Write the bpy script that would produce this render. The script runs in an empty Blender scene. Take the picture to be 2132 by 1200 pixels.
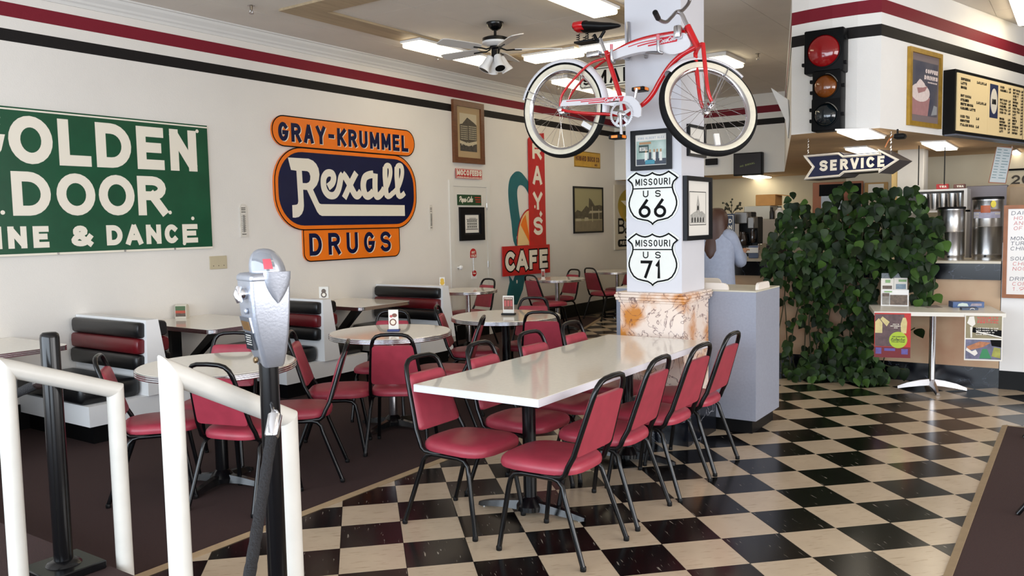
import bpy, bmesh, math, random
from mathutils import Vector, Matrix
from mathutils.geometry import tessellate_polygon
random.seed(7)
SC = bpy.context.scene
COL = SC.collection
# ------------------------------------------------------------------ camera
F = 1727.4428
CR = Vector((0.8233, 0.5672, -0.01986)); CD = Vector((0.02762, -0.0750, -0.9968)); CF = Vector((-0.5668, 0.8202, -0.07742))
CR.normalize(); CF = (CF - CR*CF.dot(CR)).normalized(); CD = CF.cross(CR)
EYE = Vector((0, 0, 1.5523))
cam = bpy.data.objects.new('camera', bpy.data.cameras.new('camera')); COL.objects.link(cam)
cam.data.sensor_width = 36; cam.data.lens = 36*F/2132; cam.data.clip_start = .05; cam.data.clip_end = 100
cam.matrix_world = Matrix(((CR.x, -CD.x, -CF.x, 0), (CR.y, -CD.y, -CF.y, 0), (CR.z, -CD.z, -CF.z, EYE.z), (0, 0, 0, 1)))
SC.camera = cam
# ------------------------------------------------------------------ world, light, exposure
SC.view_settings.view_transform = 'Standard'; SC.view_settings.look = 'None'
SC.view_settings.exposure = -0.03; SC.view_settings.gamma = 1.0; SC.view_settings.use_curve_mapping = False
wd = bpy.data.worlds.new('world'); SC.world = wd; wd.use_nodes = True
bg = wd.node_tree.nodes['Background']; bg.inputs[0].default_value = (.62, .78, 1, 1); bg.inputs[1].default_value = 1.0
def window_light(name, loc, rot, sx, sy, power, col):
    L = bpy.data.lights.new(name, 'AREA'); L.shape = 'RECTANGLE'; L.size = sx; L.size_y = sy; L.energy = power; L.color = col
    o = bpy.data.objects.new(name, L); COL.objects.link(o); o.location = loc; o.rotation_euler = rot
    return o
window_light('window_daylight', (-1.6, -2.55, 1.75), (math.radians(90), 0, 0), 9.6, 2.2, 530, (.80, .90, 1))
window_light('window_daylight', (5.05, 3.0, 1.75), (math.radians(90), 0, math.radians(90)), 8.0, 2.2, 440, (1, .975, .955))
LAMP = 7.0          # brightness of the fluorescent diffusers
# ------------------------------------------------------------------ measuring helpers (photo pixel -> point in the room)
def ray(u, v): return CR*((u-1066)/F) + CD*((v-600)/F) + CF
def onz(u, v, z=0.): d = ray(u, v); return EYE + d*((z-EYE.z)/d.z)
def onx(u, v, x): d = ray(u, v); return EYE + d*(x/d.x)
def ony(u, v, y): d = ray(u, v); return EYE + d*(y/d.y)
def project(p):
    c = Vector(p)-EYE; z = c.dot(CF)
    return (1066+F*c.dot(CR)/z, 600+F*c.dot(CD)/z, z)
# ------------------------------------------------------------------ materials
def lin(c):
    return tuple(((x/255)/12.92 if x/255 <= .04045 else ((x/255+.055)/1.055)**2.4) for x in c)
MATS = {}
def mat(name, c, rough=.5, metal=0., var=0., scale=8., bump=0., bscale=60., coat=0., emit=0., spec=None, alpha=1., trans=0., stretch=None, c2=None, contrast=None):
    if name in MATS: return MATS[name]
    m = bpy.data.materials.new(name); m.use_nodes = True; MATS[name] = m
    nt = m.node_tree; N = nt.nodes; b = N['Principled BSDF']; K = nt.links.new
    col = lin(c)+(1,)
    b.inputs['Base Color'].default_value = col; b.inputs['Roughness'].default_value = rough; b.inputs['Metallic'].default_value = metal
    if coat: b.inputs['Coat Weight'].default_value = coat; b.inputs['Coat Roughness'].default_value = .08
    if spec is not None: b.inputs['Specular IOR Level'].default_value = spec
    if emit: b.inputs['Emission Color'].default_value = col; b.inputs['Emission Strength'].default_value = emit
    if alpha < 1: b.inputs['Alpha'].default_value = alpha
    if trans: b.inputs['Transmission Weight'].default_value = trans
    if var or c2 or bump:
        tc = N.new('ShaderNodeNewGeometry'); mp = N.new('ShaderNodeMapping'); K(tc.outputs['Position'], mp.inputs['Vector'])
        if stretch: mp.inputs['Rotation'].default_value = (0, 0, stretch[3] if len(stretch) > 3 else 0); mp.inputs['Scale'].default_value = stretch[:3]
    if var or c2:
        n = N.new('ShaderNodeTexNoise'); n.inputs['Scale'].default_value = scale; n.inputs['Detail'].default_value = 5; K(mp.outputs[0], n.inputs['Vector'])
        r = N.new('ShaderNodeValToRGB'); K(n.outputs['Fac'], r.inputs[0])
        lo, hi = contrast or (.3, .7); r.color_ramp.elements[0].position = lo; r.color_ramp.elements[1].position = hi
        if c2: r.color_ramp.elements[0].color = col; r.color_ramp.elements[1].color = lin(c2)+(1,)
        else:
            r.color_ramp.elements[0].color = tuple(x*(1-var) for x in col[:3])+(1,); r.color_ramp.elements[1].color = tuple(min(1, x*(1+var)) for x in col[:3])+(1,)
        K(r.outputs[0], b.inputs['Base Color'])
    if bump:
        n2 = N.new('ShaderNodeTexNoise'); n2.inputs['Scale'].default_value = bscale; n2.inputs['Detail'].default_value = 3; K(mp.outputs[0], n2.inputs['Vector'])
        bp = N.new('ShaderNodeBump'); bp.inputs['Strength'].default_value = bump; bp.inputs['Distance'].default_value = .01
        K(n2.outputs['Fac'], bp.inputs['Height']); K(bp.outputs[0], b.inputs['Normal'])
    return m
def stripes_mat(name, c, rough=.6):
    """painted wall with a maroon and a black band at fixed heights"""
    m = mat(name, c, rough, var=.03, scale=1.5, bump=.12, bscale=90)
    nt = m.node_tree; N = nt.nodes; K = nt.links.new; b = N['Principled BSDF']
    src = b.inputs['Base Color'].links[0].from_socket
    g = N.new('ShaderNodeNewGeometry'); s = N.new('ShaderNodeSeparateXYZ'); K(g.outputs['Position'], s.inputs[0])
    d = N.new('ShaderNodeMath'); d.operation = 'DIVIDE'; d.inputs[1].default_value = 4.; K(s.outputs['Z'], d.inputs[0])
    def band(z0, z1, colr, prev):
        r = N.new('ShaderNodeValToRGB'); r.color_ramp.interpolation = 'CONSTANT'; e = r.color_ramp.elements
        e[0].position = 0; e[0].color = (0, 0, 0, 1); e[1].position = z0/4; e[1].color = (1, 1, 1, 1); q = e.new(z1/4); q.color = (0, 0, 0, 1)
        K(d.outputs[0], r.inputs[0]); mx = N.new('ShaderNodeMix'); mx.data_type = 'RGBA'
        K(r.outputs[0], mx.inputs[0]); K(prev, mx.inputs[6]); mx.inputs[7].default_value = lin(colr)+(1,)
        return mx.outputs[2]
    b.inputs['Specular IOR Level'].default_value = .2
    o = band(3.212, 3.318, (118, 28, 42), src); o = band(3.017, 3.117, (25, 22, 22), o)
    K(o, b.inputs['Base Color'])
    return m
def fleck_mat(name, c, f, rough, thr, var=.06, along=0, spec=.5):
    """vinyl tile with streaky flecks"""
    m = mat(name, c, rough, var=var, scale=5., spec=spec)
    nt = m.node_tree; N = nt.nodes; K = nt.links.new; b = N['Principled BSDF']; src = b.inputs['Base Color'].links[0].from_socket
    g = N.new('ShaderNodeNewGeometry'); mp = N.new('ShaderNodeMapping'); mp.inputs['Rotation'].default_value = (0, 0, math.radians(45)); mp.vector_type = 'TEXTURE'; mp.inputs['Scale'].default_value = (1/10, 1/80, 1) if along == 0 else (1/80, 1/10, 1)
    K(g.outputs['Position'], mp.inputs[0]); n = N.new('ShaderNodeTexNoise'); n.inputs['Scale'].default_value = 1.; n.inputs['Detail'].default_value = 3.; K(mp.outputs[0], n.inputs[0])
    r = N.new('ShaderNodeValToRGB'); r.color_ramp.elements[0].position = thr; r.color_ramp.elements[1].position = thr+.1; K(n.outputs['Fac'], r.inputs[0])
    mx = N.new('ShaderNodeMix'); mx.data_type = 'RGBA'; K(r.outputs[0], mx.inputs[0]); K(src, mx.inputs[6]); mx.inputs[7].default_value = lin(f)+(1,)
    K(mx.outputs[2], b.inputs['Base Color'])
    return m
def marble_mat(name, base, blot, vein, scale=3., vthr=(.47, .53), rough=.25, blo=(.45, .7)):
    m = mat(name, base, rough, c2=blot, scale=scale, contrast=blo)
    nt = m.node_tree; N = nt.nodes; K = nt.links.new; b = N['Principled BSDF']; src = b.inputs['Base Color'].links[0].from_socket
    g = N.new('ShaderNodeNewGeometry'); n = N.new('ShaderNodeTexNoise'); n.inputs['Scale'].default_value = scale*1.4; n.inputs['Detail'].default_value = 6; n.inputs['Distortion'].default_value = 1.6
    K(g.outputs['Position'], n.inputs[0]); r = N.new('ShaderNodeValToRGB'); e = r.color_ramp.elements
    e[0].position = vthr[0]; e[0].color = (0, 0, 0, 1); e[1].position = (vthr[0]+vthr[1])/2; e[1].color = (1, 1, 1, 1); q = e.new(vthr[1]); q.color = (0, 0, 0, 1)
    K(n.outputs['Fac'], r.inputs[0]); mx = N.new('ShaderNodeMix'); mx.data_type = 'RGBA'; K(r.outputs[0], mx.inputs[0]); K(src, mx.inputs[6]); mx.inputs[7].default_value = lin(vein)+(1,)
    K(mx.outputs[2], b.inputs['Base Color'])
    return m
WALL = stripes_mat('wall_paint', (224, 219, 212))
CEIL = mat('ceiling_tile', (222, 214, 204), .9, var=.03, scale=3, bump=.15, bscale=140)
KCEIL = mat('low_ceiling', (222, 188, 146), .9, var=.05, scale=4)
WHITE = mat('white_paint', (232, 231, 230), .5, var=.02, scale=4)
RAILW = mat('white_gloss_paint', (212, 208, 200), .35, var=.05, scale=9)
BLACKM = mat('black_enamel', (9, 9, 11), .22, spec=.4)
BLACKP = mat('black_paint', (10, 10, 11), .45, spec=.2)
CHROME = mat('chrome', (215, 215, 220), .16, 1.)
STEEL = mat('brushed_steel', (190, 188, 186), .26, 1., bump=.05, bscale=200, stretch=(1, 1, .02))
LAMINATE = mat('cream_laminate', (234, 228, 216), .07, var=.03, scale=40, spec=.6)
EDGEW = mat('white_edge', (226, 225, 232), .35)
VINYL = mat('rose_vinyl', (160, 55, 71), .40, var=.10, scale=14, bump=.05, bscale=260)
VINYLB = mat('black_vinyl', (12, 12, 14), .36, var=.15, scale=9, bump=.05, bscale=120)
VINYLR = mat('maroon_vinyl', (96, 14, 22), .36, var=.12, scale=9, bump=.05, bscale=120)
GREYLAM = mat('grey_laminate', (142, 146, 160), .5, var=.05, scale=60)
CARPET = mat('brown_carpet', (52, 29, 26), .95, var=.2, scale=120, bump=.5, bscale=380)
TRIMTAN = mat('tan_edge_strip', (158, 136, 106), .5, var=.08, scale=20)
TILEB = fleck_mat('black_vinyl_tile', (11, 9, 9), (150, 142, 130), .2, .655, .2, 1, .35)
TILEW = fleck_mat('cream_vinyl_tile', (188, 170, 146), (160, 142, 118), .2, .60)
GROUT = mat('floor_underlay', (52, 46, 40), .8)
TANWOOD = mat('tan_wood', (172, 152, 122), .6, var=.12, scale=3, stretch=(8, .6, 1))
DIFFUSER = mat('lamp_diffuser', (255, 240, 206), .5, emit=LAMP)
# ------------------------------------------------------------------ mesh builder
ORG = {}
class MB:
    def __init__(s): s.v = []; s.f = []; s.m = []; s.mi = 0
    def add(s, vs, fs):
        o = len(s.v); s.v += [Vector(p) for p in vs]; s.f += [tuple(i+o for i in f) for f in fs]; s.m += [s.mi]*len(fs); return s
    def use(s, i): s.mi = i; return s
    def box(s, a, b):
        x0, y0, z0 = a; x1, y1, z1 = b
        return s.add([(x0, y0, z0), (x1, y0, z0), (x1, y1, z0), (x0, y1, z0), (x0, y0, z1), (x1, y0, z1), (x1, y1, z1), (x0, y1, z1)],
                     [(3, 2, 1, 0), (4, 5, 6, 7), (0, 1, 5, 4), (1, 2, 6, 5), (2, 3, 7, 6), (3, 0, 4, 7)])
    def rbox(s, a, b, r, seg=2):
        bm = bmesh.new(); bmesh.ops.create_cube(bm, size=1)
        for v in bm.verts: v.co = Vector([(a[k]+b[k])/2+v.co[k]*(b[k]-a[k]) for k in range(3)])
        bmesh.ops.bevel(bm, geom=bm.edges[:], offset=r, segments=seg, affect='EDGES', profile=.5)
        return s.bm(bm)
    def bm(s, bm, M=None):
        bm.verts.index_update()
        vs = [(M @ v.co if M else v.co.copy()) for v in bm.verts]; fs = [tuple(v.index for v in f.verts) for f in bm.faces]; bm.free(); return s.add(vs, fs)
    def hull8(s, p):  # eight corners in box order
        return s.add(p, [(3, 2, 1, 0), (4, 5, 6, 7), (0, 1, 5, 4), (1, 2, 6, 5), (2, 3, 7, 6), (3, 0, 4, 7)])
    def tube(s, pts, r, n=8, closed=False, cap=True):
        P = [Vector(p) for p in pts]; k = len(P); R = r if isinstance(r, (list, tuple)) else [r]*k
        T = []
        for i in range(k):
            a = P[(i-1) % k] if (closed or i) else P[i]; c = P[(i+1) % k] if (closed or i < k-1) else P[i]
            T.append((c-a).normalized())
        up = Vector((0, 0, 1)) if abs(T[0].z) < .9 else Vector((1, 0, 0))
        X = T[0].cross(up).normalized(); vs = []
        for i in range(k):
            X = (X-T[i]*X.dot(T[i])); X = X.normalized() if X.length > 1e-6 else T[i].orthogonal().normalized()
            Y = T[i].cross(X)
            vs += [P[i]+(X*math.cos(2*math.pi*j/n)+Y*math.sin(2*math.pi*j/n))*R[i] for j in range(n)]
        fs = []
        for i in range(k if closed else k-1):
            for j in range(n):
                a = i*n+j; b = i*n+(j+1) % n; c = ((i+1) % k)*n+(j+1) % n; d = ((i+1) % k)*n+j; fs.append((a, d, c, b))
        if cap and not closed: fs += [tuple(range(n)), tuple(range((k-1)*n, k*n))[::-1]]
        return s.add(vs, fs)
    def lathe(s, prof, c=(0, 0, 0), n=24, M=None):
        vs = []; c = Vector(c)
        for r, z in prof: vs += [Vector((r*math.cos(2*math.pi*j/n), r*math.sin(2*math.pi*j/n), z)) for j in range(n)]
        if M: vs = [M @ v for v in vs]
        vs = [v+c for v in vs]; fs = []
        for i in range(len(prof)-1):
            for j in range(n): fs.append((i*n+j, i*n+(j+1) % n, (i+1)*n+(j+1) % n, (i+1)*n+j))
        fs += [tuple(range(n))[::-1], tuple(range((len(prof)-1)*n, len(prof)*n))]
        return s.add(vs, fs)
    def prism(s, loops, to3, h0, h1):
        """polygon (first loop) with holes, lifted from h0 to h1 through to3(a,b,h)"""
        if not isinstance(loops[0][0], (tuple, list, Vector)) : loops = [loops]
        flat = [p for l in loops for p in l]; tri = tessellate_polygon([[Vector((p[0], p[1], 0)) for p in l] for l in loops])
        n = len(flat); vs = [to3(p[0], p[1], h0) for p in flat]+[to3(p[0], p[1], h1) for p in flat]; fs = []
        for t in tri:
            a, b, c = (flat[i] for i in t); ar = (b[0]-a[0])*(c[1]-a[1])-(b[1]-a[1])*(c[0]-a[0])
            t = tuple(t) if ar > 0 else tuple(t)[::-1]
            fs.append(tuple(i+n for i in t)); fs.append(t[::-1])
        o = 0
        for l in loops:
            k = len(l); A = sum(l[i][0]*l[(i+1) % k][1]-l[(i+1) % k][0]*l[i][1] for i in range(k)); ccw = (A > 0) == (l is loops[0])
            for i in range(k):
                a, b = o+i, o+(i+1) % k
                fs.append((a, b, b+n, a+n) if ccw else (b, a, a+n, b+n))
            o += k
        return s.add(vs, fs)
    def sheet(s, loops, to3, h):
        if not isinstance(loops[0][0], (tuple, list, Vector)): loops = [loops]
        flat = [p for l in loops for p in l]; tri = tessellate_polygon([[Vector((p[0], p[1], 0)) for p in l] for l in loops]); fs = []
        for t in tri:
            a, b, c = (flat[i] for i in t); ar = (b[0]-a[0])*(c[1]-a[1])-(b[1]-a[1])*(c[0]-a[0]); fs.append(tuple(t) if ar > 0 else tuple(t)[::-1])
        return s.add([to3(p[0], p[1], h) for p in flat], fs)
    def ribbon(s, pts, t, to3, h, closed=False):
        P = [Vector((p[0], p[1])) for p in pts]; P = [p for i, p in enumerate(P) if i == 0 or (p-P[i-1]).length > 1e-6]
        if closed and (P[0]-P[-1]).length < 1e-5: P.pop()
        k = len(P)
        if k < 2: return s
        L = []; Rr = []
        for i in range(k):
            a = P[i-1] if (i or closed) else None; c = P[(i+1) % k] if (i < k-1 or closed) else None
            d1 = (P[i]-a).normalized() if a is not None else None; d2 = (c-P[i]).normalized() if c is not None else None
            if d1 is None: d1 = d2
            if d2 is None: d2 = d1
            n1 = Vector((-d1.y, d1.x)); n2 = Vector((-d2.y, d2.x)); n = n1+n2
            n = n.normalized() if n.length > 1e-4 else n1; q = 1/max(.45, n.dot(n1)); tt = t[i] if isinstance(t, (list, tuple)) else t
            L.append(P[i]+n*q*tt/2); Rr.append(P[i]-n*q*tt/2)
        vs = [to3(p.x, p.y, h+i*1e-5) for i, p in enumerate(L)]+[to3(p.x, p.y, h+i*1e-5) for i, p in enumerate(Rr)]; fs = []
        for i in range(k if closed else k-1):
            j = (i+1) % k; fs.append((k+i, k+j, j, i))
        return s.add(vs, fs)
    def build(s, name, mats, parent=None, org=None, smooth=True, ang=38, kind=None):
        mats = mats if isinstance(mats, (list, tuple)) else [mats]
        o_ = ORG.get(parent, Vector((0, 0, 0))) if parent else Vector(org or (0, 0, 0))
        me = bpy.data.meshes.new(name); me.from_pydata([v-o_ for v in s.v], [], s.f)
        for m in mats: me.materials.append(m)
        me.polygons.foreach_set('material_index', s.m)
        if smooth:
            me.polygons.foreach_set('use_smooth', [True]*len(me.polygons)); me.set_sharp_from_angle(angle=math.radians(ang))
        me.update(); o = bpy.data.objects.new(name, me); COL.objects.link(o)
        if parent: o.parent = parent
        else: o.location = o_
        ORG[o] = o_.copy()
        if kind: o['kind'] = kind
        return o
def tag(o, label, cat, group=None):
    o['label'] = label; o['category'] = cat
    if group: o['group'] = group
    return o
def thing(name, label, cat, loc=(0, 0, 0), rz=0., group=None, local=False):
    o = bpy.data.objects.new(name, None); COL.objects.link(o); o.location = loc; o.rotation_euler = (0, 0, rz); o.empty_display_size = .1
    ORG[o] = Vector((0, 0, 0)) if local else Vector(loc)
    return tag(o, label, cat, group)
def copy_thing(root, loc, rz, label, group=None):
    def cp(o, par):
        c = o.copy(); COL.objects.link(c)
        if par: c.parent = par
        for ch in o.children: cp(ch, c)
        return c
    r = cp(root, None); r.location = loc; r.rotation_euler = (0, 0, rz); r['label'] = label
    if group: r['group'] = group
    return r
def struct(o): o['kind'] = 'structure'; return o
class Pl:
    """a plane in the room: origin, right axis, up axis, outward normal"""
    def __init__(s, o, u, v=(0, 0, 1)):
        s.o = Vector(o); s.u = Vector(u).normalized(); s.v = Vector(v).normalized(); s.n = s.u.cross(s.v).normalized()
    def p(s, a, b, h=0.): return s.o+s.u*a+s.v*b+s.n*h
    def px(s, x, y, h=0.):
        d = ray(x, y); o = s.o+s.n*h; t = (o-EYE).dot(s.n)/d.dot(s.n); q = EYE+d*t-o
        return (q.dot(s.u), q.dot(s.v))
    def rect(s, mb, a0, b0, a1, b1, h0, h1): return mb.prism([(a0, b0), (a1, b0), (a1, b1), (a0, b1)], s.p, h0, h1)
    def srect(s, mb, a0, b0, a1, b1, h): return mb.sheet([(a0, b0), (a1, b0), (a1, b1), (a0, b1)], s.p, h)
# ------------------------------------------------------------------ lettering drawn as strokes
def arc(cx, cy, rx, ry, a0, a1, n=10): return [(cx+rx*math.cos(math.radians(a0+(a1-a0)*i/n)), cy+ry*math.sin(math.radians(a0+(a1-a0)*i/n))) for i in range(n+1)]
S_ = arc(.5, .76, .5, .24, 25, 180, 7)+arc(.5, .76, .5, .25, 180, 262, 4)+arc(.5, .26, .5, .25, 82, 0, 4)+arc(.5, .25, .5, .25, 0, -155, 7)
GL = {'A': [[(0, 0), (.46, 1)], [(1, 0), (.54, 1)], [(.25, .3), (.75, .3)]],
 'B': [[(0, 0), (0, 1), (.5, 1)]+arc(.5, .765, .42, .235, 90, -90, 8)+[(0, .53)], [(.45, .53)]+arc(.55, .265, .45, .265, 90, -90, 8)+[(0, 0)]],
 'C': [arc(.5, .5, .5, .5, 48, 312, 16)], 'D': [[(0, 0), (0, 1), (.4, 1)]+arc(.4, .5, .6, .5, 90, -90, 12)+[(0, 0)]],
 'E': [[(1, 1), (0, 1), (0, 0), (1, 0)], [(0, .52), (.85, .52)]], 'F': [[(1, 1), (0, 1), (0, 0)], [(0, .5), (.82, .5)]],
 'G': [arc(.5, .5, .5, .5, 45, 330, 16)+[(1, .45), (.58, .45)]], 'H': [[(0, 0), (0, 1)], [(1, 0), (1, 1)], [(0, .5), (1, .5)]], 'I': [[(.5, 0), (.5, 1)]],
 'J': [[(1, 1), (1, .3)]+arc(.5, .3, .5, .3, 0, -160, 8)], 'K': [[(0, 0), (0, 1)], [(1, 1), (.05, .42)], [(.3, .55), (1, 0)]], 'L': [[(0, 1), (0, 0), (1, 0)]],
 'M': [[(0, 0), (0, 1)], [(.06, .95), (.48, .2)], [(.94, .95), (.52, .2)], [(1, 0), (1, 1)]], 'N': [[(0, 0), (0, 1)], [(.07, .93), (.93, .07)], [(1, 0), (1, 1)]], 'O': [arc(.5, .5, .5, .5, 0, 360, 24)],
 'P': [[(0, 0), (0, 1), (.5, 1)]+arc(.55, .74, .45, .26, 90, -90, 8)+[(0, .48)]], 'R': [[(0, 0), (0, 1), (.5, 1)]+arc(.52, .75, .45, .25, 90, -90, 8)+[(0, .5)], [(.5, .5), (1, 0)]],
 'S': [S_], 'T': [[(0, 1), (1, 1)], [(.5, 1), (.5, 0)]], 'U': [[(0, 1), (0, .35)]+arc(.5, .35, .5, .35, 180, 360, 12)+[(1, 1)]], 'V': [[(0, 1), (.46, 0)], [(1, 1), (.54, 0)]],
 'W': [[(0, 1), (.24, 0)], [(.27, 0), (.5, .8)], [(.73, 0), (.5, .8)], [(1, 1), (.76, 0)]], 'X': [[(0, 0), (1, 1)], [(0, 1), (1, 0)]], 'Y': [[(0, 1), (.48, .46)], [(1, 1), (.52, .46)], [(.5, .5), (.5, 0)]], 'Z': [[(0, 1), (1, 1), (0, 0), (1, 0)]],
 '0': [arc(.5, .5, .5, .5, 0, 360, 24)], '1': [[(.15, .8), (.6, 1), (.6, 0)]], '2': [arc(.5, .7, .5, .3, 160, -30, 9)+[(0, 0), (1, 0)]],
 '3': [arc(.45, .75, .45, .25, 140, -90, 8), arc(.45, .26, .5, .26, 90, -140, 8)], '4': [[(.75, 0), (.75, 1), (0, .3), (1, .3)]], '5': [[(.95, 1), (.1, 1), (.05, .55)]+arc(.45, .32, .5, .32, 110, -140, 9)],
 '6': [[(.72, 1)]+arc(.5, .3, .5, .3, 150, 510, 20)], '7': [[(0, 1), (1, 1), (.4, 0)]], '8': [arc(.5, .76, .42, .24, 0, 360, 14), arc(.5, .27, .5, .27, 0, 360, 14)], '9': [[(.28, 0)]+arc(.5, .7, .5, .3, -30, 330, 20)],
 '&': [[(1, 0), (.15, .72)]+arc(.42, .8, .28, .2, 190, -20, 8)+[(.12, .38)]+arc(.42, .22, .4, .22, 150, 330, 8)+[(1, .42)]], '-': [[(.1, .5), (.9, .5)]], '.': [[(.5, 0), (.5, .02)]], "'": [[(.6, 1), (.4, .75)]], '$': [S_, [(.5, -.1), (.5, 1.1)]]}
GW = {'I': .0, 'M': 1.25, 'W': 1.3, 'L': .85, 'E': .82, 'F': .8, '-': .6, '.': .1, "'": .3, '1': .6, '&': 1.1, 'J': .8}
def text(mb, pl, s, a0, b0, W, H, t, h, gap=.3, slant=0., rise=0., wmul=1.):
    """fit the string s into a box of width W, height H (stroke thickness t) on plane pl"""
    ws = [(None if c == ' ' else GW.get(c, 1.)) for c in s]
    n = len(s); units = sum((.55 if w is None else w) for w in ws); gaps = n-1
    fixed = sum(t for w in ws if w is not None)
    uw = (W-fixed)/max(1e-6, units+gap*gaps)
    if uw < 0: uw = .02*W
    x = a0
    for c, w in zip(s, ws):
        if w is None: x += .55*uw+gap*uw; continue
        cw = w*uw
        for si, st in enumerate(GL.get(c, GL['O'])):
            cl = len(st) > 20 and abs(st[0][0]-st[-1][0]) < 1e-6 and abs(st[0][1]-st[-1][1]) < 1e-6
            pts = []; raw = [(x+t/2+px_*cw, b0+t/2+py_*(H-t)) for px_, py_ in st]
            if not cl and len(raw) > 1:
                for e, k in ((0, 1), (-1, -2)):
                    d_ = Vector(raw[e])-Vector(raw[k])
                    if d_.length > 1e-6: raw[e] = tuple(Vector(raw[e])+d_.normalized()*(t*.5))
            for (X, Y) in raw:
                pts.append((X+slant*(Y-b0), Y+rise*(X-a0)))
            mb.ribbon(pts, t, pl.p, h+si*.0003, closed=cl)
        x += cw+t+gap*uw
def rrect(a0, b0, a1, b1, r, n=5):
    return arc(a1-r, b1-r, r, r, 0, 90, n)+arc(a0+r, b1-r, r, r, 90, 180, n)+arc(a0+r, b0+r, r, r, 180, 270, n)+arc(a1-r, b0+r, r, r, 270, 360, n)
def smooth_pts(pts, n=6, closed=False):
    """Catmull-Rom through 2-D or 3-D points"""
    P = [Vector(p) for p in pts]; k = len(P); out = []
    for i in range(k if closed else k-1):
        p0 = P[(i-1) % k] if (i or closed) else P[0]; p1 = P[i]; p2 = P[(i+1) % k]; p3 = P[(i+2) % k] if (closed or i < k-2) else P[-1]
        for j in range(n):
            t = j/n; out.append(.5*((2*p1)+(p2-p0)*t+(2*p0-5*p1+4*p2-p3)*t*t+(3*p1-p0-3*p2+p3)*t**3))
    if not closed: out.append(P[-1])
    return out
# ================================================================== THE SETTING
H = 3.53; WX = -6.87
def slab(name, a, b, m, par=None, kindf=True):
    o = MB().box(a, b).build(name, m, par, smooth=False)
    if kindf and not par: struct(o)
    return o
floor = slab('floor', (-6.99, -2.8, -.12), (5.3, 15.9, -.006), GROUT)
# diagonal checkerboard: one-foot tiles at 45 degrees to the walls
T = .3048; q2 = math.sqrt(.5); TO = Vector((-0.989, 4.237, 0)); TA = Vector((q2, q2, 0)); TB_ = Vector((q2, -q2, 0))
CARPET_EDGE = [(-3.45, 1.625), (-3.45, 6.2), (-5.87, 10.15), (-6.41, 11.83), (WX, 11.83), (WX, 1.625)]
def inpoly(p, poly):
    x, y = p; c = False
    for i in range(len(poly)):
        (x0, y0), (x1, y1) = poly[i-1], poly[i]
        if (y0 > y) != (y1 > y) and x < (x1-x0)*(y-y0)/(y1-y0)+x0: c = not c
    return c
def tile_mesh(name, m):
    hh = T/2-.0012; b = MB()
    b.add([TA*(sx*hh)+TB_*(sy*hh)+Vector((0, 0, z)) for z in (-.006, 0) for sx, sy in ((-1, -1), (1, -1), (1, 1), (-1, 1))], [(0, 1, 2, 3), (7, 6, 5, 4), (4, 5, 1, 0), (5, 6, 2, 1), (6, 7, 3, 2), (7, 4, 0, 3)])
    o = b.build(name, m, smooth=False); me = o.data; bpy.data.objects.remove(o); return me
tmesh = [tile_mesh('floor_tile', TILEB), tile_mesh('floor_tile', TILEW)]
cells = []
for i in range(-45, 46):
    for j in range(-45, 46):
        c = TO+TA*((i+.5)*T)+TB_*((j+.5)*T)
        if not (-6.8 < c.x < 5.0 and 1.5 < c.y < 13.8): continue
        under = all(inpoly((c.x+dx, c.y+dy), CARPET_EDGE) for dx in (-.24, .24) for dy in (-.24, .24)) or (c.x > -.2 and c.y < 6.7) or (c.y > 8.9 and -3.6 < c.x < 1)
        if under: continue
        x, y, d = project(c); vis = d > .5 and -60 < x < 2190 and y < 1260
        hidden = (-3.0 < c.x < -1.95 and 5.9 < c.y < 6.3) or (-2.7 < c.x < -2.3 and 5.4 < c.y < 5.8)
        cells.append(((d if vis and not hidden else 99), c, (i+j) % 2))
cells.sort(key=lambda t: t[0])
for d, c, par in cells[:300]:
    o = bpy.data.objects.new('floor_tile', tmesh[par]); COL.objects.link(o); o.location = c; o.parent = floor
b = MB()
for d, c, par in cells[300:]:
    hh = T/2-.0012; b.use(par).add([c+TA*(sx*hh)+TB_*(sy*hh) for sx, sy in ((-1, -1), (-1, 1), (1, 1), (1, -1))], [(0, 1, 2, 3)])
b.build('floor_tiles', [TILEB, TILEW], floor, smooth=False, kind='stuff')
# carpets
def P0(x, y, h): return Vector((x, y, h))
car = tag(MB().prism(CARPET_EDGE, P0, -.004, .008).build('carpet', CARPET, org=(-5, 5, 0), smooth=False), 'dark brown carpet under the booths and round tables', 'carpet')
def edge_strip(pts, par):
    b = MB()
    for (x0, y0), (x1, y1) in zip(pts, pts[1:]):
        d = Vector((x1-x0, y1-y0, 0)).normalized(); n = Vector((-d.y, d.x, 0)); A = Vector((x0, y0, 0)); B = Vector((x1, y1, 0))
        s = [A-n*.018-d*.004, B-n*.018+d*.004, B+n*.018+d*.004, A+n*.018-d*.004]; z = Vector((0, 0, 1))
        b.hull8([p+z*.0005 for p in s]+[s[0]+z*.004, s[1]+z*.004, s[2]+z*.013, s[3]+z*.013])
    return b.build('edge_strip', TRIMTAN, par, smooth=False)
edge_strip([(-3.45, 1.64)]+CARPET_EDGE[1:4]+[(WX, 11.83)], car)
RC = [(-.445, 1.625), (5.1, 1.625), (5.1, 6.96), (-.445, 6.96)]
car2 = tag(MB().prism(RC, P0, -.004, .008).build('carpet', CARPET, org=(2, 4, 0), smooth=False), 'brown carpet area at the right edge beside the checkered tiles', 'carpet')
edge_strip([(5.1, 6.96), (-.445, 6.96), (-.445, 1.64)], car2)
land = thing('landing', 'raised brown carpeted entry landing at the lower left corner', 'landing', (-2, 0, 0))
MB().box((-6.86, -2.66, 0), (5.1, 1.62, .30)).build('platform', CARPET, land, smooth=False)
MB().box((-2.93, 1.62, .0), (-2.06, 1.92, .15)).build('step', CARPET, land, smooth=False)
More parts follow.
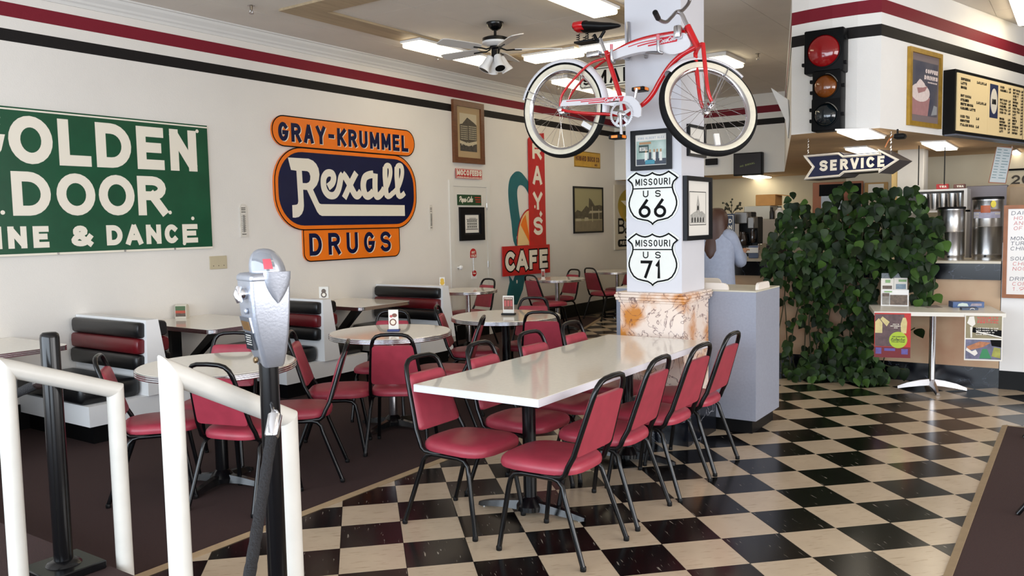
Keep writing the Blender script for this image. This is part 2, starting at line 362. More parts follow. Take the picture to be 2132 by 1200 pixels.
# walls
struct(MB().box((WX-.12, -2.8, 0), (WX, 15.9, H)).build('wall_left', WALL, smooth=False))
wb = struct(MB().box((WX, 15.8, 0), (5.3, 15.9, H)).build('wall_back', WALL, smooth=False))
def holed(name, horiz, const, lo, hi, holes, zs, th):
    b = MB(); z0, z1 = zs; cuts = [lo]+[v for h in holes for v in h]+[hi]
    def bx(a, c, za, zb):
        if horiz: b.box((a, const, za), (c, const+th, zb))
        else: b.box((const, a, za), (const+th, c, zb))
    bx(lo, hi, 0, z0); bx(lo, hi, z1, H)
    for k in range(0, len(cuts), 2): bx(cuts[k], cuts[k+1], z0, z1)
    return struct(b.build(name, WALL, smooth=False))
FH = [(-6.4, -3.2), (-3.0, -.2), (0, 3.2)]; RH = [(-1.0, 1.5), (1.7, 4.2), (4.4, 7.0)]
holed('wall_front', True, -2.8, WX, 5.3, FH, (.65, 2.85), .12)
holed('wall_right', False, 5.18, -2.68, 15.8, RH, (.65, 2.85), .12)
for k, (a, c) in enumerate(FH):
    w = struct(MB().box((a, -2.76, .65), (a+.05, -2.70, 2.85)).box((c-.05, -2.76, .65), (c, -2.70, 2.85)).box((a, -2.76, .65), (c, -2.70, .7)).box((a, -2.76, 2.8), (c, -2.70, 2.85)).build('window_%d' % (k+1), STEEL, smooth=False))
for k, (a, c) in enumerate(RH):
    w = struct(MB().box((5.22, a, .65), (5.28, a+.05, 2.85)).box((5.22, c-.05, .65), (5.28, c, 2.85)).box((5.22, a, .65), (5.28, c, .7)).box((5.22, a, 2.8), (5.28, c, 2.85)).build('window_%d' % (k+4), STEEL, smooth=False))
# crown moulding and black baseboard on the left wall
prof = [(0, 3.395), (.012, 3.395), (.016, 3.42), (.03, 3.432), (.034, 3.45), (.062, 3.482), (.07, 3.505), (.085, 3.51), (.085, H), (0, H)]
b = MB(); n = len(prof)
b.add([(WX+x, y, z) for y in (-2.7, 15.8) for x, z in prof], [(i, (i+1) % n, n+(i+1) % n, n+i) for i in range(n)]+[tuple(range(n))[::-1], tuple(range(n, 2*n))])
struct(b.build('trim_1', mat('crown_paint', (214, 212, 208), .5), smooth=False))
struct(MB().box((WX, 7.75, 0), (WX+.015, 15.8, .21)).box((WX, 1.62, 0), (WX+.015, 7.75, .21)).build('baseboard_left', BLACKP, smooth=False))
# ceiling with loose panels
ceil = slab('ceiling', (-6.99, -2.8, H), (5.3, 15.9, H+.12), mat('ceiling_seam', (200, 193, 184), .9))
pm = MB().box((-.303, -.608, -.008), (.303, .608, 0)).build('ceiling_panel', CEIL, smooth=False); pme = pm.data; bpy.data.objects.remove(pm)
cp = []
for i in range(20):
    for j in range(15):
        x = -6.58+i*.6096; y = -2.1+j*1.2192
        if x > 5 or y > 15.4: continue
        px, py, d = project((x, y, H)); cp.append((d if d > .5 and -250 < px < 2400 and py > -200 else 99, x, y))
for d, x, y in cp:
    o = bpy.data.objects.new('ceiling_panel', pme); COL.objects.link(o); o.location = (x, y, H); o.parent = ceil
# light troughs: tan boards framing two bays of the ceiling, fluorescent lights let into them
def trough(name, x0, y0, x1, y1, lights, w=.30, boards=True):
    if boards: t = thing(name, 'tan wooden light trough framing the ceiling bay above the fan', 'light trough', ((x0+x1)/2, (y0+y1)/2, H-.03))
    for a, c in () if not boards else (((x0, y0), (x0+w, y1)), ((x1-w, y0), (x1, y1)), ((x0+w, y0), (x1-w, y0+w)), ((x0+w, y1-w), (x1-w, y1))):
        MB().box((a[0], a[1], H-.03), (c[0], c[1], H-.0085)).build('board', TANWOOD, t, smooth=False)
    for a, c in lights:
        d = thing('fluorescent_light', 'x', 'light', ((a[0]+c[0])/2, (a[1]+c[1])/2, H-.1))
        LIGHTS.append(d)
        MB().box((a[0], a[1], H-.055), (c[0], c[1], H-.031 if boards else H-.0095)).build('housing', WHITE, d, smooth=False)
        MB().rbox((a[0]+.012, a[1]+.012, H-.105), (c[0]-.012, c[1]-.012, H-.0555), .02, 2).build('diffuser', DIFFUSER, d)
LIGHTS = []
trough('light_trough', -6.03, 5.12, -3.52, 8.42, [((-6.02, 6.72), (-5.74, 8.12)), ((-5.42, 8.13), (-4.72, 8.41)), ((-4.66, 8.13), (-3.86, 8.41)), ((-3.81, 5.6), (-3.53, 6.92))])
trough('light_trough', -6.03, 9.55, -3.52, 12.9, [((-6.02, 9.7), (-5.74, 11.0)), ((-6.02, 11.1), (-5.74, 12.3)), ((-3.81, 9.62), (-3.53, 10.3))], boards=False)
for d, l in zip(LIGHTS, ['glowing fluorescent ceiling light left of the ceiling fan', 'glowing ceiling light just right of the ceiling fan', 'glowing ceiling light behind the bicycle seat', 'glowing ceiling light at the top edge above the bicycle seat',
        'glowing ceiling light seen through the rear bicycle wheel', 'farther glowing ceiling light below the hanging street sign', 'small glowing ceiling light just right of the white column']): d['label'] = l
# a light and lit lamps over the right hand part of the room (one shows at the top right corner)
_tr = onz(2146, 27, H-.1)
for (x, y, l) in ((_tr.x, _tr.y, 'bright ceiling light at the top right corner of the view'), (1.6, 2.0, 'ceiling light over the right side carpet'), (1.6, 5.0, 'ceiling light over the far right carpet')):
    d = thing('fluorescent_light', l, 'light', (x, y, H-.1))
    MB().box((x-.15, y-.6, H-.05), (x+.15, y+.6, H-.009)).build('housing', WHITE, d, smooth=False)
    MB().rbox((x-.138, y-.588, H-.1), (x+.138, y+.588, H-.0505), .02, 2).build('diffuser', DIFFUSER, d)
# kitchen bulkhead: a solid drop with the low ceiling as its underside
ZB = 2.28
BH = [(-6.869, 13.2), (-3.9, 13.2), (-2.15, 7.47), (-2.0, 7.44), (-1.8, 7.42), (-1.6, 7.425), (-1.42, 7.45), (-.585, 10.53), (.3, 13.8), (.3, 15.79), (-6.869, 15.79)]
b = MB(); n = len(BH)
b.add([(x, y, z) for z in (ZB, H-.009) for x, y in BH], [(i, (i+1) % n, n+(i+1) % n, n+i) for i in range(n)])
b.use(1).sheet([BH], P0, ZB)
bulk = struct(b.build('wall_bulkhead', [stripes_mat('bulkhead_paint', (232, 230, 226)), KCEIL], smooth=False))
def klight(px, label):
    P = [onz(x, y, ZB-.012) for x, y in px]; c = sum(P, Vector())/4
    o = thing('kitchen_light', label, 'light', c)
    MB().prism([(p.x, p.y) for p in P], P0, ZB-.03, ZB-.014).build('diffuser', mat('kitchen_diffuser', (255, 244, 222), .5, emit=5.5), o, smooth=False)
    Q = [c+(p-c)*1.08 for p in P]; MB().prism([(p.x, p.y) for p in Q], P0, ZB-.0135, ZB-.001).build('frame', WHITE, o, smooth=False)
klight([(1743, 272), (1808, 270), (1842, 284), (1784, 288)], 'square kitchen ceiling light just under the bulkhead below the traffic light')
klight([(1760, 309), (1803, 306), (1832, 317), (1800, 322)], 'kitchen ceiling light behind the service arrow sign')
klight([(1919, 297), (1968, 295), (1993, 309), (1950, 311)], 'kitchen ceiling light below the coffee poster')
klight([(1954, 343), (1990, 340), (2006, 347), (1975, 350)], 'small far kitchen ceiling light above the steel urns')
klight([(2106, 315), (2116, 312), (2130, 322), (2112, 324)], 'yellowish kitchen light beside the hanging paper list')
klight([(1546, 366), (1575, 363.5), (1606, 368.5), (1572, 371.5)], 'kitchen light glowing under the soffit below the dark screen')
# ================================================================== SIGNS AND PICTURES ON THE LEFT WALL
WL = Pl((WX, 0, 0), (0, 1, 0))          # a = distance along the wall (Y), b = height
GREEN = mat('green_enamel', (22, 76, 50), .25, var=.12, scale=4, spec=.4)
CREAMP = mat('cream_enamel', (232, 224, 208), .4)
ORANGE = mat('orange_enamel', (236, 118, 22), .28, var=.05, scale=5)
NAVY = mat('navy_enamel', (13, 20, 58), .22, var=.08, scale=6, spec=.35)
REDP = mat('red_paint', (186, 26, 26), .4, var=.08, scale=9)
TEAL = mat('teal_paint', (22, 98, 104), .45, var=.08, scale=9)
INK = mat('black_ink', (12, 12, 13), .6, spec=.1)
PAPER = mat('white_paper', (226, 222, 214), .7)
GREYP = mat('grey_print', (140, 136, 130), .7, var=.3, scale=22)
DARKP = mat('dark_print', (66, 60, 54), .7, var=.35, scale=30)
SEPIA = mat('sepia_print', (132, 122, 96), .7, var=.2, scale=12)
MATB = mat('tan_mat_board', (176, 150, 112), .8)
WOODF = mat('brown_frame_wood', (104, 62, 34), .4, var=.2, scale=14, stretch=(1, 1, 6))
BLKF = mat('black_frame', (14, 14, 18), .35, spec=.2)
OAK = mat('oak_frame', (150, 92, 52), .45, var=.15, scale=12)
def dots(mb, pl, pts, r, h):
    for a, b_ in pts: mb.sheet([arc(a, b_, r, r, 0, 345, 14)], pl.p, h)
# --- big green sign
g = thing('enamel_sign', 'large green enamel sign with white words GOLDEN DOOR DINE & DANCE', 'sign', (WX, 3.77, 1.37))
b = MB(); WL.rect(b, 2.64, 1.375, 4.90, 2.53, .002, .022); b.build('panel', GREEN, g, smooth=False)
b = MB(); WL.srect(b, 2.64, 2.505, 4.90, 2.518, .0225); WL.srect(b, 2.64, 1.375, 4.90, 1.392, .0225); b.build('border_line', CREAMP, g, smooth=False)
b = MB()
for c, a0, a1, gg in (('G', 2.77, 3.09, 0), ('O', 3.125, 3.46, 0), ('L', 3.505, 3.77, 0), ('D', 3.815, 4.128, 0), ('E', 4.18, 4.44, 0), ('N', 4.50, 4.775, 0)): text(b, WL, c, a0, 2.095, a1-a0, .375, .088, .0235)
for c, a0, a1 in (('D', 3.125, 3.42), ('O', 3.465, 3.785), ('O', 3.815, 4.135), ('R', 4.165, 4.445)): text(b, WL, c, a0, 1.69, a1-a0, .345, .078, .0235)
for c, a0, a1 in (('D', 2.82, 2.95), ('I', 2.985, 3.032), ('N', 3.075, 3.215), ('E', 3.262, 3.385), ('&', 3.56, 3.74), ('D', 3.862, 4.005), ('A', 4.035, 4.19), ('N', 4.225, 4.37), ('C', 4.405, 4.545), ('E', 4.585, 4.745)): text(b, WL, c, a0, 1.435, a1-a0, .172, .046, .0235)
dots(b, WL, [(3.06, 2.44), (4.79, 2.47), (3.05, 1.715), (4.47, 1.715), (4.70, 1.66), (4.60, 1.43)], .017, .0238)
b.build('lettering', CREAMP, g, smooth=False)
b = MB()
for a in (2.9, 3.45, 4.02, 4.5): b.lathe([(.010, 0), (.010, .004)], (WX+.0225, a, 1.384), 8, Matrix.Rotation(math.radians(90), 3, 'Y').to_4x4())
b.build('screws', STEEL, g)
# --- drugstore sign: three stacked panels
g = thing('drugstore_sign', 'orange and navy drugstore sign with white script and words GRAY-KRUMMEL and DRUGS', 'sign', (WX, 6.74, 1.19))
b = MB()
b.prism(rrect(5.66, 2.40, 7.84, 2.71, .150, 7), WL.p, .002, .03); b.build('upper_panel', ORANGE, g)
b = MB(); b.prism(rrect(5.66, 1.53, 7.84, 2.395, .37, 10), WL.p, .002, .035); b.build('middle_panel', ORANGE, g)
b = MB(); b.prism(rrect(6.02, 1.19, 7.52, 1.60, .09, 6), WL.p, .001, .028); b.build('lower_panel', ORANGE, g)
b = MB(); b.prism(rrect(5.705, 1.575, 7.795, 2.35, .33, 10), WL.p, .0352, .0372); b.build('navy_field', NAVY, g)
b = MB(); b.ribbon(rrect(5.66, 2.40, 7.84, 2.71, .150, 7), .012, WL.p, .0305, True); b.ribbon(rrect(5.66, 1.53, 7.84, 2.395, .37, 10), .012, WL.p, .0357, True); b.ribbon(rrect(6.02, 1.19, 7.52, 1.60, .09, 6), .012, WL.p, .0285, True); b.build('edge_line', INK, g, smooth=False)
for off, t, m, h in ((.010, .045, CREAMP, .0306), (0, .044, NAVY, .0316)):
    b = MB(); text(b, WL, 'GRAY-KRUMMEL', 5.735+off, 2.450-off*.6, 1.99, .195, t, h, gap=.42)
    b.build('lettering', m, g, smooth=False)
for off, t, m, h in ((.012, .050, CREAMP, .0286), (0, .047, NAVY, .0296)):
    b = MB(); text(b, WL, 'DRUGS', 6.095+off, 1.25-off*.6, 1.27, .24, t, h, gap=.75)
    b.build('lettering', m, g, smooth=False)
def rx(x, y): return WL.px(580+x/7.5, 310+y/7.5)
b = MB()
R1 = [(105, 138), (430, 158), (500, 190), (550, 240), (585, 310), (600, 400), (590, 490), (560, 570), (500, 640), (590, 840), (605, 858), (630, 866), (1932, 882), (1937, 1050), (640, 1050), (600, 1030), (565, 985), (405, 645), (345, 640), (358, 890), (350, 960), (325, 1020), (280, 1065), (225, 1078), (182, 1074), (175, 882), (240, 876), (262, 860), (270, 820), (240, 345), (155, 332)]
R2 = [(325, 345), (410, 352), (440, 375), (458, 430), (455, 490), (435, 525), (400, 540), (338, 538)]
b.sheet([[rx(*p) for p in R1], [rx(*p) for p in R2]], WL.p, .0382)
SH = [.0384]
def scr(pts, w): b.ribbon([rx(*p) for p in smooth_pts(pts, 6)], w, WL.p, SH[0]); SH[0] += .0008
kx = (Vector(rx(1000, 600))-Vector(rx(900, 600))).length/100
scr([(735, 600), (800, 540), (822, 460), (800, 395), (750, 378), (700, 400), (665, 470), (665, 580), (690, 660), (740, 720), (800, 735), (850, 715), (890, 650), (915, 560), (935, 450), (965, 400)], 82*kx)
scr([(960, 395), (1000, 440), (1060, 540), (1110, 640), (1150, 710), (1180, 735), (1210, 725), (1250, 670)], 86*kx)
scr([(1175, 375), (1100, 520), (985, 772)], 78*kx)
scr([(1440, 400), (1370, 412), (1310, 450), (1285, 530), (1285, 620), (1310, 710), (1350, 740), (1400, 715), (1440, 670)], 90*kx)
scr([(1468, 390), (1465, 560), (1470, 680), (1490, 740), (1530, 735), (1580, 680), (1610, 620)], 86*kx)
for dx in (0, 182):
    scr([(1560+dx, 700), (1640+dx, 610), (1690+dx, 480), (1708+dx, 370), (1695+dx, 285), (1655+dx, 265), (1625+dx, 300), (1620+dx, 420), (1630+dx, 560), (1635+dx, 670), (1655+dx, 740), (1700+dx, 735), (1745+dx, 690)], 66*kx)
    scr([(1622+dx, 290), (1620+dx, 420), (1630+dx, 560), (1636+dx, 680), (1655+dx, 742)], 84*kx)
b.build('script_lettering', CREAMP, g, smooth=False)
# --- thermometers, switch plate
for a, z0, z1, w, lab in ((5.278, 1.47, 1.80, .042, 'small white wall thermometer between the green and the drugstore sign'), (8.145, 1.49, 1.81, .03, 'slim white wall thermometer right of the drugstore sign')):
    g = thing('thermometer', lab, 'thermometer', (WX, a, z0)); b = MB(); b.prism([(a-w, z0), (a+w, z0)]+arc(a, z1-w, w, w, 0, 180, 8), WL.p, .001, .012); b.build('back_plate', mat('aged_white', (212, 206, 196), .5, var=.05, scale=30), g)
    b = MB(); WL.rect(b, a-.010, z0+.05, a+.010, z1-.11, .0125, .018); b.build('glass_tube', GREYP, g)
    b = MB()
    for k in range(9): WL.srect(b, a-w*.62, z0+.06+k*.018, a-w*.35, z0+.064+k*.018, .0125); WL.srect(b, a+w*.35, z0+.06+k*.018, a+w*.62, z0+.064+k*.018, .0125)
    for zz in (z1-.045, z1-.062, z1-.085, z0+.026): WL.srect(b, a-w*.6, zz, a+w*.6, zz+.008, .0125)
    b.build('scale_print', DARKP, g, smooth=False)
IVORY = mat('ivory_plastic', (190, 178, 150), .45)
g = thing('switch_plate', 'ivory plastic switch plate on the wall below the green sign', 'switch plate', (WX, 4.97, 1.17))
b = MB().rbox((WX+.001, 4.87, 1.172), (WX+.009, 5.065, 1.298), .003, 1); b.build('plate', IVORY, g)
b = MB()
for a in (4.91, 4.967, 5.025): b.lathe([(.005, 0), (.005, .002)], (WX+.009, a, 1.205), 8, Matrix.Rotation(math.radians(90), 3, 'Y').to_4x4())
b.build('screws', STEEL, g)
# --- framed pictures
def framed(name, label, pl, a0, b0, a1, b1, fw, fm, mw, mm, art, dep=.03, cat='picture', base=0.):
    c = pl.p((a0+a1)/2, b0, 0); g = thing(name, label, cat, c)
    h = base+.002
    for k, (p0, p1, q0, q1) in enumerate(((a0, b0, a1, b0+fw), (a0, b1-fw, a1, b1), (a0, b0+fw, a0+fw, b1-fw), (a1-fw, b0+fw, a1, b1-fw))):
        x = MB(); pl.rect(x, p0, p1, q0, q1, h, h+dep); x.build('frame_rail', fm, g, smooth=False)
    x = MB(); pl.rect(x, a0+fw*.9, b0+fw*.9, a1-fw*.9, b1-fw*.9, h, h+dep*.4); x.build('mat_board', mm, g, smooth=False)
    x = MB(); mats = art(x, pl, a0+fw+mw[0], b0+fw+mw[1], a1-fw-mw[0], b1-fw-mw[1], h+dep*.4+.0006); x.build('print', mats, g, smooth=False)
    return g
def art_building(mb, pl, a0, b0, a1, b1, h):
    W = a1-a0; V = b1-b0
    def q(i, pts, dh): mb.use(i).sheet([[(a0+W*x, b0+V*y) for x, y in pts]], pl.p, h+dh)
    q(0, [(0, 0), (1, 0), (1, 1), (0, 1)], 0); q(1, [(0, .28), (.45, .22), (1, .3), (1, .72), (.85, .78), (.45, .9), (.15, .72), (0, .7)], .0004); q(3, [(0, 0), (1, 0), (1, .22), (.5, .14), (0, .2)], .0006)
    for k in range(7):
        for j in range(6): q(2, [(.06+j*.07, .31+k*.055), (.10+j*.07, .31+k*.055), (.10+j*.07, .34+k*.055), (.06+j*.07, .34+k*.055)], .0008)
        for j in range(7): q(2, [(.53+j*.066, .32+k*.055), (.57+j*.066, .32+k*.055), (.57+j*.066, .35+k*.055), (.53+j*.066, .35+k*.055)], .0008)
    for j in range(12): q(2, [(.08+j*.07, .15+.03*(j % 3)), (.13+j*.07, .15+.03*(j % 3)), (.13+j*.07, .19+.03*(j % 3)), (.08+j*.07, .19+.03*(j % 3))], .001)
    return [mat('photo_sky', (196, 182, 152), .6), mat('photo_dark', (74, 66, 54), .6, var=.25, scale=40), mat('photo_light', (188, 178, 152), .6), DARKP]
framed('framed_photograph', 'tall wood-framed old photograph of a corner building on the left wall', WL, 8.62, 2.37, 9.29, 3.19, .075, WOODF, (.075, .085), MATB, art_building, .04)
def art_lines(mb, pl, a0, b0, a1, b1, h):
    W = a1-a0; V = b1-b0
    def q(i, x0, y0, x1, y1, dh): mb.use(i); pl.srect(mb, a0+W*x0, b0+V*y0, a0+W*x1, b0+V*y1, h+dh)
    q(0, 0, 0, 1, 1, 0); q(1, .12, .2, .9, .75, .0004); q(1, .3, .75, .8, .85, .0004); q(2, .05, .18, .95, .21, .0008); q(2, .1, .74, .92, .765, .0008)
    for k in range(3):
        for j in range(5): q(2, .18+j*.145, .3+k*.16, .24+j*.145, .38+k*.16, .0008)
    return [PAPER, mat('pencil_grey', (186, 184, 178), .7, var=.1, scale=60), INK]
# --- door with a knob and hinges, small signs on it
d = struct(thing('door_1', 'white slab door', 'door', (WX, 8.97, 0)))
del d['label']; del d['category']
DOORW = mat('door_paint', (218, 214, 206), .45, var=.02, scale=5)
b = MB(); WL.rect(b, 8.605, .01, 9.335, 2.055, .001, .014); b.build('door_panel', DOORW, d, smooth=False)
b = MB(); WL.rect(b, 8.52, 0, 8.60, 2.14, .001, .02); WL.rect(b, 9.34, 0, 9.42, 2.14, .001, .02); WL.rect(b, 8.60, 2.06, 9.34, 2.14, .001, .02); b.build('door_frame', mat('door_trim', (220, 217, 210), .45), d, smooth=False)
b = MB(); b.lathe([(.012, 0), (.012, .03), (.028, .04), (.032, .055), (.024, .072), (.006, .078)], (WX+.014, 8.66, .985), 16, Matrix.Rotation(math.radians(90), 3, 'Y').to_4x4()); b.build('door_knob', WHITE, d)
for z in (.95, 1.75):
    b = MB().tube([(WX+.02, 9.338, z), (WX+.02, 9.338, z+.09)], .008, 8); b.build('hinge', STEEL, d)
def plain_sign(name, label, a0, b0, a1, b1, m, border=None, pl=WL, cat='sign', th=.006, base=.001):
    g = thing(name, label, cat, pl.p((a0+a1)/2, b0, 0)); b = MB(); pl.rect(b, a0, b0, a1, b1, base, base+th); b.build('panel', m, g, smooth=False)
    if border:
        b = MB(); b.ribbon([(a0+.008, b0+.008), (a1-.008, b0+.008), (a1-.008, b1-.008), (a0+.008, b1-.008)], .006, pl.p, base+th+.0005, True); b.build('border_line', border, g, smooth=False)
    return g
g = plain_sign('feed_sign', 'small red sign with white words MOCO FEEDS above the door', 8.655, 2.165, 9.232, 2.295, REDP, CREAMP, base=.021)
b = MB(); text(b, WL, 'MOCO', 8.675, 2.205, .265, .075, .020, .0285, gap=.2); text(b, WL, 'FEEDS', 8.955, 2.205, .26, .075, .020, .0285, gap=.2); text(b, WL, 'MORROW MILLING CO CARTHAGE MO', 8.68, 2.178, .53, .014, .004, .0285); b.build('lettering', CREAMP, g, smooth=False)
g = plain_sign('cola_sign', 'small green cola sign with white script on the door', 8.681, 1.81, 9.208, 1.952, mat('dark_green_enamel', (34, 70, 40), .35), base=.0145)
SCR = {'P': [[(.3, 0), (.42, 1), (.1, .9), (.55, 1.08), (.95, .8), (.7, .5), (.4, .5)]], 'C': [[(.95, .75), (.7, 1), (.3, .85), (.1, .45), (.3, .05), (.7, .02), (1, .3)]], 'e': [[(.1, .3), (.7, .38), (.6, .62), (.25, .5), (.2, .12), (.55, 0), (1, .25)]],
       'p': [[(.2, .6), (.15, -.35)], [(.18, .35), (.5, .62), (.8, .35), (.5, .02), (.2, .15)]], 's': [[(0, .1), (.5, .65), (.75, .2), (.4, 0), (.15, .1)]], 'i': [[(.3, .6), (.35, .05), (.8, .15)], [(.32, .82), (.36, .86)]], 'o': [[(.5, .62), (.12, .35), (.4, 0), (.8, .25), (.6, .6), (.4, .5)]],
       'l': [[(.1, .1), (.6, .8), (.5, 1.1), (.3, .7), (.35, .1), (.8, .12)]], 'a': [[(.75, .6), (.3, .6), (.12, .25), (.4, 0), (.7, .35), (.75, .6), (.72, .1), (1, .2)]], 'c': [[(.8, .5), (.45, .62), (.12, .3), (.4, .02), (.9, .2)]], '-': [[(.1, .35), (.8, .4)]], 'E': [[(.9, .8), (.5, 1.02), (.25, .75), (.55, .58), (.15, .3), (.45, 0), (1, .2)]], 't': [[(.5, 1), (.3, .1), (.8, .12)], [(.1, .65), (.8, .7)]]}
def script(mb, pl, s, a0, b0, W, Hh, t, h, slant=.25, rise=0.):
    ws = [1.5 if c in 'PCE' else (.55 if c in 'il-' else 1.) for c in s]; u = W/sum(ws); x = a0
    for ci, (c, w) in enumerate(zip(s, ws)):
        for st in SCR.get(c, SCR['o']):
            pts = [(x+px_*u*w*1.02+slant*py_*Hh, b0+py_*Hh+rise*(x+px_*u*w-a0)) for px_, py_ in st]; mb.ribbon([tuple(p) for p in smooth_pts(pts, 4)], t, pl.p, h+.0003*(ci % 2))
        x += w*u
b = MB(); script(b, WL, 'Pepsi-Cola', 8.71, 1.855, .30, .065, .013, .0212); b.build('script_lettering', CREAMP, g, smooth=False)
b = MB()
for k in range(3): WL.srect(b, 9.06+.01*k, 1.91-k*.03, 9.19, 1.922-k*.03, .0212)
b.build('small_print', REDP, g, smooth=False)
framed('framed_print', 'black-framed ink drawing of a building hanging on the door', WL, 8.706, 1.335, 9.245, 1.785, .085, BLKF, (.035, .02), mat('black_mat', (24, 24, 28), .8), art_lines, .03, base=.0145)
g = plain_sign('door_hanger_sign', 'small red and white hot or cold hanger on the door', 8.955, .81, 9.07, .90, WHITE, None, base=.0145)
b = MB(); b.prism([(8.935, 1.10), (9.065, 1.10)]+arc(9.0, 1.165, .065, .06, 0, 180, 8), WL.p, .0145, .022); b.build('cap', REDP, g)
b = MB().tube([(WX+.02, 9.0, 1.10), (WX+.02, 9.0, .89)], .003, 6); b.build('wire', STEEL, g)
b = MB(); b.sheet([arc(9.012, .885, .05, .042, 0, 345, 16)], WL.p, .0212); b.build('red_disc', REDP, g, smooth=False)
b = MB(); text(b, WL, 'HOT', 8.96, 1.155, .08, .035, .009, .0226); text(b, WL, 'COLD', 8.945, 1.11, .11, .033, .009, .0226); text(b, WL, 'DRINKS', 8.98, .877, .066, .016, .004, .0218); b.build('lettering', CREAMP, g, smooth=False)
# --- cafe sign: red mast, red box and a teal boomerang
g = thing('cafe_sign', "red and teal cut-out sign reading RAY'S CAFE on the left wall", 'sign', (WX, 10.4, .25))
b = MB()
def cx(x, y): return WL.px(1040+x/3.336, 270+y/3.333)
b.prism([cx(*p) for p in smooth_pts([(212, 470), (178, 405), (150, 385), (130, 392), (120, 430), (124, 500), (140, 620), (160, 690), (200, 800), (108, 806), (82, 640), (66, 520), (60, 420), (70, 345), (95, 305), (120, 290), (150, 300), (190, 350), (212, 390)], 4)][:-1], WL.p, .001, .008)
b.prism([cx(*p) for p in [(64, 1010), (92, 1054), (108, 1006), (180, 1005), (170, 1050), (160, 1110), (120, 1215), (40, 1215), (58, 1110), (70, 1060)]], WL.p, .001, .008)
b.build('boomerang', TEAL, g)
b = MB(); b.sheet([arc(*cx(134, 685), .018, .03, 0, 345, 12)], WL.p, .0085); b.sheet([arc(*cx(120, 752), .018, .03, 0, 345, 12)], WL.p, .0085); b.sheet([arc(*cx(118, 1056), .018, .028, 0, 345, 12)], WL.p, .0085); b.build('spots', CREAMP, g, smooth=False)
b = MB(); c0 = cx(212, 800); b.prism([c0]+arc(c0[0], c0[1], .35, .52, 90, 180, 10), WL.p, .0085, .011); b.build('sunburst', mat('sun_cream', (232, 200, 140), .5), g)
b = MB(); b.sheet([c0]+[(c0[0]+.33*math.cos(math.radians(t)), c0[1]+.49*math.sin(math.radians(t))) for t in (112, 128, 142)], WL.p, .0115); b.build('sun_ray', ORANGE, g, smooth=False)
b = MB(); b.ribbon(arc(c0[0], c0[1], .36, .53, 88, 178, 10), .022, WL.p, .0118); b.build('sun_outline', REDP, g, smooth=False)
b = MB(); b.prism([(10.40, 1.215), (10.85, 1.215), (10.835, 2.92), (10.50, 2.88), (10.41, 2.80)], WL.p, .012, .03); b.build('mast', REDP, g, smooth=False)
b = MB(); b.prism([(9.66, .80), (10.925, .785), (10.925, 1.222), (9.66, 1.228)], WL.p, .031, .045); b.build('name_box', REDP, g, smooth=False)
b = MB()
for c, z0, z1 in (('R', 2.515, 2.745), ('A', 2.135, 2.41), ('Y', 1.755, 2.02), ('S', 1.372, 1.645)): text(b, WL, c, 10.50, z0, .255, z1-z0, .062, .031)
b.sheet([(10.70, 1.74), (10.755, 1.69), (10.70, 1.64), (10.665, 1.69)], WL.p, .031); b.sheet([arc(10.545, 1.80, .018, .025, 0, 330, 10)], WL.p, .031)
b.build('lettering', CREAMP, g, smooth=False)
for t, m, h in ((.118, INK, .0455), (.076, CREAMP, .0465)):
    b = MB(); e = (t-.076)/2
    for c, a0, a1 in (('C', 9.715, 9.985), ('A', 10.0, 10.30), ('F', 10.345, 10.56), ('E', 10.625, 10.855)): text(b, WL, c, a0-e, .865-e, a1-a0+2*e, .285+2*e, t, h)
    b.build('lettering', m, g, smooth=False)
# --- yellow dealer plate, framed photo, bell sign
g = plain_sign('dealer_plate', 'small yellow plate sign with dark letters HOWARD BUICK CO', 11.783, 2.46, 12.66, 2.72, mat('mustard_enamel', (196, 150, 40), .5, var=.1, scale=10), INK)
b = MB(); text(b, WL, 'HOWARD BUICK CO', 11.82, 2.56, .80, .085, .018, .008, gap=.35); text(b, WL, 'MO', 12.46, 2.49, .09, .04, .010, .008); b.build('lettering', mat('maroon_ink', (80, 24, 20), .6), g, smooth=False)
def art_street(mb, pl, a0, b0, a1, b1, h):
    W = a1-a0; V = b1-b0
    def q(i, pts, dh): mb.use(i).sheet([[(a0+W*x, b0+V*y) for x, y in pts]], pl.p, h+dh)
    q(0, [(0, 0), (1, 0), (1, 1), (0, 1)], 0); q(1, [(0, .42), (.1, .5), (.25, .46), (.42, .6), (.5, .55), (.52, .78), (.6, .74), (.72, .6), (.9, .62), (1, .6), (1, .42)], .0004); q(1, [(0, .3), (1, .28), (1, .44), (0, .45)], .0006)
    q(2, [(.5, .42), (.98, .44), (1, .48), (.55, .48)], .0008); q(3, [(0, 0), (1, 0), (1, .26), (0, .24)], .0008); q(2, [(.62, .22), (.645, .22), (.645, .58), (.62, .58)], .001); q(2, [(.86, .28), (.885, .28), (.885, .52), (.86, .52)], .001)
    q(2, [(.05, .24), (.24, .25), (.22, .3), (.06, .3)], .001); q(2, [(.34, .24), (.5, .25), (.48, .32), (.36, .33)], .001)
    return [mat('photo_sky2', (158, 150, 112), .6), mat('photo_trees', (86, 78, 60), .6, var=.3, scale=25), mat('photo_pale', (176, 166, 138), .6), mat('photo_road', (128, 116, 92), .6, var=.1, scale=10)]
framed('framed_photograph', 'thin-framed old street photograph right of the red cafe sign', WL, 11.725, 1.37, 12.73, 2.14, .028, BLKF, (.0, .0), PAPER, art_street, .02)
g = thing('bell_sign', 'cream restaurant sign with a yellow oval and star half hidden by the column', 'sign', (WX, 13.7, 1.05))
b = MB(); WL.rect(b, 13.13, 1.05, 14.5, 2.20, .002, .03); b.build('panel', mat('cream_panel', (206, 198, 182), .5, var=.03, scale=8), g, smooth=False)
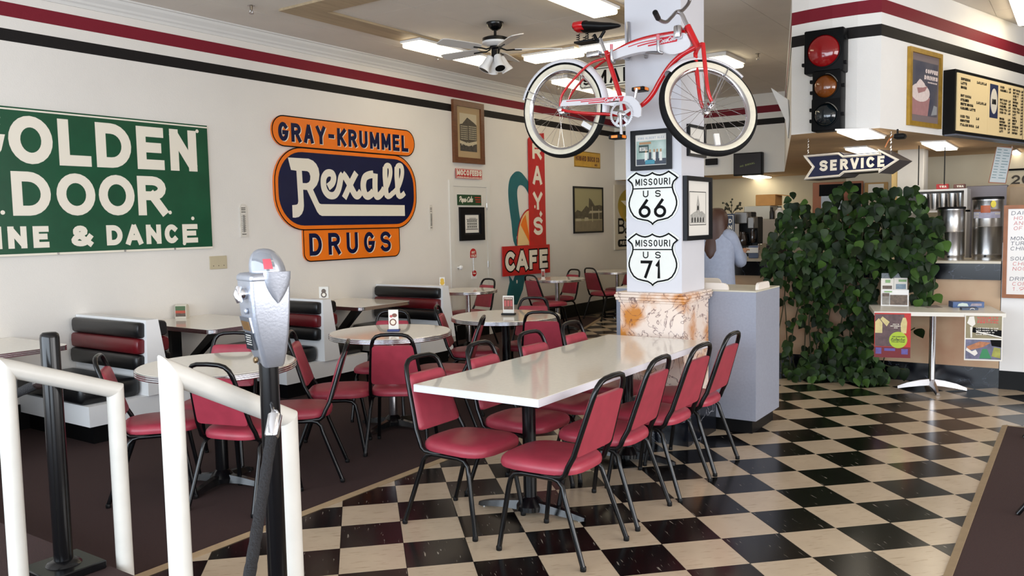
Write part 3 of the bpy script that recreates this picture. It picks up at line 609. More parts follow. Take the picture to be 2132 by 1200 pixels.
b = MB(); b.prism(arc(13.83, 1.83, .58, .33, 0, 350, 30), WL.p, .0305, .033); b.build('oval', mat('yellow_green', (190, 150, 30), .5, c2=(96, 120, 40), scale=1.6), g)
b = MB(); b.sheet([[(13.83+(.5 if k % 2 == 0 else .2)*math.sin(k*math.pi/5), 1.83+(.29 if k % 2 == 0 else .12)*math.cos(k*math.pi/5)) for k in range(10)][::-1]], WL.p, .0335); b.build('star', CREAMP, g, smooth=False)
b = MB(); text(b, WL, 'BELL', 13.25, 1.33, 1.1, .28, .04, .034, gap=.3); text(b, WL, 'STAR', 13.5, 1.24, .8, .20, .03, .0345, gap=.3); b.build('lettering', INK, g, smooth=False)
b = MB(); b.prism(rrect(13.24, 1.10, 14.4, 1.23, .05), WL.p, .0305, .033); b.build('banner', INK, g)
b = MB(); text(b, WL, 'RESTAURANT', 13.32, 1.135, 1.0, .065, .014, .0335); b.build('banner_lettering', CREAMP, g, smooth=False)
# ================================================================== CHAIRS, TABLES, BOOTHS
CREAM = LAMINATE
def loft(rings, cap=True):
    b = MB(); n = len(rings[0]); vs = [p for r in rings for p in r]; fs = []
    for i in range(len(rings)-1):
        for j in range(n): fs.append((i*n+j, i*n+(j+1) % n, (i+1)*n+(j+1) % n, (i+1)*n+j))
    if cap: fs += [tuple(range(n))[::-1], tuple(range((len(rings)-1)*n, len(rings)*n))]
    return b.add(vs, fs)
def sup(hw, y0, y1, e=3.2, n=28, taper=.0):
    """rounded-square outline, centre along y, half width hw"""
    out = []; cy = (y0+y1)/2; hy = (y1-y0)/2
    for k in range(n):
        a = 2*math.pi*k/n; c, s = math.cos(a), math.sin(a)
        x = hw*math.copysign(abs(c)**(2/e), c); y = hy*math.copysign(abs(s)**(2/e), s); out.append((x*(1+taper*y/hy), cy+y))
    return out
def make_chair():
    t = thing('dining_chair', 'x', 'chair', (0, 0, 0), 0, 'rose vinyl dining chairs', local=True)
    O = sup(.205, -.165, .275, 3.4, 28, .06)
    rings = []
    for sc, z in ((.90, .398), (.985, .404), (1.0, .42), (.985, .436), (.93, .449), (.78, .457), (.4, .462)): rings.append([Vector((x*sc, .055+(y-.055)*sc, z)) for x, y in O])
    loft(rings).build('seat', VINYL, t, ang=60)
    # backrest pad follows the rake of the posts
    def bp(x, z, th): k = (z-.40)/.45; return Vector((x, -.135-.14*k+th, z))
    rings = []
    for th, g in ((-.012, .985), (-.006, 1.0), (.012, 1.0), (.02, .97), (.024, .8)):
        ring = []
        for k in range(28):
            a = 2*math.pi*(k+.5)/28; c, s = math.cos(a), math.sin(a); e = 14.
            u = math.copysign(abs(c)**(2/e), c)*g; w = math.copysign(abs(s)**(2/e), s)*g
            z = .632+w*.142; hw = .170-.030*(z-.49)/.275; ring.append(bp(u*hw, z, th))
        rings.append(ring)
    b = loft([r[::-1] for r in rings]); b.build('backrest', VINYL, t, ang=50)
    pts = [(-.168, .05, .392), (-.178, -.06, .392), (-.182, -.105, .396), (-.184, -.125, .412), (-.182, -.14, .45)]+[bp(-.176+.034*(z-.49)/.27, z, 0) for z in (.5, .6, .7, .76)]
    top = [bp(-.136, .79, 0), bp(-.126, .818, 0), bp(-.104, .84, 0), bp(-.07, .85, 0), bp(0, .853, 0)]
    L = [Vector(p) for p in pts]+top; Rr = [Vector((-p.x, p.y, p.z)) for p in L[:-1]][::-1]
    MB().tube(L+Rr, .0130, 10).build('back_frame', BLACKM, t, ang=60)
    for s in (-1, 1):
        f = [(s*.178, .03, .386), (s*.179, .11, .386), (s*.181, .15, .378), (s*.184, .172, .355), (s*.19, .182, .31), (s*.212, .23, .012)]
        r = [(s*.178, .03, .386), (s*.179, -.06, .386), (s*.181, -.09, .378), (s*.184, -.112, .355), (s*.19, -.124, .31), (s*.212, -.23, .012)]
        for p in (f, r):
            o = MB().tube(p, .0125, 10).build('leg', BLACKM, t, ang=60)
            q = Vector(p[-1]); MB().lathe([(.0135, .0), (.0145, .004), (.0145, .02), (.0132, .022)], (q.x, q.y, 0.), 8).build('foot_cap', BLACKP, o)
    MB().box((-.17, .02, .378), (.17, .045, .397)).box((-.17, -.06, .378), (.17, -.035, .397)).build('seat_support', BLACKM, t, smooth=False)
    return t
proto = [make_chair(), False]
def chair(x, y, face, label, grp, z=0.):
    """face: the direction the sitter looks to, degrees counter-clockwise from +Y"""
    if not proto[1]:
        proto[1] = True; o = proto[0]; o.location = (x, y, z); o.rotation_euler = (0, 0, math.radians(face)); o['label'] = label; o['group'] = grp; return o
    return copy_thing(proto[0], (x, y, z), math.radians(face), label, grp)
def chair_top(px, py, face, label, grp, z=0.):
    """place a chair by the photo position of the middle of its back rail"""
    p = onz(px, py, .830+z); a = math.radians(face); chair(p.x-.275*math.sin(a), p.y+.275*math.cos(a), face, label, grp, z).scale.z = .973
def chair_c(x, y, face, label, grp, z=0.): chair(x, y, face, label, grp, z).scale.z = .973
G1 = 'rose vinyl chairs along the long table'
for k, (yy, l) in enumerate(((3.33, 'rose vinyl chair nearest the camera on the right side of the long table'), (3.89, 'second rose vinyl chair from the camera on the right side of the long table'), (4.41, 'third rose vinyl chair from the camera on the right side of the long table'), (4.94, 'rose vinyl chair beside the grey cabinet at the right side of the long table'))):
    chair(-2.035+(.005, -.012, .01, -.005)[k], yy, 90+(0, 2, -1, 1.5)[k], l, G1)
for k, (yy, l) in enumerate(((3.36, 'rose vinyl chair nearest the camera on the left side of the long table'), (3.90, 'second rose vinyl chair from the camera on the left side of the long table'), (4.43, 'third rose vinyl chair from the camera on the left side of the long table'), (5.0, 'rose vinyl chair at the far left end of the long table'))):
    chair(-2.655+(0, -.01, -.01, -.03)[k], yy, -90+(0, 1.5, -2, 1)[k], l, G1)
G2 = 'rose vinyl chairs around the round tables'
CC = .009
chair_top(432, 759, 16, 'rose vinyl chair seen from behind between the white handrail and the nearest round table', G2, CC)
chair_top(487, 693, 212, 'rose vinyl chair on the wall side of the nearest round table, behind the parking meter', G2, CC)
chair_top(203, 742, -38, 'rose vinyl chair behind the black rope post, left of the nearest round table', G2, CC)
chair_top(724, 711, 132, 'rose vinyl chair facing left towards the nearest round table, right of the parking meter', G2, CC)
chair_top(815, 697, 32, 'rose vinyl chair seen from behind in front of the middle round table', G2, CC)
chair_top(603, 692, -50, 'rose vinyl chair leaning behind the parking meter, left of the middle round table', G2, CC)
chair_top(819, 648, 206, 'rose vinyl chair on the wall side of the middle round table, behind the menu card', G2, CC)
chair_top(1006, 660, 120, 'rose vinyl chair facing left towards the middle round table', G2, CC)
chair_top(1127, 650, 26, 'rose vinyl chair seen from behind in front of the farther round table', G2, CC)
chair_top(909, 637, -58, 'rose vinyl chair between the middle and the farther round table, facing right', G2, CC)
chair_top(1112, 620, 200, 'rose vinyl chair on the far side of the farther round table', G2, CC)
G3 = 'red chairs at the small tables by the back of the left wall'
chair_c(-6.45, 8.44, 165, 'dark red chair at the small table beside the white door', G3, CC)
chair_c(-6.2, 7.70, -15, 'red chair half hidden by the end of the last booth bench', G3, CC)
chair_c(-6.17, 9.76, -20, 'red chair in front of the teal sign foot, seen from behind', G3, CC)
chair_c(-6.46, 10.63, 160, 'red chair against the wall right of the cafe sign', G3, CC)
chair_c(-6.30, 11.66, -20, 'dark red chair at the farthest small table, seen from behind', G3, 0)
chair_c(-6.38, 12.50, 160, 'red chair mostly hidden by the left edge of the column', G3, 0)
def stool(px, py, label, ang):
    f = onz(px, py, .009); cx, cy = f.x+.37*math.cos(ang), f.y+.37*math.sin(ang); t = thing('black_stool', label, 'stool', (cx, cy, .009), 0, 'black stools on the right side carpet')
    MB().lathe([(.14, .42), (.155, .43), (.155, .45), (.13, .465), (.02, .468)], (cx, cy, 0), 24).build('seat', VINYLB, t)
    for k in range(4):
        a = ang+math.pi+k*math.pi/2; MB().tube([(cx+.09*math.cos(a), cy+.09*math.sin(a), .419), (cx+.37*math.cos(a), cy+.37*math.sin(a), .012)], .0125, 10).build('leg', BLACKM, t)
stool(2118, 1072, 'black stool cut off by the right edge, one leg showing low on the carpet', .25); stool(2131, 912, 'black stool farther back at the right edge of the view', .3)
# --- long table
tt = thing('dining_table', 'long white laminate table with chairs in front of the column', 'table', (-2.41, 4.18, 0))
MB().box((-2.787, 3.135, .711), (-2.033, 5.235, .7465)).build('table_edge', EDGEW, tt, smooth=False)
MB().rbox((-2.785, 3.137, .7467), (-2.035, 5.233, .749), .0008, 1).build('table_top', CREAM, tt)
def pedestal(root, x, y, z1, m, r=.038, spread=.28, rot=0., footm=None, z0=0., nf=4):
    MB().lathe([(r, z0+.055), (r, z1-.02), (r*2.6, z1-.018), (r*2.6, z1)], (x, y, 0), 18).build('pole', m, root, ang=30)
    MB().lathe([(.075, z0+.025), (.075, z0+.05), (.05, z0+.085), (r*.9, z0+.1)], (x, y, 0), 18).build('hub', footm or m, root, ang=30)
    for k in range(nf):
        a = rot+k*2*math.pi/nf; d = Vector((math.cos(a), math.sin(a), 0)); n = Vector((-d.y, d.x, 0)); c = Vector((x, y, z0)); rr = []
        for t, w, za, zb in ((.04, .032, .02, .07), (.14, .030, .022, .058), (.24, .028, .014, .042), (spread, .024, .006, .03), (spread+.025, .014, .006, .022)):
            rr.append([c+d*t-n*w+Vector((0, 0, za)), c+d*t+n*w+Vector((0, 0, za)), c+d*t+n*w*.6+Vector((0, 0, zb)), c+d*t-n*w*.6+Vector((0, 0, zb))])
        f = loft(rr).build('foot', footm or m, root, ang=45)
        MB().lathe([(.012, 0), (.012, .008)], c+d*(spread-.005), 8).build('glide', STEEL, f)
pedestal(tt, -2.41, 3.62, .711, BLACKM, .036, .29, .12, nf=2); pedestal(tt, -2.41, 4.78, .711, BLACKM, .036, .29, .12, nf=2)
# --- round tables with ribbed chrome edge
RIB = [(-.5, 0), (.0, 0), (.006, .004), (.006, .009), (.001, .012), (.006, .016), (.006, .021), (.001, .024), (.006, .028), (.006, .033), (.0, .036)]
def round_table(x, y, r, label, m, feet, z=.711, grp='round tables', rot=.3, z0=.008):
    t = thing('round_table', label, 'table', (x, y, z0), 0, grp)
    MB().lathe([(r-.03, z+.0005)]+[(r+a, z+h) for a, h in RIB[1:]]+[(r-.01, z+.036)], (x, y, 0), 48).build('chrome_edge', CHROME, t, ang=80)
    MB().lathe([(r-.012, z+.0362), (r-.003, z+.0368), (r-.004, z+.0385), (r-.008, z+.039), (r-.011, z+.039), (.01, z+.039)], (x, y, 0), 48).build('table_top', CREAM, t, ang=30)
    pedestal(t, x, y, z, m, .038 if m is BLACKM else .033, .27, rot, feet, z0)
    return t
round_table(-4.27, 3.05, .455, 'round cream table nearest the handrails, behind the parking meter', BLACKM, BLACKM)
round_table(-4.35, 4.65, .46, 'middle round cream table with an upright menu card, chrome pole', CHROME, BLACKM, rot=.1)
round_table(-4.17, 5.93, .475, 'farther round cream table with a menu card, black pole', BLACKM, BLACKM)
round_table(-6.25, 8.08, .36, 'small round cream table in front of the white door', CHROME, BLACKM)
c2 = onz(1160, 580, .75); round_table(c2.x, c2.y, .40, 'small round cream table with a card below the red cafe sign', CHROME, BLACKM)
c3 = onz(1285, 564, .75); round_table(c3.x, c3.y, .40, 'farthest small round cream table beside the column', CHROME, BLACKM, z0=0.)
# --- booth benches along the left wall
def bench(yf, yb, label, double=True, ye=None):
    """yf: front edge of the seat facing the camera, yb: front of the back panel"""
    t = thing('booth_bench', label, 'booth bench', (-6.35, yb, .008), 0, 'booth benches along the left wall'); x0, x1 = WX+.006, -5.84
    yend = ye or (yb+.60 if double else yb+.20)
    MB().box((x0, yf+.06, .0085), (x1-.07, yend-(.06 if double else .01), .15)).build('toe_kick', BLACKP, t, smooth=False)
    MB().box((x0, yf, .1505), (x1, yend, .30)).build('base', WHITE, t, smooth=False)
    # tapered back panel with its end board
    MB().hull8([(x0, yb+.02, .3005), (x1+.02, yb+.02, .3005), (x1+.02, yb+.22, .3005), (x0, yb+.22, .3005), (x0, yb+.05, .875), (x1-.01, yb+.05, .875), (x1-.01, yb+.15, .875), (x0, yb+.15, .875)]).build('back_panel', WHITE, t, smooth=False)
    MB().rbox((x0+.01, yf-.03, .3005), (x1-.06, yb+.015, .445), .045, 3).build('seat_cushion', VINYLB, t)
    if double: MB().rbox((x0+.01, yb+.24, .3005), (x1-.06, yend+.03, .445), .045, 3).build('seat_cushion', VINYLB, t)
    sides = [(-1, yb+.03)]+([(1, yb+.20)] if double else [])
    for sg, y in sides:
        for k, m in enumerate((VINYLB, VINYLR, VINYLB)):
            z0 = .495+k*.122; lean = .012*k
            O = []
            for j in range(12):
                a = 2*math.pi*j/12; O.append((y+sg*(.026+.042*math.copysign(abs(math.cos(a))**.7, math.cos(a))-lean), z0+.058+.061*math.copysign(abs(math.sin(a))**.5, math.sin(a))))
            rings = [[Vector((x, y+(p[0]-y)*s_+ (0), z0+.058+(p[1]-z0-.058)*s_)) for p in O] for x, s_ in ((x0+.03, .8), (x0+.05, 1.), (x1-.09, 1.), (x1-.045, .96), (x1-.032, .8))]
            loft(rings).build('back_roll', m, t, ang=50)
bench(3.09, 3.52, 'booth bench with black and maroon rolls behind the black rope post')
bench(4.88, 5.30, 'booth bench with black and maroon rolls behind the parking meter')
bench(6.70, 7.06, 'last booth bench at the far end, left of the white door', False)
bench(1.75, 1.78, 'booth bench at the far left, hidden behind the handrail', True)
def booth_table(y0, y1, x1, label):
    t = thing('booth_table', label, 'table', (WX+.3, (y0+y1)/2, .008), 0, 'booth tables'); x0 = WX+.003
    P = [(x0, y0), (x1-.07, y0)]+arc(x1-.07, y0+.07, .07, .07, -90, 0, 6)[1:]+arc(x1-.07, y1-.07, .07, .07, 0, 90, 6)+[(x0, y1)]
    b = MB()
    for z0, z1, g in ((.7115, .722, 0), (.722, .7245, .005), (.7245, .734, 0), (.734, .7365, .005), (.7365, .746, 0)): b.prism([(x-(g if x > x0+.01 else 0), y+(g if y < (y0+y1)/2 else -g)) for x, y in P], P0, z0, z1)
    b.build('ribbed_edge', CHROME, t, smooth=False); MB().prism(P, P0, .7462, .7485).build('table_top', CREAM, t, smooth=False)
    ym = (y0+y1)/2
    MB().hull8([(x0, ym-.03, .22), (x0+.09, ym-.03, .22), (x0+.09, ym+.03, .22), (x0, ym+.03, .22), (x1-.45, ym-.03, .711), (x1-.33, ym-.03, .711), (x1-.33, ym+.03, .711), (x1-.45, ym+.03, .711)]).build('bracket_arm', BLACKM, t, smooth=False)
    MB().box((x0, ym-.05, .0085), (x0+.05, ym+.05, .70)).build('wall_post', BLACKM, t, smooth=False)
    MB().box((x0+.052, ym-.04, .69), (x1-.2, ym+.04, .711)).build('top_rail', BLACKM, t, smooth=False)
booth_table(4.06, 4.84, -5.76, 'booth table with chrome edge left of the parking meter head')
booth_table(5.90, 6.68, -5.92, 'booth table with chrome edge between the second and the last booth bench')
booth_table(2.42, 3.06, -5.98, 'booth table at the left edge behind the handrail')
# ================================================================== COLUMN, CABINET, BICYCLE
COLW = mat('column_paint', (208, 208, 214), .45, var=.02, scale=3, bump=.05, bscale=90)
MARB = marble_mat('orange_marble', (232, 214, 200), (196, 128, 56), (98, 60, 62), 3.6, (.482, .514), .2, (.48, .62))
BMARB = marble_mat('black_marble', (16, 18, 24), (24, 28, 38), (150, 152, 160), 2.2, (.492, .508), .18)
c = thing('column', 'square white column on a marble pedestal carrying the bicycle', 'column', (-2.49, 5.55, 0))
MB().box((-2.78, 5.27, 0), (-2.20, 5.79, .30)).build('pedestal_base', BMARB, c, smooth=False)
for nm, a, b_ in (('front', (-2.735, 5.32, .3005), (-2.252, 5.34, .975)), ('right', (-2.272, 5.3405, .3005), (-2.252, 5.775, .975)), ('left', (-2.735, 5.3405, .3005), (-2.715, 5.775, .975))):
    MB().box(a, b_).build('marble_slab', MARB, c, smooth=False)
MB().box((-2.714, 5.341, .3005), (-2.273, 5.774, .975)).build('pedestal_core', BLACKP, c, smooth=False)
b = MB()
for (g, z0, z1) in ((.012, .9755, .992), (.028, .992, 1.012), (.034, 1.012, 1.034), (.026, 1.034, 1.05)): b.rbox((-2.735-g, 5.32-g, z0), (-2.252+g, 5.775+min(g, .012), z1), .007, 2)
b.build('pedestal_cap', MARB, c)
MB().box((-2.70, 5.36, 1.0505), (-2.28, 5.77, H-.009)).build('shaft', COLW, c, smooth=False)
CF_ = Pl((0, 5.36, 0), (1, 0, 0)); CS_ = Pl((-2.28, 0, 0), (0, 1, 0))
# route shields
SHW = mat('shield_white', (226, 228, 222), .35, var=.03, scale=12)
HALF = [(0, 0), (.06, .035), (.2, .075), (.42, .095), (.62, .12), (.78, .175), (.90, .27), (.965, .37), (.97, .44), (.93, .53), (.85, .62), (.805, .70), (.80, .76), (.85, .83), (1.0, .90), (.90, .945), (.66, 1.03), (.55, 1.0), (.42, .975), (.3, .965), (.18, .975), (.08, .995), (0, 1.02)]
def shield(num, L, Rt, B, T_, label):
    a0 = CF_.px(*L)[0]; a1 = CF_.px(*Rt)[0]; z0 = CF_.px(*B)[1]; z1 = CF_.px(*T_)[1]; am = (a0+a1)/2; W = (a1-a0)/2; V = z1-z0
    g = thing('route_shield', label, 'sign', (am, 5.36, z0), 0, 'route shields on the column')
    def out(s, hs=1.): return [(am+x*W*s, z0+V*(.5+(y-.5)*hs)) for x, y in HALF]+[(am-x*W*s, z0+V*(.5+(y-.5)*hs)) for x, y in HALF[-2:0:-1]]
    MB().prism(out(1.), CF_.p, .003, .009).build('plate', SHW, g, smooth=False)
    b = MB(); b.ribbon(out(.92, .93), .011, CF_.p, .0096, True); b.ribbon([(am-W*.745, z0+V*.70), (am+W*.745, z0+V*.70)], .0085, CF_.p, .0099); b.build('outline', INK, g, smooth=False)
    def lt(nm, *spec):
        for sp_ in spec: x = MB(); text(x, CF_, *sp_, .0096, gap=.45); x.build(nm, INK, g, smooth=False)
    lt('state_name', ('MISSOURI', am-W*.64, z0+V*.755, W*1.30, V*.125, .0074)); lt('letter', ('U', am-W*.36, z0+V*.535, W*.21, V*.125, .008), ('S', am+W*.10, z0+V*.535, W*.21, V*.125, .008))
    if num == '66': lt('numeral', *[('6', am+W*q, z0+V*.155, W*.46, V*.345, .021) for q in (-.53, .05)])
    else: lt('numeral', ('7', am-W*.45, z0+V*.165, W*.44, V*.33, .021), ('1', am+W*.10, z0+V*.165, W*.24, V*.33, .021))
    for zz in (.925, .105):
        MB().lathe([(.0045, 0), (.0045, .003)], CF_.p(am, z0+V*zz, .009), 8, Matrix.Rotation(math.radians(90), 3, 'X').to_4x4()).build('bolt', STEEL, g)
shield('66', (1305, 380), (1416, 380), (1361, 471), (1361, 358), 'black and white route shield reading MISSOURI US 66, upper of two')
shield('71', (1305, 507), (1416, 507), (1361, 598), (1361, 486), 'black and white route shield reading MISSOURI US 71, lower of two')
# pictures on the column
def art_group(mb, pl, a0, b0, a1, b1, h):
    W = a1-a0; V = b1-b0
    def q(i, x0, y0, x1, y1, dh): mb.use(i); pl.srect(mb, a0+W*x0, b0+V*y0, a0+W*x1, b0+V*y1, h+dh)
    q(0, 0, 0, 1, 1, 0); q(1, 0, 0, 1, .82, .0004); q(2, .08, .42, .42, .68, .0008); q(3, .1, .7, .5, .78, .0008); q(4, 0, 0, 1, .2, .0008)
    for k, x in enumerate((.28, .42, .56, .66, .78)): q(4 if k % 2 else 0, x, .12, x+.09, .42, .001+.0002*k); q(3, x+.02, .42, x+.07, .52, .001+.0002*k)
    q(5, .3, .02, .62, .16, .0022)
    text(mb.use(0), pl, 'REXALL', a0+W*.11, b0+V*.48, W*.28, V*.13, W*.018, h+.0016)
    text(mb.use(6), pl, 'KING ALBERT ALEX', a0+W*.06, b0+V*.87, W*.88, V*.08, W*.012, h+.0008, gap=.5)
    return [PAPER, mat('photo_green', (120, 150, 138), .35, c2=(190, 205, 198), scale=9), mat('photo_sign', (28, 58, 52), .4), mat('photo_tan', (170, 130, 90), .5), mat('photo_navy', (28, 40, 58), .4, var=.3, scale=30), mat('photo_blue', (40, 130, 150), .4), mat('pale_print', (170, 178, 186), .6)]
a0, z1 = CF_.px(1316, 274); a1, z0 = CF_.px(1400, 352)
framed('framed_photograph', 'black-framed colour photograph of people under a drugstore sign, on the column', CF_, a0, z0, a1, z1, .032, BLKF, (.008, .006), PAPER, art_group, .028)
def art_church(mb, pl, a0, b0, a1, b1, h):
    W = a1-a0; V = b1-b0
    def q(i, pts, dh): mb.use(i).sheet([[(a0+W*x, b0+V*y) for x, y in pts]], pl.p, h+dh)
    q(0, [(0, 0), (1, 0), (1, 1), (0, 1)], 0); mb.use(2).ribbon([(a0, b0), (a1, b0), (a1, b1), (a0, b1)], .005, pl.p, h+.0004, True)
    q(1, [(.05, .05), (.95, .05), (.95, .32), (.75, .42), (.62, .4), (.6, .62), (.5, .92), (.42, .62), (.4, .42), (.25, .38), (.05, .3)], .0004)
    for k in range(5): q(2, [(.12+k*.17, .08), (.18+k*.17, .08), (.18+k*.17, .2), (.15+k*.17, .25), (.12+k*.17, .2)], .0008)
    q(2, [(.46, .45), (.54, .45), (.54, .56), (.5, .6), (.46, .56)], .0008)
    return [PAPER, mat('pencil_grey2', (168, 166, 160), .7, var=.25, scale=70), INK]
y0, z1 = CS_.px(1421, 366); y1, z0 = CS_.px(1475, 498)
framed('framed_print', 'black-framed ink drawing of a church with a spire on the right side of the column', CS_, y0, z0, y1, z1, .032, BLKF, (.055, .075), PAPER, art_church, .03)
y0, z1 = CS_.px(1429, 258); y1, z0 = CS_.px(1465, 330)
framed('framed_print', 'small black-framed drawing behind the front bicycle wheel on the column', CS_, y0, z0, y1, z1, .02, BLKF, (.06, .06), PAPER, art_lines, .02)
# --- grey cabinet with little gallery rails
g = thing('waste_cabinet', 'grey laminate cabinet standing behind the column', 'cabinet', (-2.45, 6.07, 0))
MB().box((-2.99, 5.835, 0), (-1.945, 6.32, .10)).build('toe_kick', BLACKP, g, smooth=False)
for nm, a, b_ in ((0, (-3.015, 5.80, .1005), (-1.908, 5.815, 1.03)), (0, (-1.923, 5.8155, .1005), (-1.908, 6.35, 1.03)), (0, (-3.015, 5.8155, .1005), (-1.9235, 6.35, 1.03))): MB().box(a, b_).build('side_panel', GREYLAM, g, smooth=False)
MB().box((-3.015, 5.80, 1.0305), (-1.908, 6.35, 1.04)).build('top', mat('greige_top', (196, 190, 172), .4), g, smooth=False)
RW = mat('white_plastic', (226, 216, 206), .45)
def gallery(p0, p1, hgt=.05, th=.022):
    A = Vector(p0); B = Vector(p1); d = (B-A).normalized(); L = (B-A).length; pl = Pl(A, d); b = MB(); b.prism([(0, 0), (L, 0)]+arc(L-.04, hgt-.04, .04, .04, 0, 90, 5)+arc(.04, hgt-.04, .04, .04, 90, 180, 5), pl.p, -th/2, th/2); b.build('gallery_rail', RW, g)
gallery((-2.70, 5.83, 1.0405), (-2.12, 5.83, 1.0405)); gallery((-1.935, 5.90, 1.0405), (-1.935, 6.16, 1.0405)); gallery((-2.98, 6.30, 1.0405), (-2.35, 6.30, 1.0405))
# ------------------------------------------------------------------ bicycle, hung parallel to the column front
BY = 5.05
def bpx(x, y, dy=0.): return ony(x, y, BY+dy)
BRED = mat('bicycle_red', (190, 12, 20), .25, coat=.4)
BWHITE = mat('bicycle_white', (214, 212, 216), .25, coat=.5)
RUBBER = mat('tyre_rubber', (14, 14, 15), .7, spec=.2, bump=.25, bscale=180)
WHITEWALL = mat('whitewall', (214, 206, 186), .6, var=.05, scale=30)
DECAL = mat('decal_red', (196, 30, 50), .35)
REFL = mat('reflector', (214, 210, 205), .3)
AMBER = mat('amber_reflector', (240, 130, 20), .3, emit=.15)
bk = thing('bicycle', 'red and white cruiser bicycle with whitewall tyres hung on the column', 'bicycle', (-2.5, BY, 1.95))
HR = Vector((-3.02, BY, 2.335)); HF = Vector((-1.965, BY, 2.252)); WR = .332
_s = (ony(1432, 56, BY)-ony(1453, 99, BY)).normalized(); nF = Matrix.Rotation(math.radians(52), 3, _s) @ Vector((0, -1, 0)); nR = Vector((0, -1, 0))
def wheel(C, n, nm, ref_ang):
    v = (Vector((0, 0, 1))-n*n.z).normalized(); u = n.cross(v).normalized()*-1
    def P(r, a, h=0.): return C+u*(r*math.cos(a))+v*(r*math.sin(a))+n*h
    def ring(prof, m, name, par, N=64, ang=50):
        k = len(prof); b = MB(); vs = [P(r, 2*math.pi*i/N, h) for i in range(N) for r, h in prof]; fs = [(i*k+j, i*k+(j+1) % k, ((i+1) % N)*k+(j+1) % k, ((i+1) % N)*k+j) for i in range(N) for j in range(k)]
        return b.add(vs, fs).build(name, m, par, ang=ang)
    t = WR-.030
    tyre = ring([(t+.030*math.cos(a), .030*math.sin(a)) for a in [math.radians(q) for q in range(0, 360, 30)]], RUBBER, nm+'_tyre', bk)
    for s in (1, -1): ring([(t+.005, s*.0255), (t+.005, s*.0308), (t-.004, s*.0318), (t-.014, s*.0298), (t-.027, s*.0215), (t-.027, s*.012)][::s], WHITEWALL, 'whitewall', tyre)
    ring([(t-.025, .018), (t-.032, .017), (t-.043, .011), (t-.047, 0), (t-.043, -.011), (t-.032, -.017), (t-.025, -.018)], CHROME, nm+'_rim', bk)
    b = MB()
    Mx = Matrix((u, n.cross(u), n)).transposed().to_4x4(); b.lathe([(.012, -.055), (.012, -.035), (.028, -.033), (.028, -.029), (.015, -.024), (.015, .024), (.028, .029), (.028, .033), (.012, .035), (.012, .055)], C, 14, Mx); b.build(nm+'_hub', CHROME, bk, ang=30)
    for i in range(28):
        a = 2*math.pi*i/28; s = 1 if i % 2 else -1; da = math.radians(52)*(1 if (i//2) % 2 else -1)
        MB().tube([P(.027, a+da, s*.031), P(t-.045, a, s*.002)], .0013, 4, cap=False).build('spoke', STEEL, bk)
    for ra in ref_ang:
        A = P(.19, ra, .02); B_ = P(.262, ra, .012); d = (B_-A); w = Vector((-(d.dot(v)), 0, 0)); tdir = n.cross(d).normalized()*.018
        MB().hull8([A-tdir-n*.006, A+tdir-n*.006, A+tdir+n*.006, A-tdir+n*.006, B_-tdir*.9-n*.006, B_+tdir*.9-n*.006, B_+tdir*.9+n*.006, B_-tdir*.9+n*.006]).build('wheel_reflector', REFL, bk, smooth=False)
    return u, P
uR, PR = wheel(HR, nR, 'rear', [math.radians(-33)]); uF, PF = wheel(HF, nF, 'front', [math.radians(-88)])
def tb(pts, r, m, name, n=10, sm=5, par=None): return MB().tube(smooth_pts(pts, sm) if sm else pts, r, n).build(name, m, par or bk, ang=60)
BB = bpx(1303, 240); SEATC = bpx(1262, 113); HT = bpx(1432, 56); HB = bpx(1453, 99)
tb([SEATC+Vector((0, 0, .02)), bpx(1272, 140), bpx(1288, 190), BB], .0165, BRED, 'seat_tube')
tb([SEATC+Vector((0, 0, -.01)), bpx(1283, 106), bpx(1310, 92), bpx(1345, 80), bpx(1385, 72), bpx(1428, 66)], .0150, BRED, 'top_tube')
tb([bpx(1449, 98), bpx(1420, 114), bpx(1395, 137), bpx(1375, 167), bpx(1360, 194), bpx(1345, 212), bpx(1325, 226), BB], .0165, BRED, 'down_tube')
tb([HB-(HT-HB)*.05, HT+(HT-HB)*.05], .021, BRED, 'head_tube', 14, 0)
for s in (-1, 1):
    o = Vector((0, s*.052, 0)); i_ = Vector((0, s*.018, 0))
    tb([SEATC+i_+Vector((0, 0, -.03)), bpx(1235, 136)+o, bpx(1200, 170)+o, bpx(1178, 200)+o, HR+o+Vector((.0, 0, .02))], .0085, BRED, 'seat_stay')
    tb([HR+o, bpx(1210, 236)+o, BB+i_*1.2], .0100, BRED, 'chain_stay', 10, 3)
    MB().lathe([(.012, -.006), (.018, -.004), (.018, .004), (.012, .006)], HR+o*1.12, 12, Matrix.Rotation(math.radians(90), 3, 'X').to_4x4()).build('axle_nut', CHROME, bk)
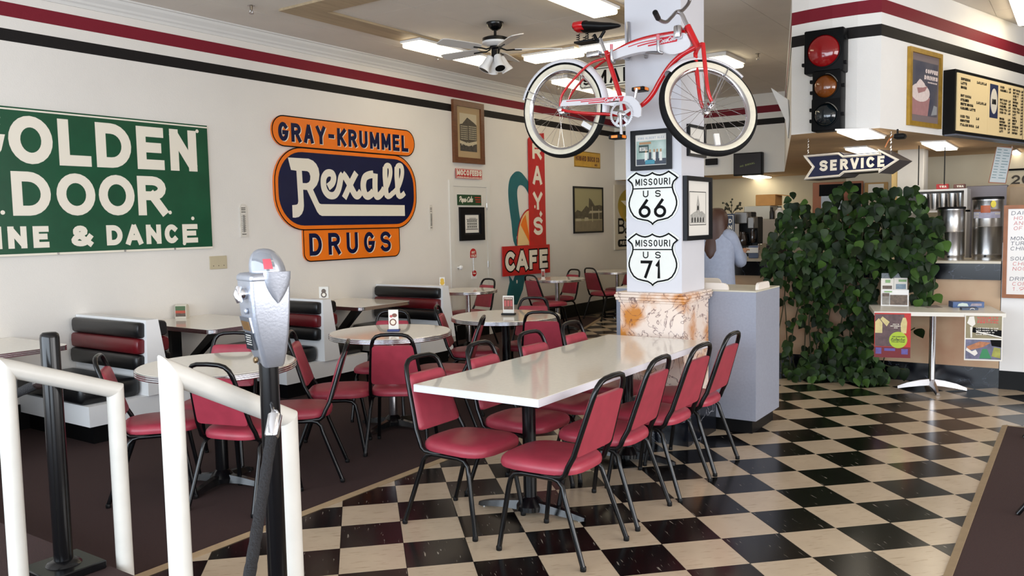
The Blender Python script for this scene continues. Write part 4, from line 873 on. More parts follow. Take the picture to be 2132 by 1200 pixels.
# fork follows the turned front wheel
cr = HB-(HT-HB)*.12
tb([cr-nF*.055+Vector((0, 0, .0)), cr-nF*.03+Vector((0, 0, .018)), cr+nF*.03+Vector((0, 0, .018)), cr+nF*.055], .014, BRED, 'fork_crown')
for s in (-1, 1):
    n_ = nF*(s*.055); tb([cr+n_+Vector((0, 0, .012)), cr+n_*1.02+(HF-cr)*.45-uF*.012, cr+n_+(HF-cr)*.8-uF*.016, HF+n_], [.0135]*6+[.012]*5+[.011]*3+[.009, .009], BRED, 'fork_blade', 10, 5)
    MB().lathe([(.014, -.006), (.016, 0), (.010, .012)], HF+n_*1.2, 10, Matrix((uF, nF.cross(uF), nF)).transposed().to_4x4()).build('axle_nut', CHROME, bk)
    for W_, n2, C_, P_, aa in ((0, nF, HF, PF, 57),): MB().tube([C_+n2*(s*.06), P_(WR+.006, math.radians(aa), s*.03)], .0038, 6).build('fender_stay', CHROME, bk)
    for aa in (160, 150): MB().tube([HR+nR*(s*.06), PR(WR+.006, math.radians(aa), s*.03)], .0035, 6).build('fender_stay', CHROME, bk)
def fender(P_, a0, a1, name):
    b = MB(); N = 26; pr = [(-.036, -.020), (-.03, -.002), (-.015, .007), (0, .009), (.015, .007), (.03, -.002), (.036, -.020)]; k = len(pr); vs = []
    for i in range(N+1):
        a = math.radians(a0+(a1-a0)*i/N)
        for h, dr in pr: vs.append(P_(WR+.012+dr, a, h))
        for h, dr in pr[::-1]: vs.append(P_(WR+.0095+dr, a, h*.97))
    k2 = 2*k; fs = [(i*k2+j, i*k2+(j+1) % k2, (i+1)*k2+(j+1) % k2, (i+1)*k2+j) for i in range(N) for j in range(k2)]; b.add(vs, fs).build(name, BWHITE, bk, ang=50)
fender(PR, -8, 163, 'rear_fender'); fender(PF, 38, 136, 'front_fender')
# saddle
sx = bpx(1245, 52); b_ = []
for t, hw, zt, zb in ((-.165, .045, .0, -.03), (-.155, .085, .018, -.042), (-.10, .098, .030, -.045), (-.04, .080, .026, -.045), (.03, .045, .016, -.042), (.10, .026, .008, -.035), (.155, .018, -.004, -.028), (.168, .008, -.012, -.022)):
    b_.append([Vector((sx.x+t, BY+hw*math.cos(a), sx.z+(zt+zb)/2-.012*t/.16+(zt-zb)/2*math.sin(a))) for a in [2*math.pi*i/14 for i in range(14)]])
sad = loft([r[::-1] for r in b_]).build('saddle', BLACKP, bk, ang=70)
b_ = []
for t, hw in ((-.150, .088), (-.10, .0995), (-.075, .093)): b_.append([Vector((sx.x+t, BY+hw*1.02*math.cos(a), sx.z-.006-.012*t/.16+.0385*math.sin(a))) for a in [2*math.pi*i/14 for i in range(14)]])
loft([r[::-1] for r in b_], False).build('saddle_patch', BRED, sad, ang=70)
for dx in (-.13, -.06):
    for s in (-1, 1):
        tb([Vector((sx.x+dx+.011*math.cos(t), BY+s*.045+.011*math.sin(t), sx.z-.05-.045*t/20)) for t in [k*.9 for k in range(22)]], .003, BLACKP, 'saddle_spring', 5, 0)
MB().box((sx.x-.16, BY-.05, sx.z-.108), (sx.x-.02, BY+.05, sx.z-.096)).build('saddle_rail', BLACKP, bk, smooth=False)
tb([Vector((sx.x-.03, BY, sx.z-.06)), Vector((sx.x+.0, BY, sx.z-.10)), Vector((sx.x+.05, BY, sx.z-.045))], .011, BLACKP, 'saddle_clamp', 8, 3)
tb([SEATC, bpx(1249, 80)], .0125, CHROME, 'seat_post', 12, 0)
# tank with decals
tp = Pl((0, BY, 0), (1, 0, 0))
tk = [tp.px(*p) for p in [(1276, 112), (1300, 99), (1330, 88), (1365, 79), (1400, 73), (1428, 70), (1436, 80), (1441, 95), (1430, 106), (1414, 113), (1398, 114), (1375, 108), (1350, 108), (1325, 112), (1300, 119), (1280, 125)]]
tank = MB().prism([tuple(p) for p in smooth_pts(tk, 3, True)], tp.p, -.028, .028).build('tank', BWHITE, bk, ang=40)
b = MB()
for l, w in (([(1312, 99), (1340, 90), (1372, 84)], .006), ([(1331, 98), (1352, 92), (1372, 88)], .008), ([(1353, 97), (1372, 93)], .010)): b.ribbon([tuple(p) for p in smooth_pts([tp.px(*q) for q in l], 4)], w, tp.p, .0286)
b.sheet([[tp.px(*q) for q in [(1371, 82), (1400, 76), (1417, 76), (1413, 88), (1372, 96)]]], tp.p, .0290); b.build('tank_decal', DECAL, tank, smooth=False)
b = MB(); q0 = tp.px(1375, 93); q1 = tp.px(1411, 84); script(b, tp, 'CocaCola', q0[0], q0[1], q1[0]-q0[0], .026, .0055, .0296, .2, (q1[1]-q0[1])/(q1[0]-q0[0])); b.build('tank_script', BWHITE, tank, smooth=False)
# chain guard, cranks, chain wheel, chain
gp = Pl((0, BY-.052, 0), (1, 0, 0))
cg = [gp.px(*p) for p in [(1166, 222), (1172, 209), (1215, 206), (1262, 203), (1300, 199), (1318, 201), (1330, 212), (1336, 226), (1335, 242), (1330, 245), (1316, 241), (1319, 232), (1316, 222), (1308, 216), (1297, 215), (1287, 220), (1276, 221), (1250, 216), (1215, 219)]]
gd = MB().prism([tuple(p) for p in cg], gp.p, -.006, .006).build('chain_guard', BWHITE, bk, smooth=False)
b = MB()
for l, w in (([(1180, 211.5), (1258, 205)], .006), ([(1210, 212.5), (1258, 208)], .007), ([(1226, 215), (1262, 212)], .008)): b.ribbon([gp.px(*q) for q in l], w, gp.p, .0064)
b.sheet([[gp.px(*q) for q in [(1257, 204), (1300, 200.5), (1297, 211), (1260, 215)]]], gp.p, .0067); b.build('guard_decal', DECAL, gd, smooth=False)
b = MB(); q0 = gp.px(1259, 213); q1 = gp.px(1291, 210.5); script(b, gp, 'CocaCola', q0[0], q0[1], q1[0]-q0[0], .024, .005, .0072, .2, (q1[1]-q0[1])/(q1[0]-q0[0])); b.build('guard_script', BWHITE, gd, smooth=False)
cw = Pl((BB.x, BY-.062, BB.z), (1, 0, 0))
teeth = [((.088 if k % 2 else .080)*math.cos(2*math.pi*k/88), (.088 if k % 2 else .080)*math.sin(2*math.pi*k/88)) for k in range(88)]
b = MB(); b.prism([teeth, arc(0, 0, .069, .069, 0, 352, 44)], cw.p, -.002, .002); b.build('chain_ring', CHROME, bk, smooth=False)
for k in range(5):
    a = math.radians(20+72*k); d = Vector((math.cos(a), math.sin(a))); n_ = Vector((-d.y, d.x)); MB().prism([tuple(d*.015-n_*.013), tuple(d*.071-n_*.008), tuple(d*.071+n_*.008), tuple(d*.015+n_*.013)], cw.p, -.002, .004).build('ring_arm', CHROME, bk, smooth=False)
MX = Matrix.Rotation(math.radians(90), 3, 'X').to_4x4()
MB().lathe([(.020, -.06), (.020, .06), (.026, .063), (.026, .075), (.012, .084)], BB, 16, MX).build('bottom_bracket', CHROME, bk, ang=30)
def crank(tip, side, nm):
    A = BB+Vector((0, side*.078, 0)); B_ = tip; pl = MB().tube([A, A+(B_-A)*.5, B_], [.013, .010, .012], 8).build('crank_arm', CHROME, bk)
    c = B_+Vector((0, side*.055, 0)); pd = MB().rbox((c.x-.045, c.y-.045, c.z-.014), (c.x+.045, c.y+.045, c.z+.014), .005, 1).build('pedal', BLACKP, bk)
    for sx_ in (-1, 1): MB().box((c.x+sx_*.0455-.003, c.y-.025, c.z-.009), (c.x+sx_*.0455+.003, c.y+.025, c.z+.009)).build('pedal_reflector', AMBER, pd, smooth=False)
    MB().box((c.x-.022, c.y-.049, c.z-.008), (c.x+.022, c.y-.0455, c.z+.008)).build('pedal_reflector', AMBER, pd, smooth=False)
crank(bpx(1294, 287, -.08), -1, 'near'); crank(bpx(1320, 185, .08)+Vector((.02, 0, 0)), 1, 'far')
tb([HR+Vector((0, -.058, -.034)), bpx(1235, 255, -.058), BB+Vector((-.02, .0, -.088))+Vector((0, -.058, 0))], .0045, DARKP, 'chain', 6, 3)
tb([HR+Vector((0, -.044, .034)), BB+Vector((-.02, -.058, .088))], .0045, DARKP, 'chain', 6, 0)
# stem, handlebar, lamp
st = HT+(HT-HB)*.28
tb([HT+(HT-HB)*.05, st, st+Vector((-.025, -.0, .05)), st+Vector((-.055, -.005, .065))], .013, CHROME, 'stem', 10, 4)
bc = st+Vector((-.055, -.005, .065)); f_ = uF
bar = [bpx(1366, 30, -.40), bpx(1371, 40, -.33), bpx(1386, 46, -.22), bpx(1398, 36, -.12), bc]
bar2 = [bpx(1420, 22, .08), bpx(1432, 9, .16), bpx(1437, -4, .17), bpx(1436, -14, .10), bpx(1430, -18, .02)]
tb(bar+bar2, .0115, mat('worn_chrome', (130, 124, 122), .3, .9), 'handlebar', 10, 5)
for e, p in ((bar[0], bar[1]), (bar2[-1], bar2[-2])): MB().tube([e-(p-e).normalized()*.03, e+(p-e).normalized()*.06], .0165, 12).build('grip', BLACKP, bk)
lm = bpx(1413, 66, -.05); MB().rbox((lm.x-.028, lm.y-.03, lm.z-.045), (lm.x+.022, lm.y+.02, lm.z+.04), .016, 2).build('shift_box', CHROME, bk); MB().tube([lm+Vector((0, .02, .02)), bpx(1428, 60)], .008, 8).build('box_bracket', CHROME, bk)
rl = bpx(1237, 113, .0); MB().rbox((rl.x-.05, BY-.03, rl.z-.022), (rl.x+.05, BY+.03, rl.z+.02), .01, 2).build('rear_lamp', CHROME, bk); MB().tube([rl, SEATC], .008, 8).build('lamp_bracket', CHROME, bk)
# hanger fixed to the column
hg = thing('bicycle_hanger', 'grey metal bicycle hanger arms bolted to the column', 'hanger', (-2.6, 5.34, 2.6)); HGM = mat('hanger_grey', (170, 170, 174), .3, .8)
for px_, top in ((1309, 45), (1345, 84)):
    p = ony(px_, 122, 5.345); q = ony(px_, top, 5.345); MB().rbox((p.x-.012, 5.335, p.z), (p.x+.012, 5.359, q.z), .006, 1).build('back_bar', HGM, hg)
for a, e in (((1309, 124), (1274, 103)), ((1345, 112), (1371, 84))):
    p = ony(a[0], a[1], 5.335); q = ony(e[0], e[1]+22, BY-.06); r_ = ony(e[0]-1, e[1], BY-.065)
    MB().tube(smooth_pts([p, Vector((p.x, BY+.1, p.z-.01)), Vector((q.x, BY-.03, q.z-.01)), q, r_], 5), .010, 10).build('hook_arm', HGM, hg, ang=60)
    MB().tube([r_, r_+Vector((0, 0, .035))], .012, 8).build('hook_tip', mat('hook_sleeve', (206, 120, 128), .5), hg)
# ================================================================== HANDRAILS, ROPE POSTS, PARKING METER
def hzv(x, y, v):
    lo, hi = -2., 6.
    for _ in range(50):
        m = (lo+hi)/2
        if project((x, y, m))[1] > v: lo = m
        else: hi = m
    return (lo+hi)/2
def mitred(pts, i, r, n=20):
    """segment i of a polyline as a pipe with mitred ends"""
    P = [Vector(p) for p in pts]; A, B = P[i], P[i+1]; d = (B-A).normalized(); X = d.orthogonal().normalized(); Y = d.cross(X); b = MB(); vs = []
    for end, Q, nb in ((0, A, (P[i]-P[i-1]).normalized()+d if i > 0 else d), (1, B, (P[i+2]-B).normalized()+d if i+2 < len(P) else d)):
        for j in range(n):
            o = (X*math.cos(2*math.pi*j/n)+Y*math.sin(2*math.pi*j/n))*r; vs.append(Q+o-d*(o.dot(nb)/d.dot(nb)))
    return b.add(vs, [(j, (j+1) % n, n+(j+1) % n, n+j) for j in range(n)]+[tuple(range(n))[::-1], tuple(range(n, 2*n))])
def handrail(P, Q, label):
    pts = [Vector((P.x, P.y, .3005)), P, Q, Vector((Q.x, Q.y, .1505))]
    g = thing('handrail', label, 'handrail', pts[0], 0, 'white handrails at the entry step')
    for i, nm in enumerate(('post', 'rail', 'post')): mitred(pts, i, .0305).build(nm, RAILW, g, ang=50)
p = EYE+ray(355, 776)*2.2; q = EYE+ray(599, 871)*(2.2*1.1494); q.x = p.x; handrail(p, q, 'white pipe handrail of the pair, in front of the nearest chair')
p = EYE+ray(10, 766)*2.8; q = EYE+ray(241, 813)*(2.8*1.114); q.x = p.x; handrail(p, q, 'white pipe handrail at the far left edge, left of the pair')
def dome_post(x, y, z0, z1, r, label):
    g = thing('rope_post', label, 'post', (x, y, z0), 0, 'black rope posts')
    MB().lathe([(r, z0+.045), (r, z1-.02), (r*.93, z1-.008), (r*.7, z1-.001), (r*.25, z1)], (x, y, 0), 22).build('pole', BLACKM, g, ang=40)
    MB().rbox((x-.105, y-.105, z0+.0005), (x+.105, y+.105, z0+.032), .004, 1).build('base_plate', BLACKM, g); MB().lathe([(r*1.9, z0+.0325), (r*1.7, z0+.04), (r*1.05, z0+.05)], (x, y, 0), 20).build('collar', BLACKM, g)
    return g
bp_ = onz(164, 1163, .332); bp_.y = min(bp_.y, 1.50)
zt = hzv(bp_.x, bp_.y, 692); dome_post(bp_.x, bp_.y, .3, zt, .0325, 'black rope post with rounded top and square foot, between the two handrails')
dome_post(-4.75, 1.40, .3, zt, .0325, 'black rope post beyond the left edge of the view')
ROPE = mat('black_rope', (30, 28, 30), .85, bump=.9, bscale=160)
def rope(pts, r, label, ends):
    S = smooth_pts(pts, 8); g = thing('barrier_rope', label, 'rope', S[0], 0, 'black barrier ropes')
    MB().tube(S, [r*(1+.06*math.sin(i*2.2)) for i in range(len(S))], 10).build('cord', ROPE, g, ang=80)
    for e, k in ends:
        d = (S[k]-S[e]).normalized(); MB().lathe([(r*.6, -.02), (r*1.25, -.015), (r*1.25, .045), (r*1.05, .05)], S[e], 14, d.to_track_quat('Z', 'Y').to_matrix().to_4x4()).build('end_cap', CHROME, g, ang=40)
        MB().tube([S[e]-d*.015+Vector((.014*math.cos(t), 0, .014*math.sin(t))) for t in [i*math.pi/6 for i in range(12)]], .004, 6, closed=True).build('hook_ring', CHROME, g)
hk = Vector((bp_.x-.055, bp_.y, hzv(bp_.x-.055, bp_.y, 793)))
rope([hk, hk+Vector((-.3, -.02, -.09)), hk+Vector((-.75, -.04, -.14)), Vector((-4.4, 1.40, hk.z-.08)), Vector((-4.695, 1.40, hk.z))], .018, 'black velvet rope running left from the rope post to the edge of the view', ((0, 3), (-1, -4)))
# --- parking meter
MD = 2.3; mp_ = EYE+ray(561, 800)*MD; MXc, MYc = mp_.x, mp_.y
ALU = mat('cast_aluminium', (176, 180, 190), .36, .75, var=.06, scale=18, bump=.04, bscale=140)
g = thing('parking_meter', 'grey metal parking meter on a black post in the left foreground', 'parking meter', (MXc, MYc, .30))
cdir = (Vector((EYE.x, EYE.y, 0))-Vector((MXc, MYc, 0))).normalized(); rdir = Vector((-cdir.y, cdir.x, 0)); th = math.radians(21)
fN = (-rdir*math.cos(th)+cdir*math.sin(th)); sN = (cdir*math.cos(th)+rdir*math.sin(th)); e1 = -fN; e2 = -sN; ZU = Vector((0, 0, 1)); MC = Vector((MXc, MYc, 0))+rdir*-.004
def ML(x, y, z): return MC+e1*x+e2*y+ZU*z
MB().lathe([(.0265, .3005), (.0265, 1.185)], (MXc, MYc, 0), 22).build('post', BLACKM, g, ang=40)
MB().lathe([(.085, .3005), (.085, .315), (.04, .33), (.03, .34)], (MXc, MYc, 0), 22).build('post_flange', BLACKM, g)
def rr_ring(hx, hy, z, r, cx_=0., n=5): return [ML(cx_+x, y, z) for x, y in rrect(-hx, -hy, hx, hy, r, n)]
z0m = hzv(MXc, MYc, 763); z1m = hzv(MXc, MYc, 518); u_ = (z1m-z0m)/.324
def Z(k): return z0m+k*u_
head = loft([rr_ring(hx, hy, Z(z), r, c_) for hx, hy, z, r, c_ in ((.026, .028, .0, .012, .012), (.030, .032, .006, .013, .011), (.039, .040, .04, .014, .008), (.047, .047, .09, .012, .004), (.0525, .052, .15, .010, .001), (.055, .054, .20, .009, 0), (.0555, .0545, .239, .009, 0))]).build('housing', ALU, g, ang=40)
loft([rr_ring(.0565, .0555, Z(.2395), .008), rr_ring(.0575, .0565, Z(.243), .008), rr_ring(.0570, .056, Z(.252), .010), rr_ring(.052, .050, Z(.259), .014), rr_ring(.044, .040, Z(.2605), .02)]).build('top_plate', ALU, g, ang=40)
def dome_ring(rx_, ry_, z, cx_=.003, n=28): return [ML(cx_+rx_*math.cos(2*math.pi*k/n), ry_*math.sin(2*math.pi*k/n), z) for k in range(n)]
loft([dome_ring(.049*math.cos(a)**.8 if a < 1.5 else .002, .046*math.cos(a)**.8 if a < 1.5 else .002, Z(.2606)+.064*u_*math.sin(a), .003+.010*(1-math.sin(a))) for a in [i*1.54/9 for i in range(10)]]).build('dome', ALU, g, ang=60)
# window in the dome with a red flag
GLASSM = mat('meter_glass', (120, 122, 128), .08, spec=.8)
def dpt(az, el, k=1.0):
    c = math.cos(el)**.8; return ML(.003+.010*(1-math.sin(el))+.049*k*c*math.cos(az), .046*k*c*math.sin(az), Z(.2606)+.064*u_*k*math.sin(el))
b = MB(); A_ = [math.radians(196+i*9) for i in range(10)]; E_ = [math.radians(4+i*9) for i in range(7)]
b.add([dpt(a, e*(1-.25*abs((a-A_[4])/(A_[9]-A_[0]))), 1.02) for e in E_ for a in A_], [(i*10+j, i*10+j+1, (i+1)*10+j+1, (i+1)*10+j) for i in range(6) for j in range(9)]); b.build('dome_window', GLASSM, g, ang=60)
b = MB(); b.add([dpt(a, e, 1.045) for e in (math.radians(8), math.radians(20), math.radians(33)) for a in A_[5:9]], [(i*4+j, i*4+j+1, (i+1)*4+j+1, (i+1)*4+j) for i in range(2) for j in range(3)]); b.build('red_flag', mat('flag_red', (196, 70, 84), .4), g)
# teardrop boss on the side, coin knob, dial window, label, lock
b = []
for t in range(9):
    s = t/8; hw = .037*(1-s**2.2)+.0015; zz = Z(.262-.085*s); b.append([ML(.018+hw*math.cos(a), -.0535-.013*(1-s*.8)*math.sin(a), zz) for a in [math.pi*i/10 for i in range(11)]]+[ML(.018+hw*math.cos(a)*.9, -.050, zz) for a in [math.pi*(10-i)/10 for i in range(11)]])
loft([r[::-1] for r in b]).build('side_boss', ALU, g, ang=70)
fp = Pl(ML(-.0552, 0, 0), -e2 if False else (-e2), (0, 0, 1))
if fp.n.dot(fN) < 0: fp = Pl(ML(-.0552, 0, 0), e2, (0, 0, 1))
kx0 = ML(-.058, -.012, Z(.205)); MB().lathe([(.014, -.004), (.016, .004), (.013, .012), (.006, .016)], kx0, 14, fN.to_track_quat('Z', 'Y').to_matrix().to_4x4()).build('knob_base', CHROME, g, ang=40)
MB().tube([kx0+fN*.014+ZU*.020+e2*.004, kx0+fN*.019, kx0+fN*.014-ZU*.022-e2*.003], [.008, .012, .009], 10).build('coin_knob', CHROME, g, ang=60)
MB().lathe([(.008, -.002), (.009, .003), (.004, .006)], ML(-.0555, -.012, Z(.158)), 12, fN.to_track_quat('Z', 'Y').to_matrix().to_4x4()).build('coin_return', ALU, g)
b = MB(); fl = [(-.040, .135), (.036, .135), (.030, .108), (-.034, .108)]
def fq(x, k, off): z = Z(k); d_ = .0; hx = .0555 if k > .15 else .0555-(.15-k)*.115; return ML(-hx+.0045*(k < .12)-off, x, z)
def quad_on_front(x0, x1, k0, k1, off, name, m):
    MB().add([fq(x0, k0, off), fq(x1, k0, off), fq(x1, k1, off), fq(x0, k1, off), fq(x0, k0, -.004), fq(x1, k0, -.004), fq(x1, k1, -.004), fq(x0, k1, -.004)], [(0, 1, 2, 3), (3, 2, 1, 0), (0, 4, 5, 1), (1, 5, 6, 2), (2, 6, 7, 3), (3, 7, 4, 0)]).build(name, m, g, smooth=False)
quad_on_front(-.036, .036, .100, .142, .004, 'plate', ALU); quad_on_front(-.026, .026, .105, .130, .0055, 'dial_window', mat('dial_brown', (150, 112, 70), .3)); quad_on_front(-.028, .028, .052, .097, .005, 'label_plate', mat('label_dark', (36, 42, 52), .4))
for k in range(5): quad_on_front(-.020+.003*(k % 2), .020-.004*((k+1) % 2), .090-k*.0062, .0925-k*.0062, .0058, 'label_line', PAPER)
MB().lathe([(.008, -.003), (.009, .003), (.007, .006)], ML(-.032, -.004, Z(.022)), 12, fN.to_track_quat('Z', 'Y').to_matrix().to_4x4()).build('lock', mat('brass', (140, 116, 84), .35, .9), g)
h2 = EYE+ray(571, 876)*(MD-.06); rope([h2, EYE+ray(562, 930)*(MD-.10), EYE+ray(545, 1040)*(MD-.16), EYE+ray(526, 1160)*(MD-.26), EYE+ray(505, 1290)*(MD-.40), Vector((-1.35, .90, .35)), Vector((-1.30, .70, .318)), Vector((-1.45, .45, .318))], .0155, 'black rope hanging down from the parking meter post', ((0, 3), (-1, -4)))
MB().tube([h2+Vector((0, 0, .02)), (h2+Vector((MXc, MYc, h2.z)))/2+Vector((0, 0, .035)), Vector((MXc, MYc, h2.z+.03))], .005, 8).build('rope_eye', CHROME, g)
# ================================================================== CEILING FAN, SPRINKLERS, HANGING STREET SIGN
fx, fy = -4.82, 6.77
def fz(v): return hzv(fx, fy, v)
g = thing('ceiling_fan', 'black and white ceiling fan with spot lamps', 'fan', (fx, fy, H-.4))
MB().lathe([(.085, H-.0095), (.085, H-.03), (.06, H-.065), (.028, H-.085)][::-1], (fx, fy, 0), 24).build('canopy', BLACKM, g)
zm1, zm0 = fz(77), fz(97)
MB().lathe([(.014, zm1-.01), (.014, H-.08)], (fx, fy, 0), 12).build('down_rod', BLACKM, g)
MB().lathe([(.10, (zm0+zm1)/2-.005), (.128, (zm0+zm1)/2), (.128, zm1-.015), (.09, zm1), (.02, zm1+.002)], (fx, fy, 0), 32).build('motor_cap', BLACKM, g)
MB().lathe([(.06, zm0), (.10, zm0+.012), (.130, (zm0+zm1)/2-.02), (.130, (zm0+zm1)/2-.0005)], (fx, fy, 0), 32).build('motor_ring', WHITE, g)
MB().lathe([(.035, fz(119)), (.045, fz(117)), (.045, zm0-.03), (.065, zm0-.02), (.065, zm0-.0005)], (fx, fy, 0), 24).build('switch_housing', BLACKM, g)
zb_ = zm0-.025; a0 = math.radians(36)
BLW = mat('fan_blade', (206, 204, 202), .4)
for k in range(5):
    a = a0+k*2*math.pi/5; d = Vector((math.cos(a), math.sin(a), 0)); n_ = Vector((-d.y, d.x, 0)); c_ = Vector((fx, fy, zb_)); tl = math.radians(13)
    w_ = n_*math.cos(tl)+ZU*math.sin(tl); up = ZU*math.cos(tl)-n_*math.sin(tl); pl = Pl(c_, d, w_)
    out = [(.19, -.045), (.24, -.062), (.60, -.072), (.645, -.06), (.655, -.03), (.655, .03), (.645, .06), (.60, .072), (.24, .062), (.19, .045)]
    bl = MB().prism(out, pl.p, -.004, .004).build('blade', BLW, g, smooth=False)
    MB().tube([c_+d*.05+ZU*.01, c_+d*.11-ZU*.012, c_+d*.17-up*.008, c_+d*.26-up*.008], .008, 8).build('blade_arm', BLACKM, bl)
for k, (aa, sw) in enumerate(((-2.3, 1), (-.6, 1), (.9, 1), (2.5, 1))):
    d = Vector((math.cos(aa), math.sin(aa), 0)); ax = (d*.55-ZU).normalized(); c_ = Vector((fx, fy, fz(119)))+d*.05
    M_ = ax.to_track_quat('Z', 'Y').to_matrix().to_4x4(); o = MB().lathe([(.02, -.01), (.034, .0), (.038, .02), (.045, .10), (.058, .13), (.058, .15), (.050, .15), (.040, .10)], c_, 20, M_).build('spot_shade', WHITE, g)
    MB().lathe([(.01, .10), (.034, .105), (.040, .11), (.046, .125), (.049, .149)], c_, 20, M_).build('lamp_inner', BLACKP, o)
for k, (u, v, l) in enumerate(((523, 12, 'left of the light trough'), (910, 113, 'left of the fan lamps'), (1161, 176, 'seen inside the rear bicycle wheel'), (1578, 112, 'right of the front bicycle wheel'), (2053, 45, 'at the upper right above the menu board'))):
    p = onz(u, v, H-.009); g = thing('sprinkler_head', 'small ceiling sprinkler '+l, 'sprinkler', (p.x, p.y, p.z-.06), 0, 'ceiling sprinklers')
    MB().lathe([(.02, -.002), (.032, 0)], (p.x, p.y, p.z), 14).build('escutcheon', STEEL, g); MB().lathe([(.010, -.04), (.012, -.025), (.014, -.002)], (p.x, p.y, p.z), 10).build('nozzle', mat('brass2', (120, 108, 92), .4, .8), g)
    for s in (-1, 1): MB().tube([p+Vector((s*.010, 0, -.035)), p+Vector((s*.02, 0, -.05)), p+Vector((s*.006, 0, -.066))], .003, 6).build('yoke', STEEL, g)
    MB().lathe([(.022, -.070), (.022, -.066)], (p.x, p.y, p.z), 14).build('deflector', STEEL, g)
SY = 9.3; sp = Pl((0, SY, 0), (1, 0, 0)); a0_, b1_ = sp.px(1206, 146); _, b0_ = sp.px(1303, 176)
g = thing('street_sign', 'white hanging street sign lettered MAIN, partly behind the column', 'sign', (a0_+.6, SY, b0_))
MB().prism(rrect(a0_, b0_, a0_+1.15, b1_, .04), sp.p, -.006, .006).build('plate', SHW, g, smooth=False)
b = MB(); b.ribbon(rrect(a0_+.02, b0_+.02, a0_+1.13, b1_-.02, .03), .01, sp.p, .0066, True); b.build('border_line', INK, g, smooth=False)
V_ = b1_-b0_; b = MB(); text(b, sp, 'S', a0_+.06, b0_+V_*.2, .10, V_*.38, .024, .0066); text(b, sp, 'MAIN', a0_+.22, b0_+V_*.16, .62, V_*.68, .034, .0066, gap=.4); text(b, sp, 'ST', a0_+.93, b0_+V_*.2, .15, V_*.38, .02, .0066); b.build('lettering', INK, g, smooth=False)
for x in (a0_+.15, a0_+1.0): MB().tube([(x, SY, b1_), (x, SY, H-.009)], .004, 6).build('hanger_wire', STEEL, g)
ep = Pl((0, 9.0, 0), (1, 0, 0)); x0, y1 = ep.px(1150, 111); x1, y0 = ep.px(1167, 123)
g = thing('hanging_tag', 'small white hanging tag with two dark curved marks left of the bicycle seat', 'sign', ((x0+x1)/2, 9.0, y0)); b = MB(); ep.rect(b, x0, y0, x1, y1, -.003, .003); b.build('tag', PAPER, g, smooth=False)
b = MB()
for k in (0, .03): b.ribbon(arc(x0+.02+k, (y0+y1)/2, .016, .028, -70, 70, 6), .009, ep.p, .0035)
b.build('print', INK, g, smooth=False); MB().tube([((x0+x1)/2, 9.0, y1), ((x0+x1)/2, 9.0, H-.009)], .002, 5).build('wire', STEEL, g)
# ================================================================== TRAFFIC LIGHT AND BOARDS ON THE BULKHEAD
tfy = 7.425; TF = Pl((0, tfy, 0), (1, 0, 0))
g = thing('traffic_light', 'black traffic light with a glowing red lens mounted on the bulkhead', 'traffic light', (-1.9, tfy-.1, 2.35))
TBLK = mat('signal_black', (9, 10, 12), .5, spec=.12); dF = .17; TFf = Pl((0, tfy-dF, 0), (1, 0, 0))
def tbox(x0, y0, x1, y1, nm):
    a0, b1 = TFf.px(x0, y0); a1, b0 = TFf.px(x1, y1); return MB().rbox((a0, tfy-dF, b0), (a1, tfy-.003, b1), .012, 2).build(nm, TBLK, g), (a0, b0, a1, b1)
tbox(1674, 66, 1756, 146, 'red_section'); tbox(1691, 146.5, 1751, 206, 'amber_section'); tbox(1689, 206.5, 1750, 270, 'green_section')
def lens(u, v, rpx, m, nm):
    a, b_ = TFf.px(u, v); r = rpx/F*project(TFf.p(a, b_))[2]; c_ = TFf.p(a, b_, 0); M_ = Vector((0, -1, 0)).to_track_quat('Z', 'Y').to_matrix().to_4x4()
    MB().lathe([(r*1.10, -.01), (r*1.10, .012), (r*1.02, .014), (r*1.0, .004)], c_, 32, M_).build('bezel', TBLK, g, ang=30)
    MB().lathe([(r, .004), (r*.9, .022), (r*.7, .036), (r*.4, .046), (r*.02, .05)], c_, 32, M_).build(nm, m, g, ang=70)
    return c_, r
RL = mat('red_lens', (112, 4, 10), .12, coat=.5, emit=.0); nt = RL.node_tree; nb = nt.nodes['Principled BSDF']; nb.inputs['Emission Color'].default_value = (1, .02, .03, 1); nb.inputs['Emission Strength'].default_value = .06
lens(1715, 106, 32, RL, 'red_lens'); lens(1719, 180, 23, mat('amber_lens', (112, 58, 16), .15, coat=.5), 'amber_lens'); lens(1719, 240, 23, mat('green_lens', (10, 22, 28), .12, coat=.5), 'green_lens')
for u, v in ((1671, 135), (1757, 75), (1757, 128), (1688, 170), (1688, 193), (1753, 176), (1687, 229), (1687, 252), (1752, 236)):
    a, b_ = TFf.px(u, v); MB().rbox((a-.014, tfy-dF+.02, b_-.014), (a+.014, tfy-dF+.06, b_+.014), .003, 1).build('latch', TBLK, g)
for u, v, r in ((1719, 180, 23), (1719, 240, 23)):
    a, b_ = TFf.px(u, v); R_ = r*1.08/F*project(TFf.p(a, b_))[2]; b = MB(); vs = []; N = 14
    for i in range(N+1):
        t = math.radians(15+75*i/N+0); ln = .06*math.sin(math.pi*i/N)
        for rr_, h in ((R_, .01), (R_, .012+ln), (R_+.003, .012+ln), (R_+.003, .01)): vs.append(TFf.p(a+rr_*math.cos(t), b_+rr_*math.sin(t), h))
    b.add(vs, [(i*4+j, i*4+(j+1) % 4, (i+1)*4+(j+1) % 4, (i+1)*4+j) for i in range(N) for j in range(4)]).build('visor_stub', mat('visor_grey', (120, 118, 112), .6), g)
